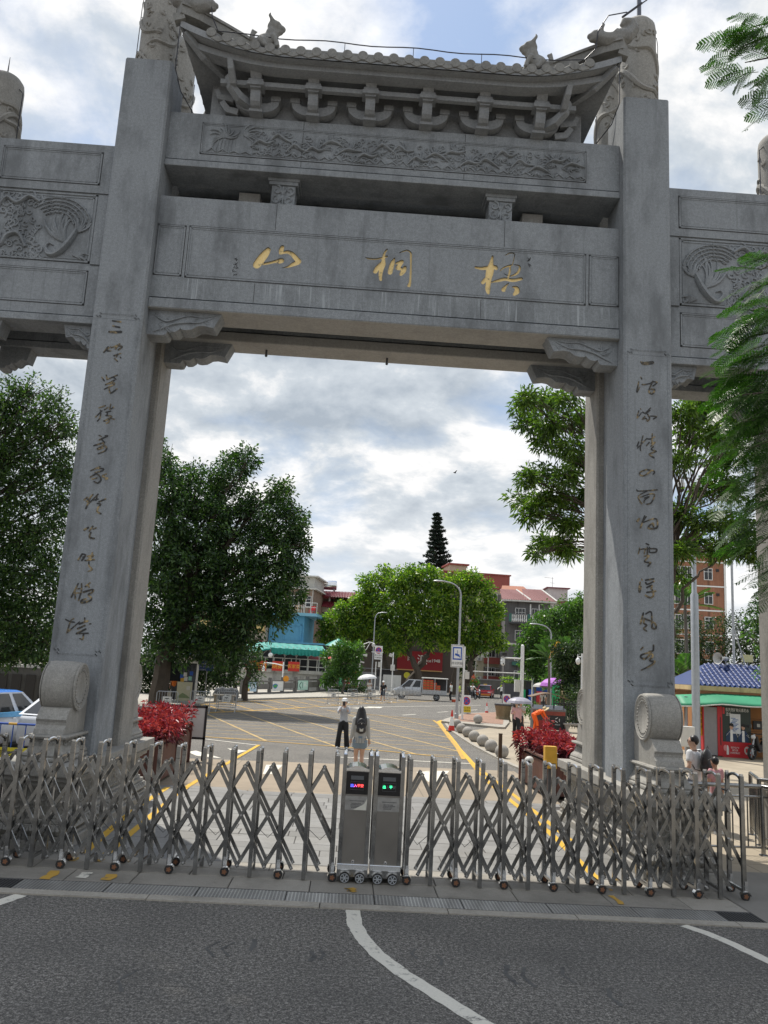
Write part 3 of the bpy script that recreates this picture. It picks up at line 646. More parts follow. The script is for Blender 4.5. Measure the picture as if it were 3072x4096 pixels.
def plinth(s):
    xi, xo = 4.068, 5.30; y0, y1 = -1.40, 3.55
    def blk(ins, z0, z1, name='plinth_course', m=GRANITE_W, bev=.012):
        a, b = sorted((s*(xi+ins), s*(xo-ins)))
        return A(MB().box(a, b, y0+ins, y1-ins, z0, z1), name, m, bev)
    blk(-.005, 0.0, .135); blk(.045, .137, .185)
    blk(.085, .187, .335); blk(.115, .337, .40)
    blk(.17, .402, .45); blk(.205, .452, .80, 'plinth_waist', GRANITE_D); blk(.165, .802, .845)
    blk(.10, .847, .915); blk(.045, .917, .985); blk(.0, .987, 1.147, 'plinth_cap')
    pet = MB()
    def petal(o, d, n):
        for k in (-1, 0, 1):
            pet.tube([o+d*(k*.035)+n*.0+Vector((0, 0, .02)), o+d*(k*.05)+n*.055+Vector((0, 0, .08)), o+d*(k*.02)+n*.02+Vector((0, 0, .145))], [.018, .026, .008], 5)
    n = 32
    for i in range(n):
        yy = y0+.13+(y1-y0-.26)*(i+.5)/n
        petal(Vector((s*(xi+.085), yy, .187)), Vector((0, 1, 0)), Vector((-s, 0, 0)))
    for i in range(8):
        xx = xi+.13+(xo-xi-.26)*(i+.5)/8; petal(Vector((s*xx, y0+.085, .187)), Vector((1, 0, 0)), Vector((0, -1, 0)))
    A(pet, 'lotus_moulding', GRANITE_W, smooth=True)
    scr = MB(); q = random.Random(4+s)
    def scroll(o, d, sc, turn):
        pts = [o+d*(sc*(1-k/9*.8)*math.cos(turn*k*.75))+Vector((0, 0, sc*(1-k/9*.8)*math.sin(turn*k*.75))) for k in range(10)]
        scr.tube(pts, [.016]*10, 5)
    for i in range(26):
        yy = y0+.32+(y1-y0-.64)*(i+.5)/26; scroll(Vector((s*(xi+.205), yy, .625+.06*math.sin(i*2.1))), Vector((0, 1, 0)), .085, 1 if i % 2 else -1)
        scr.tube([Vector((s*(xi+.2), yy-.08, .50)), Vector((s*(xi+.19), yy, .53)), Vector((s*(xi+.2), yy+.08, .50))], .014, 5)
    for i in range(7):
        xx = xi+.3+(xo-xi-.6)*(i+.5)/7; scroll(Vector((s*xx, y0+.205, .625+.06*math.sin(i*2.1))), Vector((1, 0, 0)), .085, 1 if i % 2 else -1)
    for i in range(90):
        yy = y0+.1+(y1-y0-.2)*(i+.5)/90; scr.ball((s*(xi+.045), yy, .95), .022, 6, 4)
    A(scr, 'scroll_carving', GRANITE_W, smooth=True)
for s in (-1, 1): plinth(s)
def drum(s, front):
    f = -1 if front else 1; yb = 0.0 if front else 2.44
    def Y(d): return yb+f*d
    x0, x1 = s*4.41, s*4.86; a, b = min(x0, x1), max(x0, x1)
    def bx(mb, ins, d0, d1, z0, z1): y0, y1 = sorted((Y(d0), Y(d1))); mb.box(a-ins, b+ins, y0, y1, z0, z1); return mb
    mb = MB(); bx(mb, .10, .01, 1.12, 1.15, 1.215); A(mb, 'drum_stone_seat', GRANITE_W, .02)
    mb = MB(); y0, y1 = sorted((Y(.01), Y(1.02)))
    mb.lathe([(0.0, 0), (.055, 0), (.055, .01), (.0, .01)], (0, 0, -5), 4)
    prof = [(.075, 1.217), (.085, 1.24), (.07, 1.27), (.03, 1.31), (.0, 1.38), (-.015, 1.44), (.0, 1.47), (.06, 1.475), (.075, 1.50), (.06, 1.525)]
    v = []; fs = []
    for i, (o_, z) in enumerate(prof): v += [(a-o_, y0-o_*(1 if front else 0), z), (b+o_, y0-o_*(1 if front else 0), z), (b+o_, y1+o_*(0 if front else 1), z), (a-o_, y1+o_*(0 if front else 1), z)]
    for i in range(len(prof)-1):
        for k in range(4): fs.append((i*4+k, i*4+(k+1) % 4, i*4+4+(k+1) % 4, i*4+4+k))
    fs.append((0, 3, 2, 1)); n = (len(prof)-1)*4; fs.append((n, n+1, n+2, n+3)); mb = MB().add(v, fs); A(mb, 'drum_stone_seat', GRANITE_W)
    cv = MB(); q = random.Random(8+s)
    for i in range(10):
        for (o, d) in ((Vector((s*4.40, Y(.13+.085*i), 1.385)), Vector((0, 1, 0))), (Vector((a+.02+.044*i, Y(1.02), 1.385)), Vector((1, 0, 0)))):
            tn = 1 if i % 2 else -1
            cv.tube([o+d*(.05*(1-k/8*.75)*math.cos(tn*k*.8))+Vector((0, 0, .055*(1-k/8*.75)*math.sin(tn*k*.8)+.02*math.sin(i*2.3))) for k in range(9)], .011, 5)
    A(cv, 'scroll_carving', GRANITE_W, smooth=True)
    mb = MB(); prof2 = [(Y(.02), 1.527), (Y(.98), 1.527), (Y(.96), 1.60), (Y(.90), 1.66), (Y(.905), 1.70), (Y(.93), 1.74), (Y(.80), 1.90), (Y(.02), 2.0)]
    if not front: prof2 = prof2[::-1]
    mb.prism(prof2[::-1], a+.004, b-.004, 'x'); A(mb, 'drum_stone_neck', GRANITE_W)
    c = (0, Y(.49), 2.215); Rd = .375
    mb = MB().lathe([(Rd*.93, a-.015), (Rd*.985, a), (Rd, a+.03), (Rd*1.012, a+.16), (Rd*1.02, (a+b)/2), (Rd*1.012, b-.16), (Rd, b-.03), (Rd*.985, b), (Rd*.93, b+.015)], c, 40, 'x')
    A(mb, 'drum_stone', GRANITE_W, smooth=True)
    for fx, sg in ((a-.015, -1), (b+.015, 1)):
        mb = MB().lathe([(Rd*.97, 0), (Rd*.965, sg*.018), (Rd*.90, sg*.026), (Rd*.86, sg*.012), (Rd*.84, sg*.012), (Rd*.80, sg*.020), (Rd*.76, sg*.006), (0.001, sg*.006)], (fx, c[1], c[2]), 36, 'x', cap=False)
        for k in range(26):
            t = 2*math.pi*k/26; mb.ball((fx+sg*.008, c[1]+Rd*.66*math.cos(t), c[2]+Rd*.66*math.sin(t)), (.016, .02, .02), 6, 4)
        A(mb, 'drum_face', GRANITE_W, smooth=True)
for s in (-1, 1):
    drum(s, True); drum(s, False)
def beam(mb, x0, x1, y0, y1, z0, z1): mb.box(x0, x1, y0, y1, z0, z1); return mb
YF, YK = .26, 2.19        # front face and back face of the beams
def frame_groove(mb, x0, x1, z0, z1, yf, w=.022, d=.012):
    gm = MB(); k = .013
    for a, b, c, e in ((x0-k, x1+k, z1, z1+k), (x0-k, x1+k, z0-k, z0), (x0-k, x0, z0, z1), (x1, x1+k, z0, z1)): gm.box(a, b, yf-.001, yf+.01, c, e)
    A(gm, 'panel_shade_line', paint('joint_and_shade_dark', (.05, .05, .05), .9))  # dark strips paint the shadow line round the panel moulding
    for a, b, c, e in ((x0, x1, z1-w, z1), (x0, x1, z0, z0+w), (x0, x0+w, z0, z1), (x1-w, x1, z0, z1)): mb.box(a, b, yf-d, yf+.01, c, e)
    g = w*1.9
    for a, b, c, e in ((x0+g, x1-g, z1-g-w*.7, z1-g), (x0+g, x1-g, z0+g, z0+g+w*.7), (x0+g, x0+g+w*.7, z0+g, z1-g), (x1-g-w*.7, x1-g, z0+g, z1-g)): mb.box(a, b, yf-d*.6, yf+.01, c, e)
I = PA-.002
for back in (0, 1):
    yf = YF if not back else 1.62; yb = .92 if not back else YK; mm = GRANITE
    A(beam(MB(), -I, I, yf-.05, yb, 8.836, 9.015), 'beam_soffit_course', GRANITE_P if back else mm, .012)
    A(beam(MB(), -I, I, yf-.04, yb-.01, 8.829, 8.8355), 'beam_underside_bounce', GRANITE_P)
    A(beam(MB(), -I, I, yf, yb, 9.052, 9.44), 'beam_course', mm if back else GRANITE_S)
    if back: A(beam(MB(), -I, I, yf, yb, 9.442, 10.48), 'beam_course', mm)
    A(beam(MB(), -I, I, yf, yb, 10.482, 11.03), 'beam_course', mm)
    A(beam(MB(), -I, I, yf, yb, 11.80, 12.755), 'frieze_beam', mm)
    A(beam(MB(), -I, I, yf-.045, yb, 11.635, 11.76), 'beam_soffit_course', mm, .01)
    A(beam(MB(), -I, I, yf+.10, yb-.06, 11.76, 11.80), 'beam_shadow_gap', mm)
    A(beam(MB(), -I, I, yf+.07, yb-.05, 9.015, 9.052), 'beam_shadow_gap', mm)
for x in (-2.75, 2.75): A(beam(MB(), x-.2, x+.2, .92, 1.62, 11.06, 11.6), 'cross_beam', GRANITE_P)
A(beam(MB(), -I, I, .74, 1.62, 11.85, 12.0), 'beam_link_slab', GRANITE)
A(beam(MB(), -I, -3.705, YF, .90, 9.442, 10.48), 'beam_course'); A(beam(MB(), 3.66, I, YF, .90, 9.442, 10.48), 'beam_course')
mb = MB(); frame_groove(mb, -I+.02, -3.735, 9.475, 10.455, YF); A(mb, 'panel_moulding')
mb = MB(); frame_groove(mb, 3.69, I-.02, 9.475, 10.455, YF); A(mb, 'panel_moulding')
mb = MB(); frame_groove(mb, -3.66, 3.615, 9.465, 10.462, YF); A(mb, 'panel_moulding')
cut = MB(); gold = []
for cr, st in NAME:
    g = MB()
    for w in world_strokes(cr, st, YF): ribbon(cut, w, YF-.06, YF+.040); ribbon(g, [(a, b, c+.004) for a, b, c in w], YF+.036, YF+.05)
    gold.append(g)
panel = MB().box(-3.703, 3.658, YF, .90, 9.442, 10.48).mesh('name_panel', GRANITE)
po = bpy.data.objects.new('name_panel', panel); COL.objects.link(po)
cutme = cut.mesh('cut', GRANITE)
bm = bmesh.new(); bm.from_mesh(cutme); bmesh.ops.recalc_face_normals(bm, faces=bm.faces); bm.to_mesh(cutme); bm.free()
cuto = bpy.data.objects.new('cut', cutme); COL.objects.link(cuto)
bo = po.modifiers.new('b', 'BOOLEAN'); bo.object = cuto; bo.operation = 'DIFFERENCE'; bo.solver = 'EXACT'; bo.use_self = True
dg = bpy.context.evaluated_depsgraph_get(); dg.update()
pme = bpy.data.meshes.new_from_object(po.evaluated_get(dg)); pme.name = 'name_panel'
bpy.data.objects.remove(po); bpy.data.objects.remove(cuto); bpy.data.meshes.remove(cutme)
link('name_panel', pme, arch)
for g in gold: A(g, 'gold_character', GOLD)
sg = MB()
for i, (x_, z_) in enumerate(((-2.79, 9.88), (-2.78, 9.80), (-2.77, 9.72), (-2.79, 9.64), (-2.77, 9.57))):
    for k in range(4): sg.cbox((x_+rnd.uniform(-.03, .03), YF-.001, z_+rnd.uniform(-.03, .03)), (rnd.uniform(.03, .07), .006, .008), ry=rnd.uniform(-1.5, 1.5))
for k in range(12): sg.cbox((2.57+rnd.uniform(-.03, .03), YF-.001, 10.22+rnd.uniform(-.09, .09)), (rnd.uniform(.03, .06), .006, .009), ry=rnd.uniform(-1.5, 1.5))
A(sg, 'signature_carving', paint('carving_shadow', (.05, .05, .05), .8))
JNT = paint('joint_and_shade_dark', (.05, .05, .05), .9)
for x, z0, z1 in ((-2.12, 10.5, 11.02), (2.1, 10.5, 11.02), (-1.75, 11.81, 12.75), (1.3, 11.81, 12.75), (-2.4, 9.06, 9.43), (1.7, 9.06, 9.43)): A(MB().box(x-.005, x+.005, YF-.0012, YF+.01, z0, z1), 'block_joint', JNT)
def relief_swirl(mb, o, s, turn, a0=0.0, r=.016, yd=.0):
    pts = [Vector((o[0]+s*(1-k/10*.8)*math.cos(a0+turn*k*.62), yd, o[1]+s*(1-k/10*.8)*math.sin(a0+turn*k*.62))) for k in range(11)]
    mb.tube(pts, [r*(1.1-.05*k) for k in range(11)], 5)
def relief_fan(mb, o, a0, a1, n, L, r, yd, curl=.3):
    for i in range(n):
        a = a0+(a1-a0)*i/max(1, n-1); l = L*(.8+.2*math.sin(i*1.7)); pts = []
        for k in range(6):
            f = k/5; aa = a+curl*f*f; pts.append(Vector((o[0]+l*f*math.cos(aa), yd-.012*math.sin(f*3), o[1]+l*f*math.sin(aa))))
        mb.tube(pts, [r*.7, r, r*1.15, r*1.1, r*.9, r*.4], 5)
def relief_body(mb, pts, rs, yd):
    q_ = smooth_stroke([(p[0], p[1], r) for p, r in zip(pts, rs)], 4); pts = [(a, b) for a, b, c in q_]; rs = [c for a, b, c in q_]
    mb.tube([Vector((p[0], yd, p[1])) for p in pts], rs, 8, flat=.55)
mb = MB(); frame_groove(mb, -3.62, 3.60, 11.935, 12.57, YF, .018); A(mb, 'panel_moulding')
fr = MB(); q = random.Random(12); yd = YF-.012
relief_fan(fr, (-3.2, 12.30), -.3, 3.5, 13, .32, .013, yd, .5); relief_fan(fr, (-2.85, 12.36), -.4, 1.6, 8, .42, .012, yd, -.6)
for i in range(6): fr.tube([Vector((-3.35+.07*i, yd, 12.0)), Vector((-3.3+.06*i, yd, 12.25))], .011, 5)
for i in range(19):
    x_ = -2.5+i*.325; z_ = 12.22+.12*math.sin(i*1.9)
    relief_body(fr, [(x_-.2, z_-.08), (x_-.05, z_+.05+.04*math.sin(i)), (x_+.1, z_), (x_+.24, z_+.1*math.cos(i*2.2))], [.02, .055, .05, .018], yd)
    relief_fan(fr, (x_+.02, z_+.02), q.uniform(.2, 1), q.uniform(1.8, 3.4), 6, .20, .012, yd, q.uniform(-.8, .8))
    relief_fan(fr, (x_-.05, z_-.05), q.uniform(3.2, 3.8), q.uniform(5, 6.1), 5, .15, .011, yd, q.uniform(-.8, .8))
    for k in range(8): relief_swirl(fr, (x_+q.uniform(-.2, .2), 12.24+q.uniform(-.24, .24)), q.uniform(.035, .075), q.choice((-1, 1)), q.uniform(0, 6), .012, yd)
for i in range(34): fr.tube([Vector((-3.5+.21*i, yd, 11.985+q.uniform(0, .02))), Vector((-3.42+.21*i, yd, 12.03+q.uniform(0, .05))), Vector((-3.33+.21*i, yd, 11.985))], .016, 5)
A(fr, 'frieze_carving', GRANITE, smooth=True)
for yy in (.40, 1.70):
    for xx in (-2.05, 2.035):
        mb = MB(); mb.box(xx-.25, xx+.25, yy, yy+.42, 11.03, 11.10).box(xx-.22, xx+.22, yy+.02, yy+.40, 11.10, 11.50).box(xx-.27, xx+.27, yy-.015, yy+.43, 11.50, 11.57).box(xx-.30, xx+.30, yy-.03, yy+.44, 11.57, 11.635)
        A(mb, 'short_post', GRANITE, .008)
        if yy < 1:
            sw = MB()
            for sx in (-1, 1):
                for sz in (-1, 1): relief_swirl(sw, (xx+sx*.12, 11.30+sz*.10), .10, sx*sz, 1.57-sx*.0+(0 if sx < 0 else math.pi), .022, yy+.012)
            relief_fan(sw, (xx, 11.30), 1.2, 1.95, 3, .19, .018, yy+.01, 0); relief_fan(sw, (xx, 11.30), 4.35, 5.1, 3, .19, .018, yy+.01, 0)
            A(sw, 'scroll_carving', GRANITE, smooth=True)
def corbel(xw, s, y0, y1, zt, L, H, rel=True, m=GRANITE):
    pr = [(0, 0), (1.0, 0), (.90, -.58), (.83, -.55), (.76, -.52), (.68, -.55), (.60, -.70), (.52, -.74), (.46, -.72), (.45, -.66), (.43, -.74), (.38, -.84), (.31, -.86), (.28, -.80), (.27, -.88), (.25, -.98), (.21, -1.0), (0, -1.0)]
    poly = [(xw+s*a*L, zt+b*H) for a, b in pr]
    if s > 0: poly = poly[::-1]
    A(MB().prism(poly, y0, y1), 'corbel', m)
    if rel:
        mb = MB(); e = lambda a, b: (xw+s*a*L, zt+b*H); y = y0-.003
        for p, r in (([(.08, -.9), (.2, -.75), (.35, -.55), (.52, -.45), (.7, -.42), (.88, -.2)], [.01, .03, .04, .035, .025, .008]), ([(.12, -.3), (.25, -.45), (.4, -.32), (.55, -.18), (.75, -.2), (.92, -.1)], [.02, .035, .03, .025, .02, .008])):
            relief_body(mb, [e(*k) for k in p], r, y)
        for i in range(10): relief_swirl(mb, e(.1+.08*i, -.18-.45*abs(math.sin(i*1.9))*(1-.06*i)), .05, 1 if i % 2 else -1, i, .010, y)
        relief_fan(mb, e(.25, -.55), 3.6 if s > 0 else -.4, 5.2 if s > 0 else 1.2, 6, .2, .010, y)
        A(mb, 'corbel_carving', m, smooth=True)
for s in (-1, 1):
    corbel(s*(PA-.002), -s, .34, .72, 8.834, 1.30, .47)
    corbel(s*(PA-.002), -s, 1.74, 2.10, 8.834, 1.30, .47)
for xx in (-2.3, .1): A(MB().box(xx-.02, xx+.02, 1.9, 1.93, 8.72, 8.84).ball((xx, 1.915, 8.71), .03, 6, 4), 'lamp_hook', DGREY)
for s in (-1, 1):
    def W(a, b): return sorted((s*a, s*b))
    xo = 7.40
    for back in (0, 1):
        yf = .30 if not back else 1.66; yb = .84 if not back else 2.14
        x0, x1 = W(PB+.002, xo-.002)
        A(beam(MB(), x0, x1, yf-.05, yb, 8.45, 8.58), 'beam_soffit_course', GRANITE, .01)
        A(beam(MB(), x0, x1, yf, yb, 8.612, 9.56), 'wing_beam'); A(beam(MB(), x0, x1, yf+.07, yb-.04, 8.58, 8.612), 'beam_shadow_gap')
        A(beam(MB(), x0, x1, yf+.03, yb, 9.562, 11.00), 'wing_panel'); A(beam(MB(), x0, x1, yf, yb, 11.002, 11.98), 'wing_beam')
        corbel(s*(PB+.002), s, yf+.06, yb-.1, 8.448, .60, .42, not back); corbel(s*(xo-.002), -s, yf+.06, yb-.1, 8.448, .60, .42, not back)
    x0, x1 = W(5.40, 7.2)
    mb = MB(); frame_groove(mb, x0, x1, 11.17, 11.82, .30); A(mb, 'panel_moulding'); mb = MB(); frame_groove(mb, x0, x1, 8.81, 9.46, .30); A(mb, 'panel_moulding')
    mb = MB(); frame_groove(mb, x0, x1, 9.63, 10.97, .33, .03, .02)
    mb.box(*W(5.13, 5.385), .295, .34, 9.60, 10.96); A(mb, 'panel_moulding')
    ph = MB(); yd = .318; X = lambda d: s*(5.42+d)
    def body(pts, rs): relief_body(ph, [(X(a), z) for a, z in pts], rs, yd)
    sgn = s
    def fan(o, a0, a1, n, L, r, curl):
        if s < 0: a0, a1, curl = math.pi-a0, math.pi-a1, -curl
        relief_fan(ph, (X(o[0]), o[1]), a0, a1, n, L, r, yd, curl)
    body([(.80, 9.86), (.74, 9.75), (.62, 9.74), (.48, 9.86), (.36, 10.05), (.28, 10.25)], [.03, .06, .085, .11, .10, .07])
    body([(.62, 9.74), (.72, 9.78), (.79, 9.88), (.74, 9.96), (.66, 9.93)], [.05, .055, .045, .035, .02])
    fan((.46, 10.0), .35, 1.35, 12, .62, .022, .35)          # raised wing
    fan((.30, 9.76), 2.75, 3.45, 7, .30, .020, .2)           # lower wing tip
    for k in range(5):
        r0 = .62-.075*k; pts = []
        for i in range(14):
            a = 2.9-2.05*i/13; pts.append((.66+r0*math.cos(a)*1.02, 10.28+r0*.95*math.sin(a)))
        body(pts, [.024]*14)
        for i in range(1, 13): relief_swirl(ph, (X(pts[i][0]), pts[i][1]), .032, s*(1 if i % 2 else -1), i, .010, yd-.004)
    fan((.3, 10.2), 1.7, 2.9, 9, .34, .018, -.4)
    body([(.45, 10.0), (.5, 10.3), (.47, 10.62)], [.02, .022, .03])
    q = random.Random(31)
    for i in range(75):
        cx, cz = q.uniform(.9, 1.75), q.uniform(9.68, 10.9)
        relief_swirl(ph, (X(cx), cz), q.uniform(.05, .10), q.choice((-1, 1)), q.uniform(0, 6), .018, yd)
    body([(1.0, 10.75), (1.2, 10.85), (1.4, 10.7), (1.6, 10.8), (1.75, 10.6)], [.05, .07, .07, .06, .04]); body([(1.15, 9.85), (1.3, 10.1), (1.5, 10.05), (1.6, 9.85), (1.75, 9.95)], [.05, .07, .075, .06, .05])
    for i in range(14): relief_swirl(ph, (X(.85+.068*i), 9.70+.03*math.sin(i*2)), .05, 1 if i % 2 else -1, i, .018, yd)
    A(ph, 'phoenix_carving', GRANITE, smooth=True)
    a, b = W(7.40, 8.25); xc = (a+b)/2
    A(MB().box(a, b, .74, 1.70, .0, 12.02), 'pillar_shaft', GRANITE_W)
    A(carved_top(MB(), xc, 1.22, 12.0, 13.9, .36, 20+s), 'carved_column_top', GRANITE_W, smooth=True)
ROOF = stone('roof_stone', (.25, .245, .23), .25, .7, .5); SOFF = stone('soffit_stone', (.285, .295, .305), .2, .35, .5)
def lift(ax): return .44*max(0.0, (abs(ax)-2.0)/2.0)**2.1
YC = 1.22; ZR = 14.55
def eave_f(x, t, off=0.0):          # front/back slope
    z0 = 13.50+lift(x); xr = x*(1-t*.36); y0 = -.60-.06*lift(x)
    f = t**1.25
    return Vector((xr, y0+(YC-y0)*t, z0+(ZR-z0)*f+off))
def eave_s(yy, t, s, off=0.0):      # end slopes; yy from -1..1
    ly = .44*abs(yy)**5; x0 = 3.80+.2*abs(yy)**4; y0 = YC+yy*1.845
    z0 = 13.50+ly; f = t**1.25
    return Vector((s*(x0*(1-t*.36)), YC+(y0-YC)*(1-t), z0+(ZR-z0)*f+off))
mb = MB(); NX = 40
for sy in (1, -1):
    mb.grid(lambda u, v: (lambda p: Vector((p.x, p.y if sy > 0 else 2*YC-p.y, p.z)))(eave_f((-4+8*u)*sy, v)), NX, 8)
for s in (-1, 1): mb.grid(lambda u, v: eave_s((-1+2*u)*s, v, s), 16, 8)
A(mb, 'roof_deck', ROOF, smooth=True)
mb = MB()
def soff(u, v, sy):
    x = (-4+8*u)*sy; l = lift(x); yo = -.58; p = Vector((x*(1-.012), yo-.05*l, 13.40+l*.97)); q_ = Vector((x*.80, .38, 13.52)); r = p.lerp(q_, v); r.z -= .03*math.sin(v*math.pi); return Vector((r.x, r.y if sy > 0 else 2*YC-r.y, r.z))
for sy in (1, -1): mb.grid(lambda u, v: soff(u, v, sy), NX, 4)
for s in (-1, 1):
    def sf(u, v):
        yy = (-1+2*u)*-s; p = eave_s(yy, 0, s, -.10); q_ = Vector((s*3.15, YC+yy*.85, 13.52)); return p.lerp(q_, v)
    mb.grid(sf, 16, 4)
A(mb, 'soffit', SOFF, smooth=True)
mb = MB()
for sy in (1, -1):
    def fa(u, v): x = (-4+8*u)*sy; l = lift(x); return Vector((x, (-.605-.06*l) if sy > 0 else 2*YC+.605+.06*l, 13.40+l*.97+.13*v))
    mb.grid(fa, NX, 1)
    def fb(u, v): x = (-3.7+7.4*u)*sy; l = lift(x)*.8; return Vector((x, (-.42-.05*l) if sy > 0 else 2*YC+.42+.05*l, 13.31+l+.12*v))
    mb.grid(fb, NX, 1)
    def fc(u, v): x = (-3.7+7.4*u)*sy; l = lift(x)*.8; yy = -.42-.05*l+.25*v; return Vector((x, yy if sy > 0 else 2*YC-yy, 13.31+l))
    mb.grid(lambda u, v: fc(1-u, v), NX, 1)
for s in (-1, 1): mb.grid(lambda u, v: eave_s((-1+2*u)*s, 0, s, -.10+.13*v)+Vector((s*.004, 0, 0)), 16, 1)
A(mb, 'eave_fascia', SOFF)
A(MB().box(-3.55, 3.55, .42, 2.02, 12.757, 13.56), 'roof_core', SOFF)
for s in (-1, 1):
    for f in (0, 1):
        y = lambda v: v if not f else 2*YC-v
        A(MB().tube([(s*3.93, y(-.55), 13.78), (s*3.6, y(-.3), 13.50), (s*3.1, y(.35), 13.44)], .075, 4), 'hip_rafter', SOFF)
xs = [-3.44, -3.16, -2.90, -2.65, -2.38, -2.10, -1.82, -1.54]; st = (1.52+1.54)/11
xs = xs + [-1.54+st*i for i in range(1, 11)] + [1.52, 1.79, 2.08, 2.35, 2.62, 2.86, 3.13, 3.41]
for sy in (1, -1):
    for x in xs:
        mb = MB(); pts = [eave_f(x, t, .025) for t in (0, .2, .4, .6, .8, 1)]
        if sy < 0: pts = [Vector((p.x, 2*YC-p.y, p.z)) for p in pts]
        mb.tube(pts, .062, 8)
        p = pts[0]; mb.lathe([(.088, -.035*sy), (.092, -.02*sy), (.085, .02*sy), (.05, .05*sy)][::(1 if sy > 0 else 1)], (p.x, p.y-.0, p.z+.01), 14, 'y')
        A(mb, 'roll_tile', ROOF, smooth=True)
    xm = [(a+b)/2 for a, b in zip(xs[:-1], xs[1:])]
    for x in xm:
        p = eave_f(x, 0); yy = p.y-.014 if sy > 0 else 2*YC-p.y+.014; w = .132
        n = 9; top = [(x-w+2*w*i/n, p.z+.005) for i in range(n+1)]
        bot = [(x-w+2*w*i/n, p.z-.045-.055*math.sin(math.pi*i/n)+.012*abs(math.sin(2*math.pi*i/n))) for i in range(n+1)]
        A(MB().prism(top+bot[::-1], yy-.012, yy+.012), 'drip_tile', ROOF)
for s in (-1, 1):
    for i in range(-5, 6):
        pts = [eave_s(i/6.4, t, s, .025) for t in (0, .25, .5, .75, .98)]
        mb = MB().tube(pts, .06, 8); p = pts[0]; mb.lathe([(.085, -.03), (.09, 0), (.05, .03)], (p.x, p.y, p.z+.01), 12, 'x'); A(mb, 'roll_tile', ROOF, smooth=True)
def beast_head(name, loc, s, sc):
    mb = MB(); e = lambda x, y, z: (loc[0]+s*x*sc, loc[1]+y*sc, loc[2]+z*sc)
    mb.ball(e(0, 0, .16), (.17*sc, .11*sc, .16*sc), 10, 8); mb.ball(e(-.10, 0, .32), (.12*sc, .10*sc, .14*sc), 10, 8)
    mb.ball(e(-.13, 0, .47), (.13*sc, .10*sc, .11*sc), 10, 8); mb.ball(e(-.24, 0, .43), (.09*sc, .075*sc, .06*sc), 8, 6); mb.ball(e(-.22, 0, .36), (.07*sc, .06*sc, .035*sc), 8, 6)
    for k in (-1, 1):
        mb.tube([e(-.10, .07*k, .53), e(-.04, .09*k, .62), e(-.06, .08*k, .68)], [.04*sc, .03*sc, .015*sc], 6); mb.ball(e(-.2, .075*k, .49), .028*sc, 6, 5)
        mb.tube([e(-.12, .09*k, .25), e(-.2, .1*k, .1), e(-.22, .1*k, 0)], [.05*sc, .045*sc, .05*sc], 6); mb.tube([e(.08, .1*k, .15), e(.02, .11*k, .05), e(-.04, .11*k, 0)], [.07*sc, .05*sc, .045*sc], 6)
    mb.tube([e(.14, 0, .12), e(.24, 0, .22), e(.22, 0, .36), e(.15, 0, .33)], [.06*sc, .055*sc, .045*sc, .02*sc], 6)
    me = remeshed(mb, name, .022, ROOF); return link(name, me, arch)
def dragon(s, f):
    y = lambda v: v if not f else 2*YC-v
    e = lambda x, z, yy=-.56: Vector((s*x, y(yy), z))
    mb = MB()
    mb.tube([e(3.56, 14.36), e(3.72, 14.30), e(3.92, 14.32), e(4.12, 14.42), e(4.24, 14.58), e(4.20, 14.72), e(4.06, 14.72), e(4.02, 14.63)], [.12, .15, .15, .135, .12, .105, .085, .05], 8)
    mb.ball(e(3.56, 14.38), (.15, .10, .12), 8, 6); mb.ball(e(3.46, 14.36), (.10, .075, .06), 8, 6); mb.ball(e(3.48, 14.28), (.08, .06, .035), 8, 6)
    for k in (-1, 1): mb.tube([e(3.62, 14.44, -.56+.07*k), e(3.66, 14.56, -.56+.09*k), e(3.62, 14.60, -.56+.09*k)], [.035, .03, .015], 6)
    for i in range(7): p = e(3.70+.075*i, 14.42+.012*i*i*.6); mb.cbox(p, (.06, .05, .10), ry=s*(-.3+.1*i))
    for i in range(5): mb.tube([e(3.78+.08*i, 14.28, -.66), e(3.84+.08*i, 14.40, -.69), e(3.92+.07*i, 14.50, -.66)], .022, 5)
    return link('ridge_dragon', remeshed(mb, 'ridge_dragon', .022, ROOF), arch)
for s in (-1, 1):
    for f in (0, 1):
        pts = [(4.06, -.62, 14.13), (3.75, -.48, 14.12), (3.3, -.16, 14.12), (2.9, .25, 14.20), (2.55, .9, 14.5)]
        mb = MB()
        for (a, b) in zip(pts[:-1], pts[1:]):
            for dz, w, h in ((0, .11, .16), (.11, .14, .055)):
                v = []
                for p in (a, b):
                    yy = p[1] if not f else 2*YC-p[1]
                    for dx, dzz in ((-w, -h/2), (w, -h/2), (w, h/2), (-w, h/2)): v.append((s*p[0]+dx*.6, yy+dx*s*(.8 if not f else -.8), p[2]+dz+dzz))
                mb.add(v, [(0, 1, 5, 4), (1, 2, 6, 5), (2, 3, 7, 6), (3, 0, 4, 7), (0, 3, 2, 1), (4, 5, 6, 7)])
        yy = -.60 if not f else 2*YC+.60
        mb.cbox((s*4.03, yy, 14.00), (.20, .16, .14), ry=s*.35); A(mb, 'hip_ridge', ROOF)
        dragon(s, f)
    beast_head('roof_beast', (s*2.50, -.40, 13.66), s, 1.08)
A(MB().box(-2.62, 2.62, YC-.16, YC+.16, 14.45, 14.85).box(-2.66, 2.66, YC-.21, YC+.21, 14.85, 14.93), 'main_ridge', ROOF, .02)
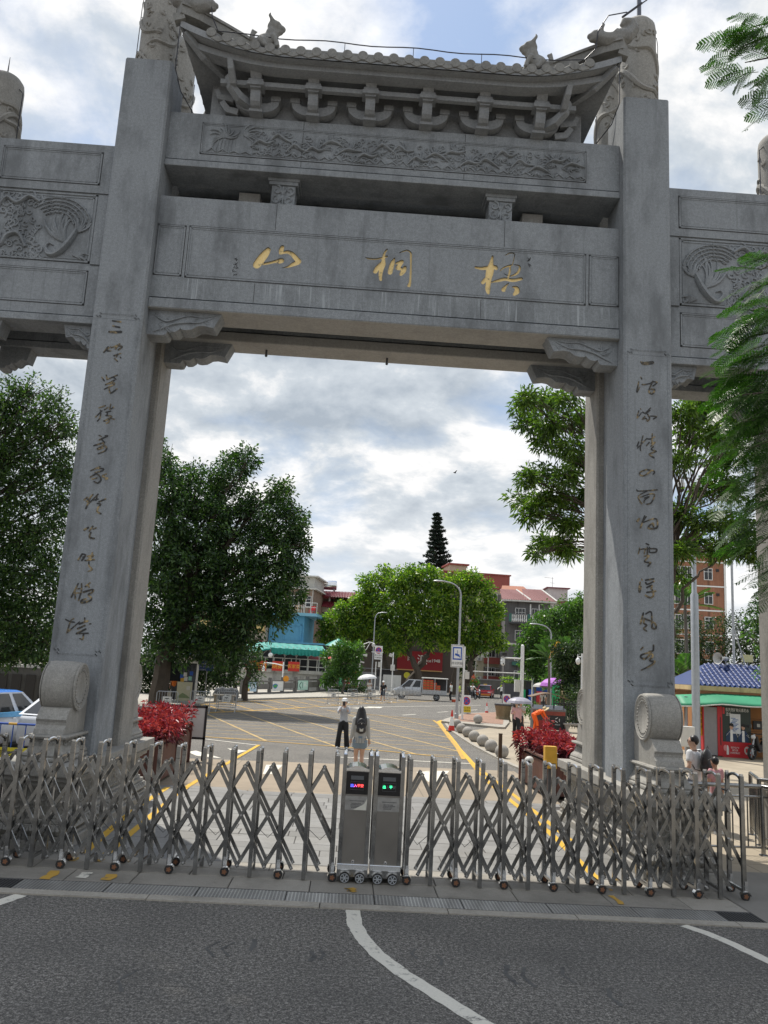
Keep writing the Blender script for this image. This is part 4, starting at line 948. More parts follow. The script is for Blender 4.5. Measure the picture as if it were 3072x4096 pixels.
def bracket_meshes():
    arm = MB(); n = 14
    for sx in (-1, 1):
        poly = [(sx*.075, .055)]+[(sx*(.075+.335*math.sin(k/n*math.pi/2)), .06+.23*(1-math.cos(k/n*math.pi/2))) for k in range(n+1)]+[(sx*.41, .30), (sx*.26, .30), (sx*.24, .27), (sx*.17, .25), (sx*.075, .25)]
        arm.prism(poly if sx < 0 else poly[::-1], -.03, .17)
        arm.box(min(sx*.26, sx*.44), max(sx*.26, sx*.44), -.05, .19, .305, .40)
    base = MB().box(-.12, .12, -.14, .14, .0, .055).box(-.10, .10, -.12, .12, .055, .10)
    fwd = MB(); poly = [(-.14+.0, .056), (-.20, .07), (-.26, .12), (-.29, .20), (-.30, .36), (.20, .36), (.20, .056)]
    fwd.prism(poly, -.09, .09, 'x')
    blk = MB().box(-.155, .155, -.40, -.14, .362, .43).box(-.135, .135, -.385, -.155, .43, .485); blk.prism([(-.10, -.36), (.10, -.36)][::-1]+[(.10, -.2), (-.10, -.2)], .33, .362, 'z')
    up = MB().prism([(-.36, .487), (-.45, .60), (-.52, .66), (-.20, .66), (.1, .472)][::-1], -.10, .10, 'x')
    return [(n_, b_.mesh(n_, SOFF)) for n_, b_ in (('bracket_arm', arm), ('bracket_base', base), ('bracket_tongue', fwd), ('bracket_block', blk), ('bracket_head', up))]
bms = bracket_meshes()
for f in (0, 1):
    for x in (-2.65, -1.59, -.53, .53, 1.59, 2.65):
        br = bpy.data.objects.new('bracket_set', None); COL.objects.link(br); br.parent = arch; br.location = (x, .20 if not f else 2*YC-.20, 12.757); br.rotation_euler = (0, 0, math.pi*f)
        for n_, me in bms: link(n_, me, br)
    yb_ = -.09 if not f else 2*YC+.09
    A(MB().box(-3.2, 3.2, yb_-.045, yb_+.045, 13.135, 13.225), 'bracket_tie_beam', SOFF)
    for sx in (-1, 1):
        mb = MB(); sg = 1 if not f else -1; yq = lambda v: v if not f else 2*YC-v
        def corner(x, y_, z): return (sx*x, yq(y_), z)
        mb.tube([corner(2.72, .2, 12.92), corner(2.95, .0, 12.96), corner(3.10, -.1, 13.10), corner(3.14, -.13, 13.30)], [.10, .10, .09, .09], 4)
        mb.tube([corner(3.05, .1, 13.14), corner(3.06, -.2, 13.14), corner(3.08, -.36, 13.28), corner(3.1, -.42, 13.42)], [.08, .08, .075, .07], 4); mb.tube([corner(2.8, -.09, 13.18), corner(3.3, -.09, 13.18)], .065, 4)
        mb.tube([corner(3.0, .3, 12.84), corner(3.2, .3, 12.88), corner(3.32, .3, 13.05)], [.09, .09, .07], 4); mb.tube([corner(3.1, .3, 13.1), corner(3.38, .3, 13.14), corner(3.44, .3, 13.3)], [.08, .08, .06], 4)
        A(mb, 'corner_bracket', SOFF)
WIRE = paint('conductor_wire', (.06, .06, .07), .5, .6)
mb = MB(); pts = []
for i in range(25):
    x = -3.35+6.7*i/24; pts.append(Vector((x, -.5, 13.86+.02*math.sin(i*1.1)+lift(x)*.2)))
mb.tube([Vector((-3.95, -.5, 15.1)), Vector((-3.62, -.6, 14.85)), Vector((-3.52, -.62, 14.5)), Vector((-3.46, -.6, 14.1))]+pts+[Vector((3.52, -.62, 14.06)), Vector((3.55, -.66, 14.4)), Vector((3.75, -.62, 14.78)), Vector((4.12, -.55, 14.95))], .011, 5)
for x in (-2.3, -1.05, .2, 1.45, 2.6): mb.tube([(x, -.5, 13.6), (x, -.5, 13.87)], .008, 4)
mb.tube([(4.05, -.5, 14.88), (4.42, -.5, 15.22)], .022, 5); mb.tube([(4.36, -.5, 15.16), (4.52, -.5, 15.30)], .012, 5)
A(mb, 'lightning_wire', WIRE)
for s in (-1, 1):
    mb = MB(); x = s*5.085
    mb.tube([(x, .48, 13.62), (x, .48, 15.2), (x-s*.02, .48, 15.36), (x-s*.12, .48, 15.40)], .008, 5); mb.tube([(x, .48, 14.9), (x-s*.09, .48, 14.9)], .006, 4)
    x = s*4.28; mb.tube([(x, 1.9, 12.8), (x, 1.9, 14.6)], .008, 5); mb.tube([(x, .35, 15.0), (x, .35, 13.75), (s*4.2, .6, 13.45), (s*4.05, 1.2, 13.4)], .010, 5)
    x = s*7.40; mb.tube([(x, 1.1, 12.0), (x, 1.1, 13.5), (x+s*.1, 1.1, 13.6)], .010, 5)
    A(mb, 'lightning_wire', WIRE)
A(MB().lathe([(.045, 0), (.04, 3.0)], (4.72, .5, 15.6), 10), 'lightning_rod', paint('rod_blue_grey', (.12, .13, .16), .5, .4))
A(MB().lathe([(.02, 0), (.005, .5)], (-7.82, 1.22, 13.88), 6), 'lightning_rod', WIRE)
FY, BY = -2.27, -1.83; MY = -2.05           # front and back rows of posts
POST = []
def frame_mesh(wheel):
    p = .026; h = 1.60; FY, BY = -.22, .22; parts = {}
    mb = MB()
    for y in (FY, BY): mb.box(-p, p, y-p, y+p, .10 if wheel else .015, h-.16)
    mb.box(-.016, .016, FY+p, BY-p, .105, .14)
    parts['post_pair'] = mb.mesh('post_pair', STEEL)
    mb = MB(); pts = []
    for k in range(13):
        t = math.pi*k/12; pts.append((0, (FY+BY)/2-(BY-FY)/2*math.cos(t)*.93, 1.50+.085*math.sin(t)))
    mb.tube(pts, .019, 6)
    for y in (FY, BY): mb.box(-.026, .026, y-.026, y+.026, h-.165, h-.02)
    parts['arch_cap'] = mb.mesh('arch_cap', STEEL)
    mb = MB()
    for y in (FY, BY): mb.cbox((0, y+(-.004 if y == FY else .004), h-.005), (.042, .03, .022), rx=.0)
    pts2 = [(p_[0], p_[1], p_[2]+.012) for p_ in pts]; mb.tube(pts2, .012, 5)
    parts['bright_cap'] = mb.mesh('bright_cap', CHROME)
    return parts
WH = {}
mb = MB(); mb.lathe([(.0, -.030), (.046, -.030), (.056, -.022), (.056, .022), (.046, .030), (0, .030)], (0, 0, 0), 18, 'y'); WH['caster_tyre'] = mb.mesh('caster_tyre', RUBBER)
mb = MB()
for k in range(5): a = 2*math.pi*k/5; mb.ball((.022*math.cos(a), -.031, .022*math.sin(a)), (.012, .006, .012), 6, 4)
mb.lathe([(.02, -.034), (.02, .034)], (0, 0, 0), 10, 'y'); WH['caster_hub'] = mb.mesh('caster_hub', paint('rusty_hub', (.20, .085, .04), .7))
mb = MB()
for k in range(9):
    a, b = math.pi*(.02+.1*k), math.pi*(.02+.1*(k+1))
    mb.quad((.066*math.cos(a), -.04, .066*math.sin(a)), (.066*math.cos(b), -.04, .066*math.sin(b)), (.066*math.cos(b), .04, .066*math.sin(b)), (.066*math.cos(a), .04, .066*math.sin(a)))
mb.box(-.022, .022, -.03, .03, .05, .14); mb.cbox((0, -.034, .13), (.036, .012, .11)); WH['caster_fork'] = mb.mesh('caster_fork', CHROME)
FM = {True: frame_mesh(True), False: frame_mesh(False)}
def gate_half(xs, wheel0, label, s):
    g = thing('retractable_gate', label, 'gate', (0, 0, 0), 0, 'two halves of the retractable gate')
    for i, x in enumerate(xs):
        wheel = (i % 2 == 0) == wheel0
        fr = bpy.data.objects.new('post_frame', None); COL.objects.link(fr); fr.parent = g; fr.location = (x, MY+rnd.uniform(-.012, .012), 0); fr.rotation_euler = (rnd.uniform(-.006, .006), rnd.uniform(-.008, .008), rnd.uniform(-.05, .05))
        for n_, me in FM[wheel].items(): link(n_, me, fr)
        if wheel:
            for y in (FY, BY):
                for n_, me in WH.items(): link(n_, me, fr, (.012*s, y-MY, .058))
    ext = [xs[0]-(xs[1]-xs[0])]+list(xs)+[xs[-1]+(xs[-1]-xs[-2])]
    mids = [(a+b)/2 for a, b in zip(xs[:-1], xs[1:])]
    Z = [1.375, 1.065, .755, .445, .135]
    def nx(j):                # half-bay index -> x
        k, r_ = divmod(j, 2)
        return xs[k] if r_ == 0 else (xs[k]+xs[k+1])/2
    nmax = 2*(len(xs)-1)
    for j in range(1, nmax, 2):
        for d in (1, -1):
            js = [j+d*q_ for q_ in range(5)]; keep = [q_ for q_ in range(5) if 0 <= js[q_] <= nmax]
            if len(keep) < 2: continue
            a, b = keep[0], keep[-1]
            for yy in (FY+.058, BY-.058):
                o_ = .013*(d if yy < -2 else -d)
                p0 = Vector((nx(js[a]), yy+o_, Z[a])); p1 = Vector((nx(js[b]), yy+o_, Z[b])); dv = (p1-p0)
                mb = MB(); c = (p0+p1)/2
                mb.cbox((0, 0, 0), (dv.length+.05, .020, .043)); o = mb.build('lattice_bar', STEEL, g, c); o.rotation_euler = (0, -math.atan2(dv.z, dv.x), 0)
    for j in range(0, nmax+1):
        pass
    pins = MB()
    for j in range(nmax+1):
        for q_, z in enumerate(Z):
            if (j+q_) % 2 == 1:
                for yy in (FY+.058, BY-.058): pins.lathe([(.013, -.034), (.013, .034)], (nx(j), yy, z), 8, 'y')
    top = MB()
    for j in range(1, nmax, 2): top.cbox((nx(j), (FY+BY)/2, Z[0]), (.022, BY-FY-.07, .022))
    tag(pins.build('pivot_pins', CHROME, g), kind='stuff'); tag(top.build('cross_rods', STEEL, g), kind='stuff')
    wr = MB()
    for k in range(len(xs)-1):
        if k % 2 == 0: wr.tube([(xs[k], BY-.1, .62), ((xs[k]+xs[k+1])/2, BY-.12, .44), (xs[k+1], BY-.1, .58)], .005, 4)
    wr.build('slack_cable', BLACK, g)
    return g
XL = [-.36-.3492*i for i in range(0, 19)]
XR = [.62, .99, 1.225, 1.53, 1.875, 2.20, 2.52, 2.84, 3.165, 3.48, 3.81, 4.12, 4.46, 4.77, 5.11]
XR = [.62]+[.62+(5.11-.62)*(i+1)/14 for i in range(14)]
gl = gate_half(XL, True, 'left half of the steel scissor gate with blue and red lit sign', 1)
gr = gate_half(XR, True, 'right half of the steel scissor gate with green lit sign', 1)
LEDM = {}
def led(name, col):
    if name not in LEDM: LEDM[name] = paint(name, col, .5, emit=3.0)
    return LEDM[name]
BRUSH = paint('brushed_panel', (.23, .215, .195), .38, .8, .1, 3)
def cabinet(g, x0, x1, chars):
    h = bpy.data.objects.new('head_unit', None); COL.objects.link(h); h.parent = g
    def B(mb, n, m, **k): return mb.build(n, m, h, **k)
    xc = (x0+x1)/2; y0, y1 = FY-.03, BY+.03
    mb = MB()
    for x in (x0+.028, x1-.028):
        for y in (y0+.026, y1-.026): mb.box(x-.026, x+.026, y-.026, y+.026, .12, 1.60)
    B(mb, 'corner_post', STEEL)
    mb = MB()
    for x in (x0+.028, x1-.028):
        pts = [(x, (y0+y1)/2-(y1-y0)/2*math.cos(math.pi*k/10)*.93, 1.585+.05*math.sin(math.pi*k/10)) for k in range(11)]
        mb.tube(pts, .022, 6)
    B(mb, 'bright_cap', CHROME)
    B(MB().box(x0+.054, x1-.054, y0+.012, y1-.012, .20, 1.40), 'cabinet_body', BRUSH)
    mb = MB(); n = 8; prof = [(x0+.054+(x1-x0-.108)*i/n, 1.405+.055*math.sin(math.pi*i/n)**.6) for i in range(n+1)]
    mb.prism(prof[::-1], y0-.004, y1+.004); mb.box(x0+.05, x1-.05, y0-.008, y0+.02, 1.395, 1.425); B(mb, 'cabinet_lid', CHROME, smooth=False)
    B(MB().box(x0+.056, x1-.056, y0+.004, y0+.02, 1.10, 1.385), 'display_panel', paint('display_black', (.006, .006, .008), .2))
    B(MB().box(xc-.085, xc+.085, y0-.001, y0+.01, 1.285, 1.335), 'counter_window', paint('counter_grey', (.10, .105, .11), .3))
    mb = MB()
    for a, b, c, d in ((-.09, .09, 1.155, 1.159), (-.09, .09, 1.256, 1.26), (-.09, -.087, 1.155, 1.26), (.087, .09, 1.155, 1.26)): mb.box(xc+a, xc+b, y0+.001, y0+.01, c, d)
    B(mb, 'window_frame', DGREY)
    for i, (ch, m) in enumerate(chars): text(ch, .045, m, (xc-.066+.044*i, y0-.002, 1.207), h, name='led_character', depth=.001)
    B(MB().box(x0+.056, x1-.056, y0+.002, y0+.016, .90, 1.075), 'maker_plate', paint('etched_plate', (.36, .355, .34), .35, .7, .3, 12))
    for i, (t_, z, sz) in enumerate((('智能伸縮門系統', 1.02, .028), ('安全通道 請勿靠近', .985, .018), ('車輛行人 減速慢行', .955, .018))): pass
    mb = MB()
    for z, a, b in ((1.018, -.085, .10), (.985, -.06, .06), (.968, -.07, .08), (.950, -.07, .05), (.932, -.06, .04)):
        x = a
        while x < b:
            w = rnd.uniform(.006, .013); mb.box(xc+x, xc+x+w, y0-.0005, y0+.004, z-.0055, z+.0055); x += w+.005
    tag(B(mb, 'plate_print', DGREY), kind='stuff')
    B(MB().lathe([(.02, 0), (.02, -.006), (.009, -.007)], (xc, y0+.012, .262), 12, 'y'), 'lock_ring', CHROME); B(MB().lathe([(.009, 0), (.009, -.003)], (xc, y0+.003, .262), 8, 'y'), 'key_hole', BLACK)
    B(MB().box(x0, x1, y0-.012, y1+.012, .158, .235), 'bright_skirt', CHROME, bevel=.008)
    B(MB().box(x0, x1, y0-.004, y1+.004, .075, .155), 'chassis', STEEL)
    for sx in (-.095, .10):
        for y in (y0-.012, y1+.012):
            x = xc+sx; w = bpy.data.objects.new('drive_wheel', None); COL.objects.link(w)
            w.parent = g; w.location = (x, y, .066)
            MB().lathe([(.0, -.022), (.05, -.022), (.064, -.016), (.064, .016), (.05, .022), (0, .022)], (0, 0, 0), 22, 'y').build('wheel_tyre', RUBBER, w)
            mb = MB(); mb.lathe([(.048, -.024), (.056, -.024), (.056, .024), (.048, .024), (.048, -.024)], (0, 0, 0), 20, 'y', cap=False)
            for k in range(6):
                a = math.pi*k/3; mb.cbox((.03*math.cos(a), 0, .03*math.sin(a)), (.046, .05, .012), ry=-a)
            mb.lathe([(.014, -.028), (.014, .028)], (0, 0, 0), 10, 'y'); mb.build('wheel_rim', GALV, w)
            mb = MB()
            for rr in (.074, .086):
                for k in range(8):
                    a, b = math.pi*(.04+.115*k), math.pi*(.04+.115*(k+1)); yy0, yy1 = sorted((y-.03+(.086-rr), y+.03-(.086-rr)))
                    mb.quad((rr*math.cos(a), yy0-y, rr*math.sin(a)), (rr*math.cos(b), yy0-y, rr*math.sin(b)), (rr*math.cos(b), yy1-y, rr*math.sin(b)), (rr*math.cos(a), yy1-y, rr*math.sin(a)))
            mb.build('wheel_arch', CHROME, w)
    return h
Bl, Rd_, Gn = led('led_blue', (.10, .12, 1.0)), led('led_red', (1.0, .07, .07)), led('led_green', (.05, .9, .35)); Of = paint('led_off', (.20, .20, .20), .5)
cabinet(gl, -.285, .118, (('出', Bl), ('入', led('led_magenta', (.9, .1, .5))), ('平', Rd_), ('安', Rd_)))
cabinet(gr, .14, .545, (('出', Gn), ('入', Of), ('平', Gn), ('安', Of)))
gl_torn = MB().prism([(-.12, .905), (.05, .905), (.06, 1.05), (.02, .98)], FY-.0315, FY-.0295).build('torn_sticker', paint('torn_paper', (.62, .60, .52), .7), gl)
def railing(pts, label, h=1.12, bar=.13, posts=None, rt=.036, group='steel railings beside the archway'):
    t = thing('steel_railing', label, 'railing', (0, 0, 0), 0, group)
    P = [Vector((p[0], p[1], 0)) for p in pts]
    up = lambda p, z: Vector((p.x, p.y, z))
    MB().tube([up(p, h) for p in P], rt, 10).build('top_tube', STEEL, t, smooth=True)
    MB().tube([up(p, h-.17) for p in P], .019, 8).build('upper_rail', STEEL, t, smooth=True); MB().tube([up(p, .13) for p in P], .019, 8).build('lower_rail', STEEL, t, smooth=True)
    for p in P:
        mb = MB().tube([up(p, 0.01), up(p, h)], .038, 10); mb.lathe([(.075, .008), (.07, .02), (.04, .03)], (p.x, p.y, 0), 12); mb.build('post', STEEL, t, smooth=True)
    for a, b in zip(P[:-1], P[1:]):
        n = max(1, int((b-a).length/bar))
        for i in range(1, n):
            p = a.lerp(b, i/n); MB().tube([up(p, .13), up(p, h-.17)], .0125, 6).build('baluster', STEEL, t)
    return t
railing([(5.55, .66), (6.88, .74), (7.35, -.30), (7.7, -1.6)], 'steel tube railing turning the corner right of the pillar base')
railing([(5.62, 2.5), (5.55, .9)], 'short steel railing running back beside the right stone plinth', 1.05)
railing([(7.62, 2.66), (7.27, 1.62), (8.0, 1.1), (8.6, .2)], 'outer steel railing with bent top tube at the right edge', 1.14)
railing([(-9.0, .9), (-6.6, .75), (-5.42, .70)], 'low steel tube railing left of the left stone plinth', .93)
RLEAF = leafmat('red_leaf', (.10, .010, .022), (.30, .016, .05), (.52, .07, .12), .25)
RLEAF2 = leafmat('shaded_red_leaf', (.035, .008, .015), (.10, .015, .03), (.22, .03, .05), .2)  # for the lower leaves, their shade put into a darker red
def leaf_cloud(centres, normals, L, W, droop, q, bend=.25):
    n = len(centres); d = normals+q.normal(0, .55, (n, 3)); d /= np.linalg.norm(d, axis=1)[:, None]+1e-9
    d[:, 2] -= droop; d /= np.linalg.norm(d, axis=1)[:, None]+1e-9
    r = q.normal(0, 1, (n, 3)); a = np.cross(d, r); a /= np.linalg.norm(a, axis=1)[:, None]+1e-9
    up = np.cross(a, d); s = q.uniform(.65, 1.25, n)[:, None]
    b = centres; tip = centres+d*L*s-np.array([0, 0, 1])*bend*L*s; mid = centres+d*L*.48*s+up*L*.10*s
    v = np.stack([b, mid+a*W*.5*s, tip, mid-a*W*.5*s], 1).reshape(-1, 3)
    return v
def leaf_obj(name, v, mat, parent=None, loc=None, kind=None):
    n = len(v)//4; me = bpy.data.meshes.new(name); me.vertices.add(len(v)); me.vertices.foreach_set('co', v.astype(np.float32).ravel())
    idx = np.arange(n)*4; tri = np.stack([idx, idx+1, idx+2, idx, idx+2, idx+3], 1).ravel()
    me.loops.add(len(tri)); me.loops.foreach_set('vertex_index', tri.astype(np.int32)); me.polygons.add(2*n)
    me.polygons.foreach_set('loop_start', (np.arange(2*n)*3).astype(np.int32)); me.polygons.foreach_set('loop_total', np.full(2*n, 3, np.int32))
    me.materials.append(mat); me.update(calc_edges=True); me.validate()
    o = link(name, me, parent, loc)
    if kind: o['kind'] = kind
    return o
GAP = [-.75]
def blob_points(blobs, n, q, shell=.45, tuft=10, tr=.16, flat=1.0):
    vol = np.array([b[3]*b[4]*b[5] for b in blobs])**(2/3); pr = vol/vol.sum(); nt = max(1, n//tuft)
    ids = q.choice(len(blobs), nt, p=pr); B = np.array(blobs, float)[ids]
    u = q.normal(0, 1, (nt, 3)); u /= np.linalg.norm(u, axis=1)[:, None]; rad = (1-shell*q.random(nt)**1.6)[:, None]
    rad *= 1+.16*np.sin(u[:, :1]*7+ids[:, None])*np.cos(u[:, 1:2]*6+ids[:, None]*2)
    rad *= np.where(q.random(nt) < .10, q.uniform(1.05, 1.38, nt), 1.0)[:, None]
    c = B[:, :3]+u*B[:, 3:6]*rad
    sz = np.sqrt(vol.mean()); fq = 5.2/max(sz, .2); w = c*fq
    gap = np.sin(w[:, 0]+1.7*np.sin(w[:, 2]*.7))+np.sin(w[:, 1]*1.1+1.3*np.sin(w[:, 0]*.6))+np.sin(w[:, 2]*1.3+1.1*np.sin(w[:, 1]*.8))
    c = c[gap > GAP[0]]; u = u[gap > GAP[0]]
    cc = np.repeat(c, tuft, 0); nn = np.repeat(u, tuft, 0); off = q.normal(0, 1, cc.shape); off /= np.linalg.norm(off, axis=1)[:, None]
    t = tr*q.random(len(cc))[:, None]**.5
    return cc+off*t*np.array([1, 1, flat]), nn*.55+off*.75+np.array([0, 0, .25])
def planter(name, label, x0, x1, y0, y1, h, rz, seed, n, label_sh, ph=.62):
    c = ((x0+x1)/2, (y0+y1)/2, 0.006); w, d = (x1-x0)/2, (y1-y0)/2
    t = thing(name, label, 'planter', c, rz, 'wooden planter boxes')
    MB().box(-w+.03, w-.03, -d+.03, d-.03, .05, h-.06).build('soil_box', paint('soil', (.03, .02, .015), .95), t)
    def boards(ax, s, L, off):
        k = max(3, int(L*2/.115))
        for i in range(k):
            a = -L+2*L*i/k+.004; b = -L+2*L*(i+1)/k-.004
            if ax == 'x': MB().box(a, b, off-.012, off+.012, .06, h-.07).build('board', WOODR, t)
            else: MB().box(off-.012, off+.012, a, b, .06, h-.07).build('board', WOODR, t)
    boards('x', 1, w, -d); boards('x', 1, w, d); boards('y', 1, d, -w); boards('y', 1, d, w)
    mb = MB(); e = .02
    for sx in (-1, 1):
        for sy in (-1, 1): mb.box(sx*w-.045, sx*w+.045, sy*d-.045, sy*d+.045, 0, h)
    mb.build('corner_post', WOODR, t)
    mb = MB()
    for sy in (-1, 1): mb.box(-w-.04, w+.04, sy*d-.05, sy*d+.05, h+.002, h+.04)
    for sx in (-1, 1): mb.box(sx*w-.05, sx*w+.05, -d+.052, d-.052, h+.003, h+.039)
    for sy in (-1, 1): mb.box(-w+.046, w-.046, sy*d-.02, sy*d+.02, .05, .12)
    mb.build('rim', WOODR, t)
    q = np.random.default_rng(seed)
    s = thing('red_shrub', label_sh, 'shrub', (c[0], c[1], h), rz, 'red shrubs in the planters')
    bl = []
    for i in range(14): bl.append((q.uniform(-w*.9, w*.9), q.uniform(-d*.9, d*.9), q.uniform(.12, ph*.55), .30, .30, q.uniform(.22, .36)))
    p, nn = blob_points(bl, n, q, .5, 12, .10)
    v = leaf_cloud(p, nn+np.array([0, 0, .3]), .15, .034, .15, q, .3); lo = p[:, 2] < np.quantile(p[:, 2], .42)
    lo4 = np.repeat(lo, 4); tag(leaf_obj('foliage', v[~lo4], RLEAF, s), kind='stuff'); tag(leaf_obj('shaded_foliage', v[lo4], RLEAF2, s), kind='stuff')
    st = MB()
    for i in range(16): x, y = q.uniform(-w*.8, w*.8), q.uniform(-d*.8, d*.8); st.tube([(x*.6, y*.6, -.1), (x, y, .3)], .012, 5)
    st.build('stems', paint('red_stem', (.09, .02, .02), .8), s)
a = G(2118, 3172); planter('wooden_planter', 'dark red wooden planter box beside the right pillar base', 4.46, 5.6, 6.15, 9.0, .86, 0, 5, 6500, 'deep red leafy shrub in the planter near the right pillar', .60)
planter('wooden_planter', 'front wooden planter box close to the left stone plinth', -5.3, -4.28, 5.0, 6.9, .88, 0, 6, 5200, 'bright red shrub in the planter nearest the left pillar', .58)
planter('wooden_planter', 'rear wooden planter box behind another, near the left pillar', -5.5, -4.42, 7.4, 9.4, .98, 0, 8, 4800, 'bright red shrub in the rear planter of the left pair', .55)
def sign_frame(t, w, h, z0, m): pass
yb = thing('gate_sensor_post', 'yellow metal box on a dark post beside the right planter', 'control box', (4.16, 4.55, 0))
MB().box(-.13, .13, -.09, .09,   .84, 1.30).build('box', YEL, yb, bevel=.012); MB().box(-.04, .04, -.03, .03, 0, .84).build('post', DGREY, yb); MB().box(-.10, .10, -.095, -.088, .92, .95).build('slot', BLACK, yb)
cm = thing('dome_camera', 'small white camera fixed low in front of the right planter', 'camera', (3.72, 4.6, 0)); MB().ball((0, 0, .98), (.10, .10, .085), 12, 8).build('housing', OFFW, cm, smooth=True); MB().lathe([(.03, 0), (.03, .92)], (0, 0, 0), 8).build('post', DGREY, cm); MB().ball((-.03, -.06, .94), .06, 10, 6).build('lens', BLACK, cm, smooth=True)
tag(MB().box(-.045, .045, -.045, .045, 0, 1.15).cbox((0, 0, 1.16), (.10, .10, .02)).build('wooden_post', paint('old_wood', (.08, .055, .035), .8), None, (4.0, 9.55, 0)), 'short dark square wooden post at the corner of the right planter', 'post')
wb = thing('notice_stand', 'blank pale board in a black frame behind the left planter', 'notice board', (Uy(742, 2880, 9.9).x, 9.9, 0))
MB().box(-.55, .55, -.02, .02, .62, 1.42).build('board', paint('board_grey', (.5, .5, .5), .6), wb)
mb = MB()
for a_, b_, c_, d_ in ((-.58, .58, 1.40, 1.46), (-.58, .58, .56, .62), (-.58, -.52, .0, 1.46), (.52, .58, .0, 1.46)): mb.box(a_, b_, -.03, .03, c_, d_)
mb.build('frame', BLACK, wb)
SPH = [(5.11, 25.5), (5.09, 23.3), (5.05, 21.1), (5.08, 19.1), (5.03, 16.9), (5.05, 14.9)]
BALL = stone('ball_granite', (.33, .31, .28), .3, .35, .2)
def ball(x, y, r, label, z=0.0):
    b = thing('stone_ball', label, 'bollard', (x, y, z), rnd.uniform(0, 6), 'round stone bollards along the kerb')
    MB().ball((0, 0, r*.93), r, 28, 18).build('sphere', BALL, b, smooth=True); MB().lathe([(r*.5, 0), (r*.42, .03)], (0, 0, 0), 16).build('foot', CONC, b)
lab = ['stone ball bollard nearest the red traffic cone', 'second stone ball along the kerb from the traffic cone', 'third stone ball along the kerb from the traffic cone', 'third stone ball from the red planter along the kerb', 'second stone ball from the red planter along the kerb', 'nearest and largest stone ball, just behind the red planter']
for (x, y), l in zip(SPH, lab): ball(x, y, .232, l)
ball(5.42, 29.4, .22, 'stone ball half hidden behind the traffic cone'); ball(6.87, 31.8, .25, 'lone stone ball standing on the paved traffic island', .11)
def cone(x, y, h, label):
    t = thing('traffic_cone', label, 'traffic cone', (x, y, .004), .3, 'red and white traffic cones')
    RC = paint('cone_red', (.62, .03, .02), .5); k = h/.95
    MB().cbox((0, 0, .02), (.36*k, .36*k, .04)).build('base', DGREY, t); MB().lathe([(.155*k, .04), (.118*k, .28*h)], (0, 0, 0), 18).build('lower_band', RC, t, smooth=True)
    MB().lathe([(.117*k, .28*h), (.065*k, .70*h)], (0, 0, 0), 18).build('reflective_sleeve', WHITE, t, smooth=True); MB().lathe([(.064*k, .70*h), (.028*k, h)], (0, 0, 0), 18).build('tip', RC, t, smooth=True)
cone(4.75, 26.2, .98, 'large red and white traffic cone at the yellow kerb corner'); cone(9.55, 45.0, .80, 'far red and white traffic cone standing alone on the road')
PLQ = paint('plaque_white', (.66, .66, .63), .5); PLG = paint('plaque_print', (.05, .05, .055), .6)
def barrier_meshes():
    W, H = .50, 1.08; out = []
    def T(n, pts, r, m=GALV): out.append((n, MB().tube(pts, r, 6).mesh(n, m)))
    T('frame_tube', [(-W, 0, .05), (-W, 0, H-.07), (-W+.07, 0, H), (W-.07, 0, H), (W, 0, H-.07), (W, 0, .05)], .019); T('bottom_tube', [(-W, 0, .27), (W, 0, .27)], .017)
    for i in range(1, 8): x = -W+2*W*i/8; T('bar', [(x, 0, .27), (x, 0, H)], .009)
    for s in (-1, 1): T('foot', [(s*W, -.26, 0.01), (s*W, -.22, .07), (s*W, 0, .12), (s*W, .22, .07), (s*W, .26, 0.01)], .016)
    out.append(('plaque', MB().box(-.21, .21, -.026, -.016, .53, .84).mesh('plaque', PLQ)))
    mb = MB().prism([(-.13, .71), (-.09, .76), (-.04, .78), (.02, .765), (.06, .78), (.13, .72), (.06, .735), (0, .70), (-.05, .735)][::-1], -.029, -.0265); out.append(('plaque_emblem', mb.mesh('plaque_emblem', PLG)))
    out.append(('plaque_print', textmesh('梧桐山', .105, PLG, depth=.001)))
    return out
BMESH = barrier_meshes()
def barrier(u, v, rz, label, pos=None):
    p = G(u, v) if pos is None else Vector(pos)
    t = thing('crowd_barrier', label, 'barrier', (p.x, p.y, .004), rz, 'steel crowd barriers on the road')
    for n_, me in BMESH:
        o = link(n_, me, t)
        if n_ == 'plaque_print': o.location = (0, -.028, .61); o.rotation_euler = (R(90), 0, 0)
barrier(662, 2858, .12, 'leftmost crowd barrier, standing before the white booth'); barrier(795, 2853, .08, 'crowd barrier below the blue notice board'); barrier(901, 2849, .05, 'front barrier of the overlapping pair near the walking man'); barrier(907, 2838, .1, 'back barrier of the overlapping pair near the walking man')
for (u, v), rz, l in (((1331, 2820), .75, 'crowd barrier below the poster with the shield emblem'), ((1408, 2816), .75, 'crowd barrier before the green upright sign'), ((1479, 2814), .7, 'crowd barrier in front of the man with the white umbrella'), ((1545, 2812), .9, 'crowd barrier beside the man in black'), ((1608, 2806), .35, 'crowd barrier in front of the nose of the delivery van'), ((1492, 2797), .2, 'rear crowd barrier behind the man with the white umbrella'), ((1570, 2798), .3, 'rear crowd barrier between the man in black and the van')): barrier(u, v, rz, l)
def no_parking(par, x, z, r, y, sc=1.0):
    MB().lathe([(r, 0), (r, -.012)], (x, y, z), 24, 'y').build('red_ring', RED, par); MB().lathe([(r*.80, -.013), (r*.80, -.017)], (x, y, z), 24, 'y').build('blue_disc', BLUE, par)
    mb = MB(); mb.cbox((x, y-.02, z), (r*1.7, .006, r*.2), ry=R(45)); mb.cbox((x, y-.0235, z), (r*1.7, .006, r*.2), ry=R(-45)); mb.build('red_cross', RED, par)
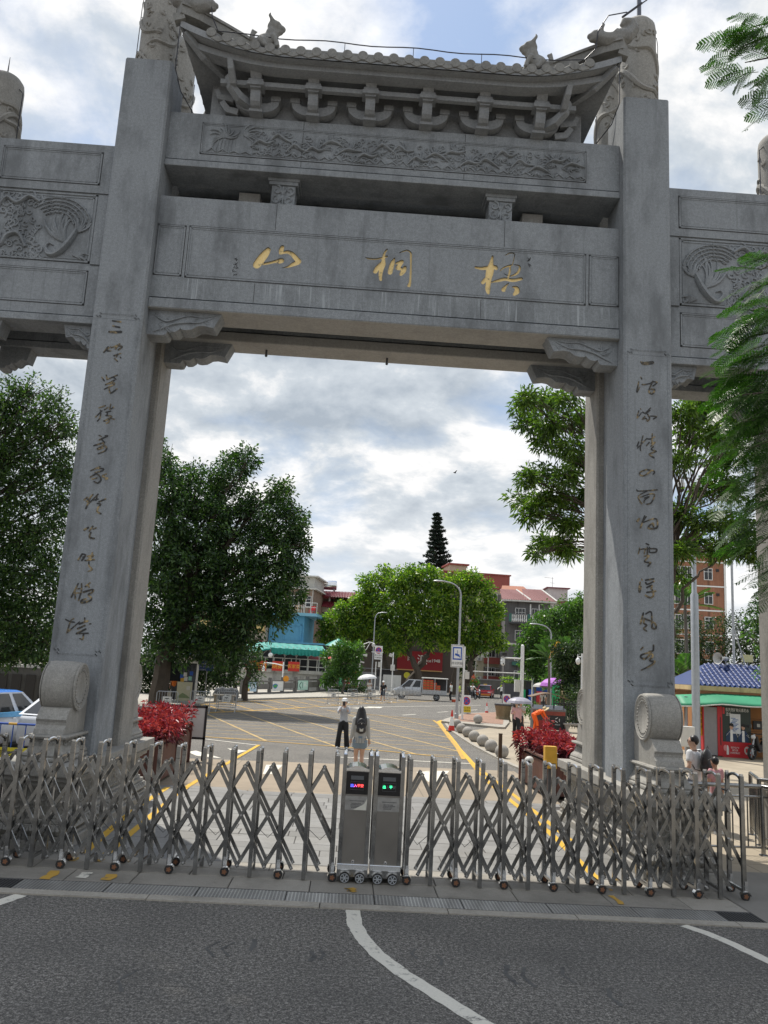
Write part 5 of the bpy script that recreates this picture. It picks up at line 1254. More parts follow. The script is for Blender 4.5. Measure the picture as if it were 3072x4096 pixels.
def aframe(u, v, rz, label):
    p = G(u, v); t = thing('folding_sign', label, 'folding sign', (p.x, p.y, .11 if v > 2840 else 0.12), rz, 'yellow and white folding no-parking signs')
    f = bpy.data.objects.new('front_leaf', None); COL.objects.link(f); f.parent = t; f.rotation_euler = (R(-10), 0, 0); f.location = (0, -.22, 0)
    MB().box(-.31, .31, -.012, .012, .04, 1.22).build('panel', WHITE, f); MB().box(-.29, .29, -.02, -.013, .10, .50).build('yellow_panel', paint('sign_yellow', (.80, .60, .02), .5), f)
    no_parking(f, 0, .84, .27, -.013)
    text('禁止停车', .125, BLACK, (0, -.022, .38), f, depth=.001); text('违者拖车', .125, BLACK, (0, -.022, .22), f, depth=.001)
    MB().cbox((0, .17, .6), (.6, .02, 1.2), rx=R(10)).build('back_leaf', GALV, t)
aframe(1862, 2862, .1, 'folding no-parking sign beside the white pole on the island'); aframe(2024, 2846, .2, 'folding no-parking sign behind the tree stump planter')
def lamp(label, p, h, arm, r=.085, m=GALV, rz=0.0, head=True, group='street lamps'):
    t = thing('street_lamp', label, 'street lamp', p, rz, group)
    MB().lathe([(r*1.5, 0), (r*1.5, .3), (r, .32), (r*.62, h-.8)], (0, 0, 0), 12).build('pole', m, t, smooth=True)
    pts = [(0, 0, h-.82)]+[(arm*(1-math.cos(a)), 0, h-.82+.75*math.sin(a)) for a in [R(15*k) for k in range(1, 6)]]+[(arm*1.25, 0, h-.02)]
    MB().tube(pts, [r*.62]*3+[r*.5]*(len(pts)-3), 8).build('arm', m, t, smooth=True)
    if head: e = pts[-1]; s = 1 if arm > 0 else -1; MB().ball((e[0]+s*.28, 0, e[2]-.0), (.36, .13, .055), 12, 6).build('lamp_head', m, t, smooth=True)
    return t
p = G(1825, 2882); lamp('tall grey street lamp carrying the blue camera sign', (p.x, p.y, .1), 8.0, -.85); PY = p.y
p = G(832, 2782); lamp('plain grey lamp pole in front of the blue notice board', (p.x, p.y, .1), 7.9, -.9, .07, GREY)
lamp('grey street lamp rising out of the bushes right of the road', (Uy(2204, 2600, 52).x, 52, 0), 6.9, -.9, .09)
lamp('far grey street lamp in front of the broad green trees', (Uy(1493, 2600, 82).x, 82, .1), 9.0, .6, .08)
c = Uy(1829, 2624, PY-.2); cs = thing('camera_sign', 'white sign with a blue camera symbol and four characters on lamp pole', 'sign', (c.x, PY-.2, c.z), R(-4))
MB().box(-.37, .37, -.015, .015, -.66, .66).build('plate', WHITE, cs, bevel=.006)
mb = MB()
for a_, b_, c_, d_ in ((-.34, .34, .61, .63), (-.34, .34, -.63, -.61), (-.34, -.32, -.63, .63), (.32, .34, -.63, .63)): mb.box(a_, b_, -.019, -.015, c_, d_)
mb.build('border', BLACK, cs); MB().box(-.27, .27, -.020, -.0155, -.22, .52).build('blue_panel', BLUE, cs); MB().box(-.20, .20, -.024, -.0205, -.14, .44).build('white_panel', WHITE, cs)
mb = MB(); mb.cbox((.0, -.027, .06), (.27, .004, .12), ry=R(18)); mb.cbox((.13, -.0285, -.03), (.10, .004, .06), ry=R(40)); mb.box(-.012, .012, -.0295, -.025, .10, .34); mb.build('camera_symbol', BLUE, cs)
text('违法抓拍', .165, BLACK, (0, -.018, -.43), cs, depth=.001); MB().box(-.04, .04, .015, .08, -.3, .3).build('bracket', GALV, cs)
p = G(1848, 2886); wp = thing('white_pole', 'slim white pole with a white box beside the camera sign', 'pole', (p.x, p.y, .1))
MB().lathe([(.065, 0), (.06, 4.15)], (0, 0, 0), 10).build('pole', WHITE, wp, smooth=True); MB().box(.06, .32, -.1, .1, 2.3, 2.72).build('control_box', OFFW, wp, bevel=.01); MB().box(-.1, .1, -.1, .1, 0, .04).build('base_plate', GALV, wp)
cc = thing('cctv_mast', 'white mast with two cameras on a side arm above the road', 'camera mast', (Uy(2088, 2700, 50).x, 50, 0))
MB().lathe([(.15, 0), (.13, 5.0)], (0, 0, 0), 14).build('mast', WHITE, cc, smooth=True); MB().ball((0, 0, 5.0), .13, 12, 6).build('cap', WHITE, cc, smooth=True); MB().tube([(.1, 0, 4.05), (-1.65, 0, 4.05)], .065, 8).build('arm', WHITE, cc)
MB().cbox((-1.5, -.05, 4.32), (.38, .5, .26), rz=.3).build('bullet_camera', BLACK, cc, bevel=.03); MB().lathe([(.05, 4.05), (.16, 3.95), (.17, 3.75)], (-1.5, 0, 0), 12).build('dome_shroud', WHITE, cc, smooth=True)
MB().ball((-1.5, 0, 3.62), .17, 12, 8).build('dome_camera', WHITE, cc, smooth=True); MB().ball((-1.47, -.12, 3.6), .07, 8, 6).build('lens', BLACK, cc); MB().box(-.55, -.15, -.2, .2, 1.55, 2.45).build('equipment_box', OFFW, cc, bevel=.01)
def cctv_pole(label, p, h, extra):
    t = thing('camera_pole', label, 'camera pole', p); MB().lathe([(.075, 0), (.06, h)], (0, 0, 0), 10).build('pole', WHITE, t, smooth=True); extra(t); return t
def ex1(t):
    MB().tube([(0, 0, 4.7), (.3, 0, 5.2), (.9, 0, 5.45), (1.35, 0, 5.4)], .05, 8).build('arm', WHITE, t); MB().tube([(0, 0, 4.2), (.6, 0, 4.6), (1.0, 0, 5.38)], .03, 6).build('brace', WHITE, t)
    MB().ball((1.4, 0, 5.15), (.2, .2, .24), 10, 8).build('dome_camera', OFFW, t, smooth=True); MB().box(.12, .75, -.2, .2, 3.85, 4.15).build('equipment_box', OFFW, t)
    for x, z in ((-.35, 3.5), (-.5, 3.25), (.25, 3.2)): MB().cbox((x, -.1, z), (.45, .25, .14), ry=.2).build('floodlight', OFFW, t)
p = G(1437, 2760); cctv_pole('white pole with curved arm and floodlights left of the signs', (Uy(1440, 2650, 80).x, 80, .1), 5.5, ex1)
def ex2(t): MB().box(-.22, .22, -.15, .15, 2.45, 3.1).build('equipment_box', OFFW, t); MB().cbox((-.25, 0, 4.1), (.35, .2, .35), ry=.4).build('horn', OFFW, t)
cctv_pole('white pole with a square box left of the delivery van', (Uy(1569, 2700, 77).x, 77, .1), 4.4, ex2)
def ex3(t): MB().ball((-.25, -.05, 3.75), (.14, .14, .2), 10, 8).build('dome_camera', WHITE, t, smooth=True); MB().tube([(0, 0, 4.0), (-.25, 0, 4.0)], .03, 6).build('arm', WHITE, t); MB().lathe([(.05, 0), (.02, .3)], (-.25, 0, 3.85), 8).build('cap', WHITE, t)
cctv_pole('white pole with an egg-shaped camera close to the right pillar', (Uy(2328, 2720, 33.5).x, 33.5, .0), 4.2, ex3)
np_ = thing('parking_sign', 'white board with red and blue circle on a white post', 'sign', (Uy(1509, 2700, 76).x, 76, .1))
MB().lathe([(.08, 0), (.07, 5.0)], (.36, .06, 0), 10).build('post', WHITE, np_, smooth=True); MB().lathe([(.05, 0), (.05, 3.3)], (-.2, .06, 0), 8).build('post', WHITE, np_); MB().box(-.42, .42, -.02, .02, 3.55, 5.0).build('plate', WHITE, np_)
no_parking(np_, 0, 4.5, .34, -.022); text('禁止停车', .19, BLACK, (0, -.03, 3.98), np_, depth=.001); text('严禁停放', .19, BLACK, (0, -.03, 3.72), np_, depth=.001); MB().box(-.75, .5, -.05, .0, 4.28, 4.36).build('tube_light', WHITE, np_); MB().box(.02, .32, -.1, .0, 2.75, 3.3).build('box', OFFW, np_)
fp = thing('finger_post', 'white direction post with small red and blue arrow boards', 'signpost', (Uy(1405, 2700, 74).x, 74, .1)); MB().lathe([(.10, 0), (.09, 2.35)], (0, 0, 0), 10).build('post', WHITE, fp)
MB().box(-.18, .18, -.1, .1, 2.15, 2.5).build('cap_board', RED, fp)
for i, (x, z, m) in enumerate(((-.5, 2.02, paint('sky_blue', (.12, .40, .62), .5)), (.48, 2.1, RED), (.25, 1.85, RED), (-.45, 1.3, RED), (-.45, 1.05, paint('brown_sign', (.12, .05, .04), .5)), (-.42, .8, WHITE), (-.48, .55, RED), (.42, .65, RED), (-.35, .28, YEL), (.38, .22, RED), (-.35, .08, BLUE))):
    MB().prism([(x-.3, z-.08), (x+.3, z-.08), (x+.38*(1 if x > 0 else .8), z), (x+.3, z+.08), (x-.3, z+.08)], -.03, .03).build('arrow_board', m, fp)
gs = thing('green_sign', 'upright green information board beside the hedge', 'sign', (Uy(1366, 2720, 74).x, 74, .1), .1); MB().box(-.27, .27, -.06, .06, 0, 1.55).build('board', GREEN, gs)
for i in range(6): MB().box(-.15, rnd.uniform(0, .18), -.066, -.06, 1.3-.2*i, 1.34-.2*i).build('print_line', WHITE, gs)
text('T', .16, WHITE, (.08, -.065, 1.42), gs, depth=.001)
rb = thing('red_notice_board', 'grey board with rows of red strips behind the finger post', 'notice board', (Uy(1391, 2720, 77).x, 77, .1)); MB().box(-.35, .35, -.04, .04, 0, 1.6).build('board', GREY, rb)
for i in range(5): MB().box(-.3, .3, -.05, -.04, .2+.28*i, .36+.28*i).build('strip', RED if i % 2 == 0 else OFFW, rb)
b_ = Uy(807, 2647, 38.2); bn = thing('notice_board', 'blue notice board with white characters on two thin posts', 'notice board', (b_.x, 38.2, .12), R(3)); W_ = .76
zt, zb = Uy(807, 2612, 38.2).z-.12, Uy(807, 2682, 38.2).z-.12
MB().prism([(-W_, zb+.28), (-W_+.18, zb), (W_, zb), (W_, zt), (-W_, zt)][::-1], -.02, .02).build('plate', paint('notice_blue', (.02, .06, .20), .5), bn)
mb = MB(); mb.box(-W_-.02, W_+.02, -.03, .0, zt, zt+.03).box(W_, W_+.025, -.03, 0, zb, zt); mb.build('edge', OFFW, bn)
for x in (-.3, .35): MB().lathe([(.03, 0), (.03, zb+.3)], (x, .05, 0), 8).build('post', GREY, bn)
for i, l_ in enumerate(('告  示', '根据深圳市梧桐山风景区', '管理处梧桐山风景区车辆管理', '规定，社会车辆未经许可批准', '同意批准，不得进入风景区', '不得占道停车')): text(l_, .105 if i else .13, OFFW, (0, -.024, zt-.13-.175*i), bn, depth=.001)
bt = thing('sales_booth', 'small white framed booth with dark window and poster counter', 'booth', (-10.15, 37.2, .12), R(6))
MB().box(-1.75, -.98, .3, 1.9, 0, 2.55).build('side_wall', paint('booth_side', (.16, .17, .19), .6), bt); MB().box(-1.62, -1.1, .285, .31, .4, 2.15).build('blue_door', paint('door_blue', (.015, .035, .12), .5), bt)
mb = MB(); mb.box(-.9, -.78, 0, .1, 0, 2.5).box(.78, .9, 0, .1, 0, 2.5).box(-.9, .9, 0, .1, 2.3, 2.52).box(-.95, .95, .0, 1.8, -.0, .06); mb.build('frame', WHITE, bt); MB().box(-1.0, 1.05, -.35, 1.9, 2.72, 2.82).build('roof', OFFW, bt); MB().box(-.85, .85, -.2, -.15, 2.5, 2.7).build('awning_valance', OFFW, bt)
MB().box(-.78, .78, 1.7, 1.75, 0, 2.3).build('back_wall', DGREY, bt); MB().box(-.78, .78, .05, .07, 1.2, 2.3).build('window_glass', GLASS, bt); MB().box(-.25, .62, -.12, .05, .08, 1.18).build('poster_counter', paint('poster_cream', (.52, .50, .36), .6), bt); MB().prism([(-.2, .3), (.1, .55), (.35, .42), (.58, .25), (-.2, .25)][::-1], -.13, -.122).build('poster_landscape', paint('poster_green', (.22, .28, .14), .6), bt); MB().box(.3, .52, -.13, -.121, .72, .95).build('poster_patch', OFFW, bt)
for i, (x, z, m) in enumerate(((-.05, 1.5, BLUE), (.15, 1.62, OFFW), (.2, 1.36, OFFW), (.45, 1.4, paint('mint', (.25, .5, .42), .5)), (.0, 1.3, YEL), (.5, 1.7, BLUE))): MB().box(x-.1, x+.1, .03, .048, z-.12, z+.12).build('window_notice', m, bt)
MB().box(-1.0, -.55, -.35, .0, .0, .62).build('step_box', CONC, bt)
st = thing('stone_bench', 'low stone bench right of the white booth under the trees', 'bench', (-7.9, 39.5, .12)); MB().box(-.7, .7, -.2, .2, .38, .48).build('seat', CONC, st, bevel=.01)
for x in (-.5, .5): MB().box(x-.1, x+.1, -.15, .15, 0, .38).build('leg', CONC, st)
wr = thing('wrapped_goods', 'grey cloth-covered heap behind the blue notice board posts', 'covered heap', (-8.2, 42.5, .12)); mb = MB()
for i in range(5): mb.ball((-.6+.3*i, 0, .4), (.24, .3, .42+.08*(i%2)), 10, 8)
wr_ = link('cloth', remeshed(mb, 'cloth', .08, paint('grey_cloth', (.10, .105, .11), .9)), wr)
BAL = stone('balustrade_stone', (.155, .15, .14), .2, .5, .4)
bpx = [(964, 2783), (1021, 2782), (1076, 2780), (1127, 2778), (1178, 2776), (1226, 2774), (1272, 2771), (1308, 2769), (1350, 2767)]
bp = [G(u, v) for u, v in bpx]
bal = thing('stone_balustrade', 'grey stone balustrade with square posts along the far kerb', 'balustrade', (0, 0, .12))
def bar3(mb, a, b, z0, z1, th):
    d = (b-a); n = Vector((-d.y, d.x, 0)).normalized()*th/2; a0, b0 = Vector((a.x, a.y, 0)), Vector((b.x, b.y, 0))
    v = [a0-n, b0-n, b0+n, a0+n]; mb.add([(*q.xy, z0) for q in v]+[(*q.xy, z1) for q in v], [(0, 3, 2, 1), (4, 5, 6, 7), (0, 1, 5, 4), (1, 2, 6, 5), (2, 3, 7, 6), (3, 0, 4, 7)])
scl = [((p_-CAM).length)/72 for p_ in bp]
for p_, s in zip(bp, scl): MB().cbox((p_.x, p_.y, .62*s), (.26*s, .26*s, 1.24*s), rz=-.4).cbox((p_.x, p_.y, 1.28*s), (.22*s, .22*s, .10*s), rz=-.4).build('post', BAL, bal)
for (a, b), s in zip(zip(bp[:-1], bp[1:]), scl):
    for n_, z0, z1, th in (('top_rail', .98, 1.12, .16), ('panel', .38, .85, .10), ('base_rail', .0, .12, .3)): mb = MB(); bar3(mb, a, b, z0*s, z1*s, th*s); mb.build(n_, BAL, bal)
POSTERS = [('pale blue poster with a green sprout on the balustrade', (.45, .60, .72), 'sprout'), ('white poster with a blue and green island on the balustrade', (.68, .70, .68), 'island'), ('mint poster with a recycling symbol on the balustrade', (.42, .64, .55), 'recycle'), ('white poster with a shield emblem on the balustrade', (.68, .68, .66), 'shield')]
for k, (i, (lab, colr, kind)) in enumerate(zip((0, 2, 4, 6), POSTERS)):
    a, b = bp[i], bp[i+1]; s = scl[i]; m_ = (a+b)/2; d = (b-a); rz = math.atan2(d.y, d.x); L = d.length
    n = Vector((d.y, -d.x, 0)).normalized()*.16*s
    t = thing('poster', lab, 'poster', (m_.x+n.x, m_.y+n.y, .12), rz, 'posters on the balustrade'); w = L*.42; z0, z1 = .22*s, 1.02*s
    MB().box(-w, w, -.01, .01, z0, z1).build('sheet', paint('poster_'+kind, colr, .6), t); h = z1-z0; zc = (z0+z1)/2; G1 = paint('poster_leaf', (.05, .30, .06), .6)
    if kind == 'sprout': MB().prism([(-w*.85, z0+.02), (-w*.1, z0+.02), (-w*.2, z0+h*.3), (-w*.5, z0+h*.38), (-w*.8, z0+h*.3)][::-1], -.014, -.011).build('soil_print', paint('poster_amber', (.72, .45, .10), .6), t); MB().prism([(-w*.5, z0+h*.3), (-w*.15, z0+h*.6), (-w*.3, z0+h*.85), (-w*.45, z0+h*.65), (-w*.6, z0+h*.9), (-w*.75, z0+h*.6)][::-1], -.018, -.0145).build('leaf_print', G1, t)
    elif kind == 'island': MB().prism([(-w*.5+w*.45*math.cos(a_)*(1+.15*math.sin(3*a_)), zc+h*.26*math.sin(a_)) for a_ in [k_*math.pi/8 for k_ in range(16)]][::-1], -.014, -.011).build('water_print', paint('poster_blue', (.03, .16, .42), .5), t); MB().prism([(-w*.5+w*.33*math.cos(a_)*(1+.2*math.sin(2*a_)), zc+h*.16*math.sin(a_)) for a_ in [k_*math.pi/8 for k_ in range(16)]][::-1], -.018, -.0145).build('island_print', G1, t)
    elif kind == 'recycle':
        mb = MB()
        for q_ in range(3): a_ = math.pi/2+q_*2.094; mb.cbox((-w*.4+w*.28*math.cos(a_+.5), -.013, zc+h*.22*math.sin(a_+.5)), (w*.42, .004, h*.12), ry=-(a_+math.pi/2+.5))
        mb.build('recycle_print', paint('poster_dark', (.03, .10, .09), .6), t)
    else: MB().prism([(-w*.85, zc+h*.25), (-w*.65, zc+h*.32), (-w*.45, zc+h*.25), (-w*.48, zc-h*.1), (-w*.65, zc-h*.3), (-w*.82, zc-h*.1)][::-1], -.014, -.011).build('shield_print', paint('poster_dark', (.03, .10, .09), .6), t)
    for q_ in range(3): MB().box(w*.1, w*rnd.uniform(.5, .85), -.014, -.011, zc+h*(.22-.16*q_), zc+h*(.28-.16*q_)).build('print_line', DGREY if kind == 'shield' else WHITE, t)
o = G(1136, 2722, 1.4); oc = thing('orange_octagon_sign', 'orange octagon plate fixed to the top of the balustrade', 'sign', (bp[3].x+.3, bp[3].y-.4, .12)); s = scl[3]
MB().lathe([(.26*s, -.02), (.26*s, .02)], (0, 0, 1.22*s), 8, 'y').build('plate', paint('amber', (.75, .30, .02), .5), oc); MB().box(-.03, .03, 0, .06, .9*s, 1.2*s).build('bracket', GREY, oc)
pl = thing('patio_lamp', 'white bent-arm lamp rising behind the balustrade', 'lamp', (Uy(1085, 2700, 68).x, 68, .12)); MB().tube([(1.1, 0, 0), (1.1, 0, 2.7)], .07, 8).build('post', WHITE, pl); MB().tube([(1.1, 0, 2.35), (.3, 0, 2.5), (-.75, 0, 2.55), (-.8, 0, 2.2)], .05, 6).build('arm', WHITE, pl); MB().ball((-.8, 0, 1.95), (.16, .16, .28), 10, 8).build('globe', WHITE, pl)
kx, ky = Uy(2826, 2900, 20.0).x+1.13, 20.9
TANW = paint('kiosk_wall', (.38, .17, .06), .75, 0, .2, 3)
ks = thing('kiosk', 'tan kiosk with blue tiled hip roof and green awning', 'kiosk', (kx, ky, 0), R(-7))
MB().box(-1.25, 5.5, .0, 4.0, 0, 2.75).build('wall', TANW, ks)
mb = MB()
for i in range(1, 5): mb.box(-1.26, 5.52, -.008, .01, .55*i, .55*i+.02)
mb.build('wall_grooves', paint('groove_brown', (.16, .07, .03), .8), ks)
KB = paint('kiosk_blue_tile', (.010, .035, .155), .45, 0, .3, 5, dirt=.35); EZ, RZ = 3.02, 4.05
mb = MB(); mb.add([(-1.45, -.6, EZ), (6, -.6, EZ), (6, 4.6, EZ), (-1.45, 4.6, EZ), (-.25, 1.6, RZ), (6, 1.6, RZ)], [(0, 1, 5, 4), (2, 3, 4, 5), (3, 0, 4)]); mb.build('roof', KB, ks)
for k in range(38):
    x = -1.32+.2*k; f0 = max(0.0, 1-((x+1.45)/1.2)) if x < -.25 else 0.0; top = 1-f0
    a = Vector((x, -.6, EZ+.02)); b = Vector((x, -.6+2.2*top, EZ+.02+(RZ-EZ)*top)); n = max(2, int(9*top))
    mb = MB()
    for j in range(n): p0 = a.lerp(b, j/n); p1 = a.lerp(b, (j+.96)/n); mb.tube([p0+Vector((0, 0, .016)), p1+Vector((0, 0, .004))], [.058, .052], 6)
    mb.build('roof_tile_row', KB, ks)
MB().box(-1.45, 6, -.62, -.55, EZ-.22, EZ-.01).build('front_fascia', paint('fascia_cream', (.55, .42, .22), .7, 0, .2, 3, dirt=.6), ks); MB().box(-1.47, -1.4, -.55, 4.6, EZ-.22, EZ-.01).build('end_fascia', paint('fascia_cream', (.55, .42, .22), .7), ks); MB().box(-1.25, 5.8, -.3, 4.2, EZ-.5, EZ-.23).build('wall_top', paint('kiosk_pink', (.5, .28, .16), .7), ks)
AW = paint('awning_green', (.03, .28, .14), .6, 0, .3, 1.2); AWG = paint('awning_fade', (.28, .36, .30), .6, 0, .3, 1.5)
mb = MB()
def aw(u, v):
    x = -2.1+7.8*u; e = min(1.0, (x+2.1)/1.6); return Vector((x, -.55-1.05*v*(.75+.25*e), 2.52+.16*e-.42*v**1.3-.02*math.sin(x*3)*v))
mb.use(AW).grid(aw, 30, 5); o = mb.build('awning', AW, ks, smooth=True); o.modifiers.new('s', 'SOLIDIFY').thickness = .025
mb = MB(); pts = [aw(i/30, 1.0)+Vector((0, -.01, -.02)) for i in range(31)]; mb.tube(pts, .03, 5); mb.build('awning_edge', OFFW, ks)
MB().box(-2.12, -1.95, -1.0, -.6, 1.5, 2.35).build('awning_end_flap', paint('rust_orange', (.45, .12, .03), .7), ks); MB().tube([(-1.75, -.8, 0), (-1.75, -.8, 2.5)], .07, 10).build('awning_post', GALV, ks); MB().tube([(-1.75, -.8, 2.1), (-1.2, -.1, 2.1)], .05, 6).build('awning_beam', GREY, ks)
for x in (1.35, 1.85): MB().box(x-.2, x+.2, -.09, -.01, 1.22, 1.58).build('meter_box', BLACK, ks); MB().box(x-.06, x+.06, -.095, -.09, 1.32, 1.46).build('meter_label', OFFW, ks)
MB().box(.92, 1.08, -.05, -.01, 1.28, 1.42).build('socket_box', OFFW, ks)
fz = thing('drinks_cabinet', 'red framed drinks cabinet with a dark green poster front', 'drinks cabinet', (kx, ky, 0), R(-7)); fz.scale = (1, 1, .92); ks.scale = (1, 1, .92); fz.scale.x = .62; PR = paint('cabinet_red', (.50, .012, .02), .45)
MB().box(-1.75, -1.5, -.95, -.3, .05, 2.12).build('side_leaf', paint('cabinet_grey', (.28, .27, .28), .5), fz); mb = MB(); mb.box(-1.83, -1.755, -.97, -.3, .05, 2.15).box(-.9, -.6, -.97, -.3, 0.05, 2.15).box(-.6, 1.22, -.95, -.3, 0, .06); mb.build('frame', PR, fz)
MB().box(-1.5, -.9, -.93, -.3, .05, 2.1).build('door_glass', paint('cabinet_grey', (.28, .27, .28), .5), fz); MB().box(-.60, 1.22, -.94, -.3, .06, .66).build('red_panel', PR, fz); MB().box(-.60, 1.22, -.935, -.3, .664, 2.22).build('poster_panel', paint('poster_dark_green', (.022, .035, .028), .5), fz); MB().box(-.74, -.69, -.985, -.97, .5, 1.7).build('handle', BLACK, fz)
text('含天然矿物元素的水', .165, WHITE, (.37, -.942, 2.02), fz, depth=.001); text('适合', .165, WHITE, (-.18, -.942, 1.83), fz, depth=.001); MB().box(-.55, -.43, -.943, -.936, 1.84, 2.12).build('brand_flash', RED, fz)
for i, l_ in enumerate(('我们不生产水', '我们只做', '大自然的搬运工')): text(l_, .09, WHITE, (.18, -.948, .42-.11*i), fz, depth=.001, align='LEFT' if 0 else 'CENTER')
MB().lathe([(.17, 0), (.17, -.01)], (.93, -.94, .33), 20, 'y').build('round_badge', paint('badge', (.62, .58, .56), .5), fz); MB().box(.84, 1.02, -.956, -.951, .25, .41).build('badge_print', RED, fz)
mb = MB(); mb.lathe([(.085, 0), (.09, .25), (.06, .36), (.03, .42), (.03, .48)], (-.28, -.90, .12), 12); mb.build('bottle_print', WHITE, fz); MB().lathe([(.13, 0), (.13, -.008)], (-.42, -.945, .40), 16, 'y').build('red_badge', paint('badge_pink', (.7, .25, .25), .5), fz)
MB().box(-.10, .56, -.948, -.94, 1.02, 1.86).build('leaflet', paint('leaflet_white', (.66, .68, .70), .6), fz); mb = MB()
for i in range(10): mb.box(-.05+.06*(i % 3), .25+.09*(i % 3), -.952, -.949, 1.12+.06*i, 1.15+.06*i)
mb.build('leaflet_print', paint('leaflet_blue', (.04, .14, .36), .6), fz)
SKN = paint('skin_print', (.50, .30, .21), .6); HBL = paint('hair_print', (.01, .01, .01), .6)
for x, s in ((-.02, 1), (.72, .92)):
    MB().prism([(x-.34*s, .68), (x+.34*s, .68), (x+.34*s, 1.0), (x+.14, 1.17), (x-.14, 1.17), (x-.36*s, 1.0)][::-1], -.946-.0015*s, -.938).build('printed_vest', paint('vest_print', (.02, .05, .11), .6), fz)
    MB().prism([(x-.09, .68), (x+.09, .68), (x+.07, 1.16), (x-.07, 1.16)][::-1], -.951-.0015*s, -.949).build('printed_shirt', WHITE, fz)
    MB().lathe([(.115*s, 0), (.115*s, -.005)], (x, -.952, 1.30), 16, 'y').build('printed_face', SKN, fz); MB().prism([(x+.14*math.cos(a_), 1.33+.14*math.sin(a_)) for a_ in [math.pi*k_/8-.2 for k_ in range(9)]], -.963, -.958).build('printed_hair', HBL, fz)
    MB().tube([(x+.28*s, -.953, 1.02), (x+.38*s, -.953, .88), (x+.18, -.953, .98 if s < 1 else 1.2)], .05, 5, flat=.15).build('printed_sleeve', WHITE, fz); MB().tube([(x-.26*s, -.953, 1.02), (x-.34*s, -.953, .92), (x-.08, -.953, 1.14)], .05, 5, flat=.15).build('printed_sleeve', WHITE, fz)
bnr = thing('yellow_banner', 'narrow yellow banner with black characters hanging by the kiosk', 'banner', (Uy(2806, 2880, 20.2).x, 20.2, 0), R(-5)); MB().prism([(-.13, 2.02), (-.12, 1.05), (-.05, .78), (.10, .78), (.15, 1.0), (.13, 2.02)], -.004, .004).build('cloth', paint('banner_yellow', (.72, .44, .02), .7), bnr)
for i, ch in enumerate('生态园林'): text(ch, .16, BLACK, (-.02, -.008, 1.78-.22*i), bnr, depth=.001)
hs = thing('horn_loudspeaker', 'grey horn loudspeaker on the ridge of the blue roof', 'loudspeaker', (Uy(2895, 2640, 22.2).x, ky+1.3, 3.72), R(-65)); MB().lathe([(.06, 0), (.10, -.14), (.22, -.34), (.26, -.38), (.24, -.37), (.08, -.16)], (0, 0, .25), 18, 'y', cap=False).build('horn', OFFW, hs, smooth=True); MB().lathe([(.09, .0), (.09, .2)], (0, 0, .25), 12, 'y').build('driver', GALV, hs); MB().tube([(0, .1, .18), (0, .15, -.05)], .03, 6).build('bracket', GALV, hs)
fpz = thing('roof_mast', 'thin grey mast standing on the blue kiosk roof', 'mast', (Uy(2936, 2640, 22.5).x, ky+1.6, 3.7)); MB().tube([(0, 0, 0), (.0, 0, 8.5)], .055, 8).build('pole', GALV, fpz); MB().tube([(.5, 0, 0), (.05, 0, 1.6)], .03, 6).build('stay', GALV, fpz); MB().box(-.35, .35, -.1, .1, -.02, .06).build('base', GALV, fpz)
yp = thing('small_yellow_sign', 'small pale yellow plate above the right end of the blue roof', 'sign', (Uy(2990, 2640, 23.5).x, ky+2.6, 3.7)); MB().box(-.25, .25, -.02, .02, .22, .55).build('plate', paint('pale_yellow', (.62, .58, .28), .6), yp); MB().box(-.02, .02, -.01, .01, 0, .22).build('post', GREY, yp)
tp = thing('camera_mast', 'tall grey pole with a dome camera on top near kiosk', 'camera mast', (Uy(2779, 2500, 19.6).x, 19.6, 0)); MB().lathe([(.16, 0), (.155, 6.4), (.10, 6.5), (.085, 11.0)], (0, 0, 0), 14).build('pole', GALV, tp, smooth=True); MB().tube([(0, 0, 10.9), (0, 0, 11.25), (-.2, 0, 11.32), (-.55, 0, 11.3)], .055, 8).build('arm', GALV, tp); MB().lathe([(.10, 11.2), (.17, 11.05), (.17, 10.9)], (-.5, 0, 0), 12).build('shroud', WHITE, tp); MB().ball((-.5, 0, 10.82), .15, 10, 8).build('dome', BLACK, tp)
uc = thing('utility_cabinet', 'grey metal utility cabinet standing by the tall pole', 'utility cabinet', (Uy(2747, 2950, 18.4).x, 18.4, 0), R(-10)); MB().box(-.26, .26, -.2, .2, .45, 1.2).build('cabinet', OFFW, uc, bevel=.01); MB().box(-.25, -.02, -.212, -.202, .48, 1.17).build('door', OFFW, uc); MB().lathe([(.07, 0), (.07, .45)], (.05, 0, 0), 10).build('leg', GREY, uc)
ts_ = thing('waste_shelter', 'black recycling bin shelter with curved brown roof and red panel', 'waste bin', (Uy(2192, 2870, 30.5).x, 30.5, 0), R(-4)); mb = MB()
MB().box(-.85, .85, -.4, .5, .08, 1.1).build('bin_body', DGREY, ts_); MB().box(-.82, .0, -.42, -.40, .12, .55).build('red_panel', paint('panel_red', (.32, .03, .03), .5), ts_); MB().box(-.82, .82, -.425, -.40, .82, 1.05).build('landscape_panel', paint('panel_redgreen', (.30, .06, .04), .5, 0, .5, 4), ts_); MB().box(.05, .84, -.422, -.40, .12, .8).build('black_panel', BLACK, ts_)
mb = MB()
for q_ in range(3): a_ = math.pi/2+q_*2.094; mb.cbox((.42+.10*math.cos(a_+.5), -.43, .60+.10*math.sin(a_+.5)), (.15, .006, .03), ry=-(a_+math.pi/2+.5))
mb.build('recycle_symbol', WHITE, ts_); text('其他垃圾', .07, WHITE, (.42, -.43, .36), ts_, depth=.001)
for x in (-.8, -.25, .3, .82): MB().box(x-.03, x+.03, .0, .06, 1.1, 1.75).build('post', BLACK, ts_)
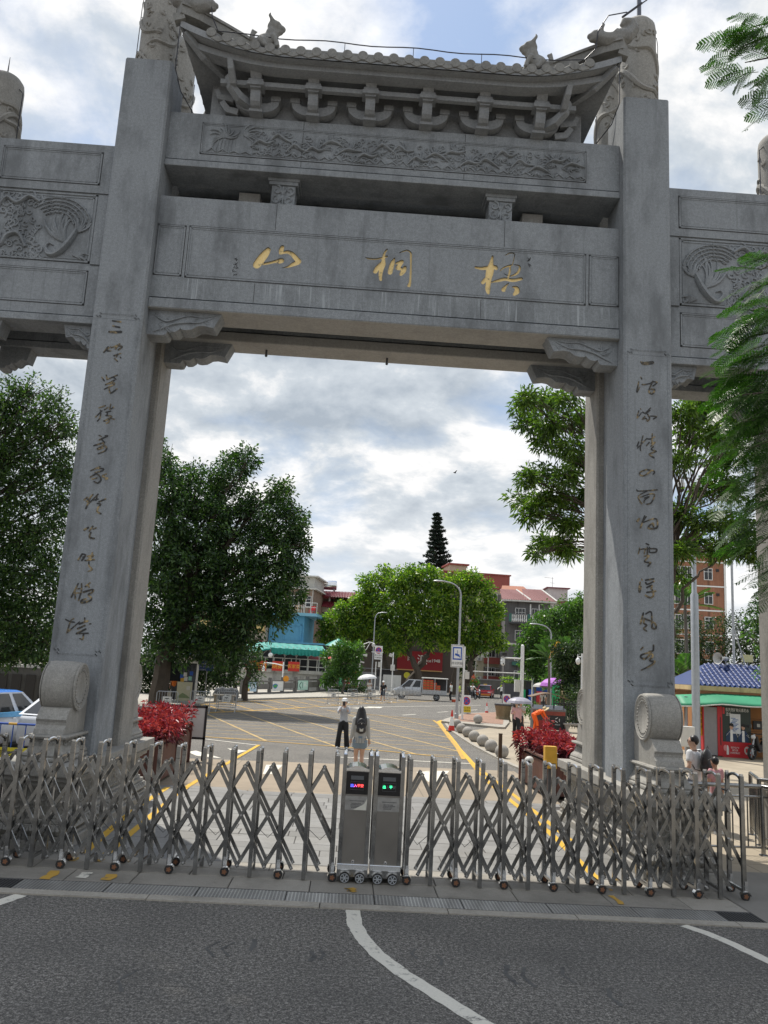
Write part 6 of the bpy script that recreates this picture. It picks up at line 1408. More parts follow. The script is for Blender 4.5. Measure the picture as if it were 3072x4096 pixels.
mb = MB(); mb.grid(lambda u, v: Vector((-1.0+2.0*u, -.55+1.2*v, 1.80+.14*math.sin(u*math.pi*1.5-.6)+.02*v)), 16, 3); o = mb.build('roof', paint('roof_brown', (.16, .10, .06), .7), ts_, smooth=True); o.modifiers.new('s', 'SOLIDIFY').thickness = .03
MB().cbox((0, .0, 1.16), (1.7, .9, .10), rx=.2).build('bin_lid', paint('lid_grey', (.16, .16, .17), .3), ts_)
def bench(x, y, rz, label):
    t = thing('stone_bench', label, 'bench', (x, y, 0), rz); MB().box(-.72, .72, -.19, .19, .40, .49).build('seat', BALL, t, bevel=.012)
    for s in (-1, 1): MB().prism([(s*.55-.10, 0), (s*.55+.10, 0), (s*.55+.06, .2), (s*.55+.11, .40), (s*.55-.11, .40), (s*.55-.06, .2)], -.15, .15).build('leg', BALL, t)
bench(Uy(2310, 2920, 29.6).x, 29.6, R(-4), 'grey stone bench between the waste shelter and the right pillar')
sm = thing('stump_planter', 'rough brown stone stump beside the black bin', 'stump', (Uy(2012, 2870, 37.6).x, 37.6, 0)); MB().lathe([(.50, 0), (.42, .3), (.46, .6), (.52, .92)], (0, 0, 0), 11).build('stump', stone('stump_stone', (.25, .20, .12), .4, .8, .8), sm); MB().lathe([(.55, .92), (.55, 1.02), (.4, 1.04)], (0, 0, 0), 11).build('rim', DGREY, sm); MB().box(.62, 1.1, -.3, .3, 0, 1.5).build('black_post', BLACK, sm)
hb = thing('bin_row', 'row of black cabinets with blue and red bins at roadside', 'waste bins', (Uy(2098, 2760, 66).x, 66, .1)); MB().box(-2.0, -.6, -.4, .6, 0, 1.9).build('black_cabinet', DGREY, hb); MB().box(.1, 2.6, -.2, .8, 0, 2.2).build('black_cabinet', BLACK, hb); MB().box(.3, .8, -.7, -.25, 0, 1.45).build('blue_bin', BLUE, hb); MB().box(1.0, 1.5, -.7, -.25, 0, 1.55).build('red_bin', RED, hb); MB().box(-.4, -.0, -.5, .3, 0, 1.4).build('green_bin', GREEN, hb); MB().box(-2.1, 2.7, -.5, .9, 2.2, 2.28).build('roof', DGREY, hb)
gp = thing('green_totem', 'tall green and cream sign pillar beside the purple umbrella', 'sign pillar', (Uy(2234, 2760, 49).x, 49, 0)); MB().box(-.45, .05, -.2, .2, 0, 2.25).build('green_face', GREEN, gp); MB().box(.05, .5, -.2, .2, 0, 2.25).build('cream_face', paint('totem_cream', (.5, .42, .26), .6), gp)
bg = thing('blue_panel_sign', 'blue panel on posts behind the purple umbrella', 'sign', (Uy(2172, 2740, 60).x, 60, 0)); MB().box(-.9, .9, -.04, .04, 1.5, 2.9).build('panel', BLUE, bg)
for x in (-.95, .95): MB().box(x-.06, x+.06, -.05, .05, 0, 2.9).build('post', WHITE, bg)
def umbrella(label, loc, r, col, handle=1.6, tilt=(0, 0), ribs=8, dome=.32, group='open umbrellas', under=None):
    t = thing('umbrella', label, 'umbrella', loc, 0, group); t.rotation_euler = (tilt[0], tilt[1], .2)
    mb = MB(); n = ribs*2
    for k in range(ribs):
        a, b = 2*math.pi*k/ribs, 2*math.pi*(k+1)/ribs
        for j in range(4):
            def P(ang, f, mid=0): rr = r*math.sin(f*math.pi/2*.92)/math.sin(math.pi/2*.92); return Vector((rr*math.cos(ang), rr*math.sin(ang), handle-dome*r*(1-math.cos(f*math.pi/2*.92))*1.6-mid))
            f0, f1 = j/4, (j+1)/4; m = (a+b)/2
            c0 = .965 if f0 else 1; q0, q1 = P(m, f0), P(m, f1); q0.xy *= .955; q1.xy *= .955; 
            mb.add([P(a, f0), P(a, f1), q1, q0], [(0, 1, 2, 3)]); mb.add([q0, q1, P(b, f1), P(b, f0)], [(0, 1, 2, 3)])
    o = mb.build('canopy', col, t); sd = o.modifiers.new('s', 'SOLIDIFY'); sd.thickness = .012
    if under: o.data.materials.append(under); sd.material_offset = 1
    MB().tube([(0, 0, handle-.9 if handle < 2 else 0), (0, 0, handle+.06)], .012, 6).build('shaft', GALV, t)
    return t
PURP = paint('umbrella_purple', (.42, .13, .52), .6); umbrella('large purple parasol over a roadside stall', (Uy(2215, 2740, 50).x, 50, 0), 1.1, PURP, 2.75, (0, 0), 8, .42)
umbrella('faded grey umbrella left of the purple parasol', (Uy(2170, 2750, 51).x, 51, .6), .8, paint('umbrella_grey', (.42, .41, .38), .6), 1.75)
def wheel(par, x, y, r, w=.20, s=1):
    t = bpy.data.objects.new('wheel', None); COL.objects.link(t); t.parent = par; t.location = (x, y, r)
    MB().lathe([(0, -w/2), (r*.86, -w/2), (r, -w*.3), (r, w*.3), (r*.86, w/2), (0, w/2)], (0, 0, 0), 22, 'x').build('tyre', RUBBER, t, smooth=True)
    mb = MB(); mb.lathe([(r*.60, -w*.52), (r*.66, -w*.50), (r*.66, w*.50), (r*.60, w*.52)], (0, 0, 0), 20, 'x', cap=False)
    for k in range(5): a = 2*math.pi*k/5; mb.cbox((0, r*.32*math.cos(a), r*.32*math.sin(a)), (w*1.04, r*.62, r*.13), rx=a)
    mb.lathe([(r*.14, -w*.54), (r*.14, w*.54)], (0, 0, 0), 10, 'x'); mb.build('rim', GALV, t)
def loft(mb, secs, close=True):
    n = len(secs[0][1]); o = len(mb.v)
    for y, pr in secs:
        for x, z in pr: mb.v.append((x, y, z))
    for i in range(len(secs)-1):
        for k in range(n): mb.f.append((o+i*n+k, o+i*n+(k+1) % n, o+(i+1)*n+(k+1) % n, o+(i+1)*n+k)); mb.mi.append(mb.cur)
    mb.f.append(tuple(o+k for k in range(n-1, -1, -1))); mb.f.append(tuple(o+(len(secs)-1)*n+k for k in range(n))); mb.mi += [mb.cur]*2
def body_sec(w, z0, z1, sh=.0): # rounded box outline, counter-clockwise
    return [(-w*.80, z0), (w*.80, z0), (w*.95, z0+.06), (w, z0+.2), (w, z0+(z1-z0)*.62), (w*.965, z1-.07), (w*.90, z1), (-w*.90, z1), (-w*.965, z1-.07), (-w, z0+(z1-z0)*.62), (-w, z0+.2), (-w*.95, z0+.06)]
def pane(mb, a, b, c, d, k=.0, off=.008):
    a, b, c, d = map(Vector, (a, b, c, d)); n = (b-a).cross(d-a).normalized(); m = (a+b+c+d)/4
    return mb.quad(*[p.lerp(m, k)+n*off for p in (a, b, c, d)])
def car(name, label, loc, rz, L, W, H, belt, lower, upper, rear_x, wind, rake=(.45, .62), group=None, band=None, roof=None, light_front=True):
    t = thing(name, label, 'car', loc, rz, group); w = W/2; h = L/2
    mb = MB(); z0 = .22
    loft(mb, [(-h, body_sec(w*.80, z0+.14, belt-.12)), (-h+.06, body_sec(w*.90, z0+.05, belt-.05)), (-h+.30, body_sec(w*.985, z0, belt)), (-h+1.0, body_sec(w, z0, belt)), (.5, body_sec(w, z0, belt)), (h-1.1, body_sec(w*.99, z0, belt-.06)), (h-.42, body_sec(w*.95, z0, belt-.16)), (h-.10, body_sec(w*.84, z0+.03, belt-.28)), (h, body_sec(w*.72, z0+.10, belt-.38))])
    mb.build('body', lower, t, smooth=True, sharp=38)
    y0, y1 = -h+rear_x[0], h-wind[0]; y2, y3 = -h+rear_x[1], h-wind[1]; wb, wt = w*.93, w*.74
    B = [(-wb, y0, belt-.01), (wb, y0, belt-.01), (wb, y1, belt-.05), (-wb, y1, belt-.05)]; T = [(-wt, y2, H-.05), (wt, y2, H-.05), (wt, y3, H-.05), (-wt, y3, H-.05)]
    T2 = [(-wt*.86, y2+.12, H), (wt*.86, y2+.12, H), (wt*.86, y3-.18, H), (-wt*.86, y3-.18, H)]
    mb = MB().add(B+T, [(0, 1, 5, 4), (1, 2, 6, 5), (2, 3, 7, 6), (3, 0, 4, 7)]); mb.build('cabin', upper, t)
    MB().add(T+T2, [(0, 1, 5, 4), (1, 2, 6, 5), (2, 3, 7, 6), (3, 0, 4, 7), (4, 5, 6, 7)]).build('roof', roof or upper, t)
    mb = MB(); pane(mb, B[0], B[1], T[1], T[0], .13); mb.build('rear_window', GLASS, t); mb = MB(); pane(mb, B[2], B[3], T[3], T[2], .10); mb.build('windscreen', GLASS, t)
    for s in (0, 1):
        i, j = ((1, 2) if s == 0 else (3, 0)); b0, b1, t0, t1 = map(Vector, (B[i], B[j], T[i], T[j]))
        if s: b0, b1, t0, t1 = b1, b0, t1, t0
        for f0, f1 in ((.05, .30), (.33, .62), (.65, .95)):
            q = [b0.lerp(b1, f0), b0.lerp(b1, f1), t0.lerp(t1, f1), t0.lerp(t1, f0)]
            m_ = sum(q, Vector())/4; q = [v.lerp(m_, .13)+Vector(((1 if s == 0 else -1)*.012, 0, 0)) for v in q]
            mb = MB(); mb.quad(*(q if s == 0 else q[::-1])); mb.build('side_window', GLASS, t)
        sx = 1 if s == 0 else -1
        MB().cbox((sx*(w+.10), y3+.0, belt+.06), (.18, .10, .13)).build('mirror', lower, t, bevel=.02)
        MB().box(min(sx*w, sx*(w+.015)), max(sx*w, sx*(w+.015)), -.35, -.20, belt-.16, belt-.13).build('door_handle', CHROME, t)
    for x in (-w+.09, w-.09):
        for y in (-h+.82, h-.86): wheel(t, x, y, .325)
    return t
TWH = paint('taxi_white', (.66, .68, .72), .25, 0, .03); TBL = paint('taxi_blue', (.02, .16, .55), .25, 0, .05); TLB = paint('taxi_light_blue', (.10, .38, .68), .3, 0, .05)
ca = car('taxi', 'white taxi with blue roof seen from behind the left plinth', (-9.95, 9.85, .0), R(-12), 4.55, 1.86, 1.62, 1.06, TWH, TWH, (.10, .95), (1.15, 1.95), roof=TBL)
h = 4.55/2
MB().prism([(-.66, 0), (.66, 0), (.60, .28), (-.60, .28)], 1.56, 1.62, 'z').build('spoiler', TBL, ca, loc=(0, -h+.74, 0)); MB().cbox((0, -h+.87, 1.45), (1.25, .012, .10), rx=-1.0).build('window_banner', TLB, ca)
o = text('的士 94.2.3 深圳都市', .10, paint('banner_lime', (.60, .66, .25), .5), (0, -h+.845, 1.462), ca, depth=.001, tilt=R(35))
mb = MB(); loft(mb, [(-h+.045, [(-.845, .95), (.845, .95), (.845, 1.04), (-.845, 1.04)]), (-h+.30, [(-.935, .97), (.935, .97), (.93, 1.075), (-.93, 1.075)]), (1.4, [(-.945, .92), (.945, .92), (.94, 1.07), (-.94, 1.07)])]); mb.build('blue_stripe', TLB, ca)
LRED = paint('lamp_red', (.55, .01, .02), .15); LCLR = paint('lamp_clear', (.62, .62, .62), .12)
for s in (-1, 1):
    mb = MB(); mb.cbox((s*.70, -h+.035, .76), (.26, .08, .36), rz=s*.32, ry=-s*.25); mb.build('tail_light', LCLR, ca, bevel=.02); MB().ball((s*.66, -h-.005, .84), (.085, .05, .085), 10, 8).build('brake_lens', LRED, ca); MB().cbox((s*.70, -h+.028, .76), (.30, .07, .40), rz=s*.32, ry=-s*.25).build('lamp_surround', BLACK, ca)
MB().cbox((-.05, -h-.012, .70), (.46, .02, .15)).build('number_plate', GREEN, ca); text('粤B·D1042', .10, WHITE, (-.05, -h-.026, .70), ca, depth=.001); text('3W-246', .085, DGREY, (.37, -h-.012, .89), ca, depth=.001); text('e6', .07, DGREY, (.36, -h-.01, .79), ca, depth=.001)
MB().lathe([(.05, 0), (.05, -.02)], (-.05, -h+.0, .90), 14, 'y').build('badge', BLACK, ca); MB().box(-.8, .8, -h-.05, -h+.3, .30, .52).build('bumper', TWH, ca, bevel=.05); MB().box(-.6, .2, -h-.055, -h+.1, .44, .54).build('bumper_trim', BLACK, ca)
TR = paint('taxi_red', (.45, .012, .03), .22, 0, .05); TYL = paint('taxi_orange', (.55, .18, .03), .3)
p = G(1951, 2793); rt_ = car('taxi', 'red taxi coming up the far road toward the gate', (p.x, p.y+2.0, 0), R(165), 4.6, 1.80, 1.47, .92, TR, TR, (.35, 1.2), (1.15, 1.9), roof=TWH)
MB().box(-.80, .80, 2.0, 2.31, .28, .52).build('bumper', TYL, rt_, bevel=.05); MB().box(-.55, .55, 2.22, 2.26, .55, .66).build('grille', BLACK, rt_); MB().box(-.2, .2, .0, .12, 1.47, 1.6).build('taxi_sign', YEL, rt_)
for s in (-1, 1): MB().ball((s*.62, 2.12, .66), (.17, .12, .07), 10, 6).build('headlight', LCLR, rt_)
ca2 = car('taxi', 'second white and blue taxi mostly hidden behind the left pillar', (-7.55, 10.9, 0), R(-12), 4.55, 1.86, 1.62, 1.06, TWH, TWH, (.10, .95), (1.15, 1.95), roof=TBL); MB().cbox((0, 1.72, .985), (1.35, .95, .02), rx=-.11).build('bonnet_panel', TLB, ca2)
SIL = paint('truck_silver', (.46, .48, .50), .28, .3, .05)
p = G(1690, 2803); vn = thing('delivery_truck', 'silver double-cab truck with open canopy body full of orange boxes', 'truck', (p.x-.1, 66.5, 0), R(84)); W_, L_ = .84, 5.1; h = L_/2
mb = MB(); loft(mb, [(h, body_sec(.66, .45, .82)), (h-.12, body_sec(.78, .36, .95)), (h-.55, body_sec(.83, .34, 1.10)), (h-1.0, body_sec(.84, .34, 1.18)), (-.15, body_sec(.84, .34, 1.18))]); mb.build('cab_body', SIL, vn, smooth=True, sharp=38)
B = [(-.80, -.15, 1.15), (.80, -.15, 1.15), (.80, h-.62, 1.09), (-.80, h-.62, 1.09)]; T = [(-.70, -.15, 1.86), (.70, -.15, 1.86), (.66, h-1.45, 1.86), (-.66, h-1.45, 1.86)]
MB().add(B+T, [(0, 1, 5, 4), (1, 2, 6, 5), (2, 3, 7, 6), (3, 0, 4, 7), (4, 5, 6, 7)]).build('cab_roof', SIL, vn); mb = MB(); pane(mb, B[2], B[3], T[3], T[2], .1); mb.build('windscreen', GLASS, vn)
for s in (0, 1):
    i, j = ((1, 2) if s == 0 else (3, 0)); b0, b1, t0, t1 = map(Vector, (B[i], B[j], T[i], T[j]))
    if s: b0, b1, t0, t1 = b1, b0, t1, t0
    for f0, f1 in ((.03, .46), (.52, .97)):
        q = [b0.lerp(b1, f0), b0.lerp(b1, f1), t0.lerp(t1, f1), t0.lerp(t1, f0)]; m_ = sum(q, Vector())/4; q = [v.lerp(m_, .16)+Vector(((1 if s == 0 else -1)*.012, 0, 0)) for v in q]; MB().quad(*(q if s == 0 else q[::-1])).build('side_window', GLASS, vn)
    sx = 1 if s == 0 else -1
    for y in (.95, -.05): MB().box(min(sx*.84, sx*.852), max(sx*.84, sx*.852), y, y+.16, .98, 1.01).build('door_handle', CHROME, vn)
    for y in (1.62, .68, -.14): MB().box(min(sx*.84, sx*.845), max(sx*.84, sx*.845), y, y+.015, .42, 1.15).build('door_seam', DGREY, vn)
    MB().cbox((sx*.95, h-1.05, 1.18), (.16, .1, .2)).build('mirror', BLACK, vn); MB().ball((sx*.62, h-.07, .78), (.14, .08, .12), 8, 6).build('headlight', LCLR, vn)
MB().box(-.84, .84, -h, -.20, .62, .72).build('bed_floor', GREY, vn); mb = MB()
for sx in (-1, 1): mb.box(min(sx*.85, sx*.88), max(sx*.85, sx*.88), -h, -.2, .60, .98)
mb.build('drop_side', SIL, vn)
for i in range(4): MB().box(.879, .888, -h+.02, -.22, .63+.09*i, .67+.09*i).box(-.888, -.879, -h+.02, -.22, .63+.09*i, .67+.09*i).build('side_rib', GALV, vn)
MB().box(-.88, .88, -h-.1, -.12, 2.02, 2.12).build('canopy_roof', OFFW, vn, bevel=.03)
for x in (-.84, .84):
    for y in (-h+.03, -h*.55, -.25): MB().box(x-.03, x+.03, y-.03, y+.03, .7, 2.02).build('canopy_post', SIL, vn)
MB().box(-.84, .84, -.24, -.20, .7, 2.0).build('bulkhead', DGREY, vn); MB().box(.83, .85, -h+.03, -.3, .72, 2.0).build('far_tarp', DGREY, vn)
for x in (-.7, .7):
    for y in (h-.85, -h+.95): wheel(vn, x, y, .31, .2)
OB = paint('crate_orange', (.58, .085, .03), .6, 0, .1); OB2 = paint('crate_print', (.09, .20, .05), .6)
cm_ = MB().box(-.19, .19, -.15, .15, 0, .235).mesh('crate', OB); lm_ = MB().box(-.193, -.19, -.10, .10, .05, .12).mesh('crate_print', OB2)
k = 0
for i in range(5):
    for j in range(5 if i < 3 else 4 if i < 4 else 3):
        c = link('crate', cm_, None, None); o2 = link('crate_print', lm_, c)
        q = vn.matrix_basis if False else None
        lp = Vector((-.62+.005*(j % 2), -.42-.335*i, .722+.237*j)); r84 = Matrix.Rotation(R(84), 3, 'Z'); wp_ = r84 @ lp; c.location = (vn.location.x+wp_.x, vn.location.y+wp_.y, wp_.z); c.rotation_euler = (0, 0, R(84)+rnd.uniform(-.03, .03))
        tag(c, 'orange printed carton stacked in the open body of the silver truck', 'carton', 'orange cartons in the truck')
c = link('crate', cm_, None, (vn.location.x+3.2, 65.6, .0), R(20)); tag(c, 'red orange crate on the road behind the silver truck', 'carton')
def motorbike(label, loc, rz, col, box=False, group='parked motor scooters'):
    t = thing('motorbike', label, 'motorbike', loc, rz, group)
    for y in (-.62, .62):
        w = bpy.data.objects.new('wheel', None); COL.objects.link(w); w.parent = t; w.location = (0, y, .27)
        mb = MB(); mb.lathe([(.19, -.04), (.25, -.05), (.27, 0), (.25, .05), (.19, .04), (.19, -.04)], (0, 0, 0), 20, 'x', cap=False); mb.build('tyre', RUBBER, w, smooth=True)
        mb = MB()
        for k in range(5): a = 2*math.pi*k/5; mb.cbox((0, .10*math.cos(a), .10*math.sin(a)), (.03, .20, .03), rx=a)
        mb.lathe([(.05, -.05), (.05, .05)], (0, 0, 0), 10, 'x'); mb.build('rim', GALV, w)
    mb = MB(); mb.prism([(-.75, .55), (-.55, .38), (-.1, .33), (.25, .33), (.38, .55), (.45, .9), (.36, .92), (.24, .62), (-.05, .56), (-.2, .74), (-.7, .78)], -.12, .12, 'x'); mb.build('body', col, t, bevel=.03)
    MB().prism([(-.74, .78), (-.15, .76), (-.1, .82), (-.3, .86), (-.72, .88)], -.13, .13, 'x').build('seat', BLACK, t, bevel=.03); MB().tube([(0, .62, .30), (0, .42, .98)], .035, 8).build('fork', GALV, t)
    MB().tube([(-.33, .33, 1.02), (-.12, .40, 1.0), (.12, .40, 1.0), (.33, .33, 1.02)], .018, 6).build('handlebar', BLACK, t); MB().ball((0, .50, .88), (.10, .07, .09), 10, 8).build('headlight', LCLR, t); MB().cbox((0, .64, .56), (.11, .34, .04), rx=-.1).build('front_mudguard', col, t); MB().box(-.10, .10, -.80, -.78, .5, .62).build('number_plate', YEL, t)
    for s in (-1, 1): MB().tube([(s*.26, .35, 1.02), (s*.32, .33, 1.22)], .01, 5).build('mirror_stem', BLACK, t); MB().ball((s*.34, .32, 1.27), (.075, .02, .05), 8, 6).build('mirror', BLACK, t)
    MB().tube([(.14, -.1, .30), (.15, -.7, .34)], .04, 8).build('exhaust', GALV, t)
    if box: MB().box(-.22, .22, -1.0, -.55, .90, 1.3).build('top_box', BLACK, t, bevel=.04)
    return t
motorbike('black motorbike parked in front of the tan kiosk wall', (Uy(3045, 3040, 19.6).x, 19.6, 0), R(122), BLACK)
p = G(1885, 2796); motorbike('black scooter parked on the road behind the truck', (p.x, p.y-1, 0), R(200), BLACK, True); motorbike('dark scooter between the truck and the red taxi', (p.x+1.3, p.y+2.6, 0), R(170), DGREY)
motorbike('dark motorbike ridden along the lane left of the taxi', (-14.6, 17.4, 0), R(-75), BLACK, group=None)
SKIN = paint('skin', (.47, .27, .18), .55, 0, .08); SKIN2 = paint('skin_light', (.56, .35, .25), .55, 0, .08); HAIR = paint('black_hair', (.012, .010, .010), .42, 0, .2)
def ik(a, b, l1, l2, hint):
    d = b-a; L = min(d.length, (l1+l2)*.999); u = d.normalized(); x = (l1*l1-l2*l2+L*L)/(2*L); hgt = math.sqrt(max(0, l1*l1-x*x)); n = Vector(hint)-u*Vector(hint).dot(u)
    return a+u*x+(n.normalized() if n.length > 1e-6 else Vector((0, 1, 0)))*hgt, a+u*L
def person(label, loc, rz, h=1.68, fem=False, top=None, sleeves='short', legs=None, legtype='trousers', shoe=None, hair='short', hat=None, feet=None, hands=None, lean=0.0, head=(0, 0), pelvis=None, skin=SKIN, group=None, vox=.024, lat=0.0, kneehint=(0, 1, .1), elbow=(0, -1, -.2)):
    t = thing('person', label, 'person', loc, rz, group); k = h/1.70
    V = lambda *a: Vector(a)*k
    P = V(0, 0, .90) if pelvis is None else V(*pelvis)
    cl, sl = math.cos(lean), math.sin(lean); U = Vector((math.sin(lat), sl, cl)).normalized(); Rr = Vector((math.cos(lat), 0, -math.sin(lat))); Fw = U.cross(Rr)*-1
    Ch = P+U*.44*k; Nk = P+U*.545*k; sw = (.155 if fem else .182)*k; Sh = [Ch+U*.055*k+Rr*s*sw for s in (-1, 1)]; hd = Nk+U*.155*k+Vector((0, .03*k, 0))
    hp = [P+Rr*s*.085*k-U*.02*k for s in (-1, 1)]
    ft = feet or [(-.10, 0, 0), (.10, .0, 0)]; ft = [V(*f) for f in ft]; an = [f+V(0, 0, .075) for f in ft]
    kn, an2 = zip(*[ik(hp[i], an[i], .425*k, .41*k, kneehint) for i in (0, 1)])
    hs_ = hands or [(-.26, .04, .80), (.26, .04, .80)]; wr, el = [], []
    for i in (0, 1):
        e, w = ik(Sh[i], V(*hs_[i]), .285*k, .255*k, (elbow[0]+(-.5 if i == 0 else .5), elbow[1], elbow[2])); el.append(e); wr.append(w)
    mb = MB()
    tors = [P-U*.07*k, P+U*.08*k, P+U*.22*k, P+U*.36*k, P+U*.47*k, P+U*.52*k]; rt_ = [.135, .125 if fem else .135, .115 if fem else .14, .13 if fem else .155, .115 if fem else .135, .07]
    def torso(mb, grow, a=0, b=6): mb.tube(tors[a:b], [(r+grow)*k for r in rt_[a:b]], 12, flat=.72)
    torso(mb, 0); mb.tube([Ch+U*.05*k, hd-U*.04*k], [.058*k, .05*k], 8)
    hr = Euler((head[0], head[1], 0)).to_matrix()
    rot = Matrix.Rotation(head[1], 3, 'Z') @ Matrix.Rotation(head[0], 3, 'X')
    mb.ball(hd, (.076*k, .094*k, .115*k), 14, 10, rot); mb.ball(hd+rot @ V(0, .02, -.06), (.058*k, .066*k, .06*k), 10, 8, rot); mb.ball(hd+rot @ V(0, .098, -.015), (.014*k, .022*k, .022*k), 6, 5)
    for s in (-1, 1): mb.ball(hd+rot @ V(s*.078, -.005, -.01), (.012*k, .022*k, .032*k), 6, 5)
    for i in (0, 1):
        mb.tube([Sh[i]-U*.01*k, Sh[i].lerp(el[i], .3), el[i], el[i].lerp(wr[i], .35), wr[i]], [.058*k, .05*k, .04*k, .041*k, .027*k], 9); mb.ball(Sh[i], .058*k, 8, 6)
        mb.tube([hp[i], hp[i].lerp(kn[i], .5), kn[i], kn[i].lerp(an2[i], .35), an2[i]], [.09*k, .078*k, .055*k, .056*k, .036*k], 10)
        fo = ft[i]; ang = [.12, -.12][i]; mb.tube([an2[i], fo+V(ang*-.0, .02, .04), fo+V(-ang*.3, .13, .03)], [.037*k, .04*k, .034*k], 8, flat=.8)
    me = remeshed(mb, 'body', vox*.8, skin)
    bm = bmesh.new(); bm.from_mesh(me); hb = MB()
    for i in (0, 1):
        d = (wr[i]-el[i]).normalized(); sd = Vector((1, 0, 0)) if i == 0 else Vector((-1, 0, 0)); n = sd-d*sd.dot(d); n = n.normalized() if n.length > .01 else Vector((0, 1, 0)); w = d.cross(n)
        hb.tube([wr[i]-d*.02*k, wr[i]+d*.045*k, wr[i]+d*.09*k], [.026*k, .038*k, .036*k], 8, flat=.5)
        for j, (o_, l_) in enumerate(((-.027, .062), (-.009, .074), (.009, .070), (.027, .055))): b_ = wr[i]+d*.085*k+w*o_*k; hb.tube([b_, b_+d*l_*.5*k+n*.008*k, b_+d*l_*.85*k+n*.026*k], [.0095*k, .009*k, .007*k], 5)
        b_ = wr[i]+d*.03*k+w*.032*k; hb.tube([b_, b_+d*.03*k+w*.02*k+n*.012*k, b_+d*.055*k+w*.02*k+n*.025*k], [.012*k, .011*k, .008*k], 5)
    tmp = hb.mesh('h', skin); bm.from_mesh(tmp); bm.to_mesh(me); bm.free(); bpy.data.meshes.remove(tmp)
    link('body', me, t)
    fc = MB()
    for s in (-1, 1): fc.ball(hd+rot @ V(s*.03, .087, .012), (.012*k, .007*k, .007*k), 6, 4); fc.cbox(hd+rot @ V(s*.03, .092, .034), (.030*k, .008*k, .006*k))
    fc.cbox(hd+rot @ V(0, .085, -.058), (.036*k, .008*k, .007*k)); fc.build('face_features', paint('face_dark', (.10, .03, .03), .5), t)
    def cloth(name, fn, m, v=None): b = MB(); fn(b); return link(name, remeshed(b, name, v or vox, m), t)
    if top:
        def f(b):
            torso(b, .022, 0 if not pelvis else 1); b.ball(Ch, (.14*k, .09*k, .1*k), 10, 8)
            for i in (0, 1):
                e1 = 1.0 if sleeves == 'long' else .62 if sleeves == 'short' else 0
                b.ball(Sh[i], .074*k, 8, 6)
                if sleeves == 'long': b.tube([Sh[i], el[i], wr[i].lerp(el[i], .08)], [.072*k, .058*k, .042*k], 9)
                elif e1: b.tube([Sh[i], Sh[i].lerp(el[i], e1)], [.074*k, .066*k], 9)
        cloth('top', f, top)
    if legs:
        def f(b):
            b.tube([P-U*.09*k, P+U*.10*k], [.145*k, .138*k], 12, flat=.78)
            for i in (0, 1):
                if legtype == 'trousers': b.tube([hp[i], kn[i], an2[i]+V(0, 0, -.03)], [.102*k, .074*k, .066*k], 10)
                elif legtype == 'wide': b.tube([hp[i], kn[i], an2[i]+V(0, 0, -.02)], [.104*k, .09*k, .105*k], 10)
                elif legtype == 'shorts': b.tube([hp[i], hp[i].lerp(kn[i], .80)], [.108*k, .105*k], 10)
                elif legtype == 'short_shorts': b.tube([hp[i], hp[i].lerp(kn[i], .52)], [.112*k, .118*k], 10)
            if legtype == 'skirt': b.tube([P+U*.05*k, (kn[0]+kn[1])/2+V(0, 0, -.12)], [.14*k, .2*k], 12)
        cloth('legwear', f, legs)
    sh = MB()
    for i in (0, 1): fo = ft[i]; sh.tube([fo+V(0, -.07, .035), fo+V(0, .02, .05), fo+V(0, .12, .038), fo+V(0, .19, .03)], [.034*k, .046*k, .042*k, .028*k], 8, flat=.8); sh.cbox(fo+V(0, .06, .012), (.085*k, .26*k, .024*k))
    sh.build('shoes', shoe or BLACK, t)
    if hair:
        def f(b):
            b.ball(hd+rot @ V(0, -.022, .028), (.088*k, .098*k, .108*k), 14, 10, rot)
            if hair == 'long':
                b.tube([hd+rot @ V(0, -.04, .05), hd+rot @ V(0, -.09, -.05), Nk+V(0, -.12, -.05), Ch+V(0, -.145, -.06), P+V(0, -.15, .18)], [.09*k, .10*k, .12*k, .125*k, .06*k], 12, flat=.45)
                for s in (-1, 1): b.tube([hd+rot @ V(s*.06, -.01, .05), hd+rot @ V(s*.085, -.02, -.06), Nk+V(s*.11, -.05, -.06), Ch+V(s*.13, -.07, -.10)], [.04*k, .045*k, .05*k, .03*k], 8)
            if hair == 'bun': b.ball(hd+rot @ V(0, -.11, -.02), .05*k, 8, 6)
        cloth('hair', f, HAIR, vox*.8)
    if hat:
        mb = MB(); kind, m = hat
        mb.lathe([(.11, .0), (.115, .03), (.10, .09), (.05, .115), (.001, .12)], (0, 0, 0), 16)
        if kind == 'bucket': mb.lathe([(.165, -.05), (.115, .015), (.105, .0), (.155, -.058)], (0, 0, 0), 18, cap=False)
        elif kind == 'straw': mb.lathe([(.24, -.03), (.115, .012), (.105, .0), (.23, -.04)], (0, 0, 0), 18, cap=False)
        else: mb.prism([(-.09, .08), (.09, .08), (.07, .20), (-.07, .20)], -.0, .014, 'z')
        o = mb.build('hat', m, t, smooth=True); o.location = hd+rot @ V(0, -.005, .045); o.rotation_euler = (head[0], 0, head[1]); o.scale = (k, k, k)
    return dict(t=t, P=P, Ch=Ch, Nk=Nk, hd=hd, wr=wr, el=el, Sh=Sh, k=k, U=U)
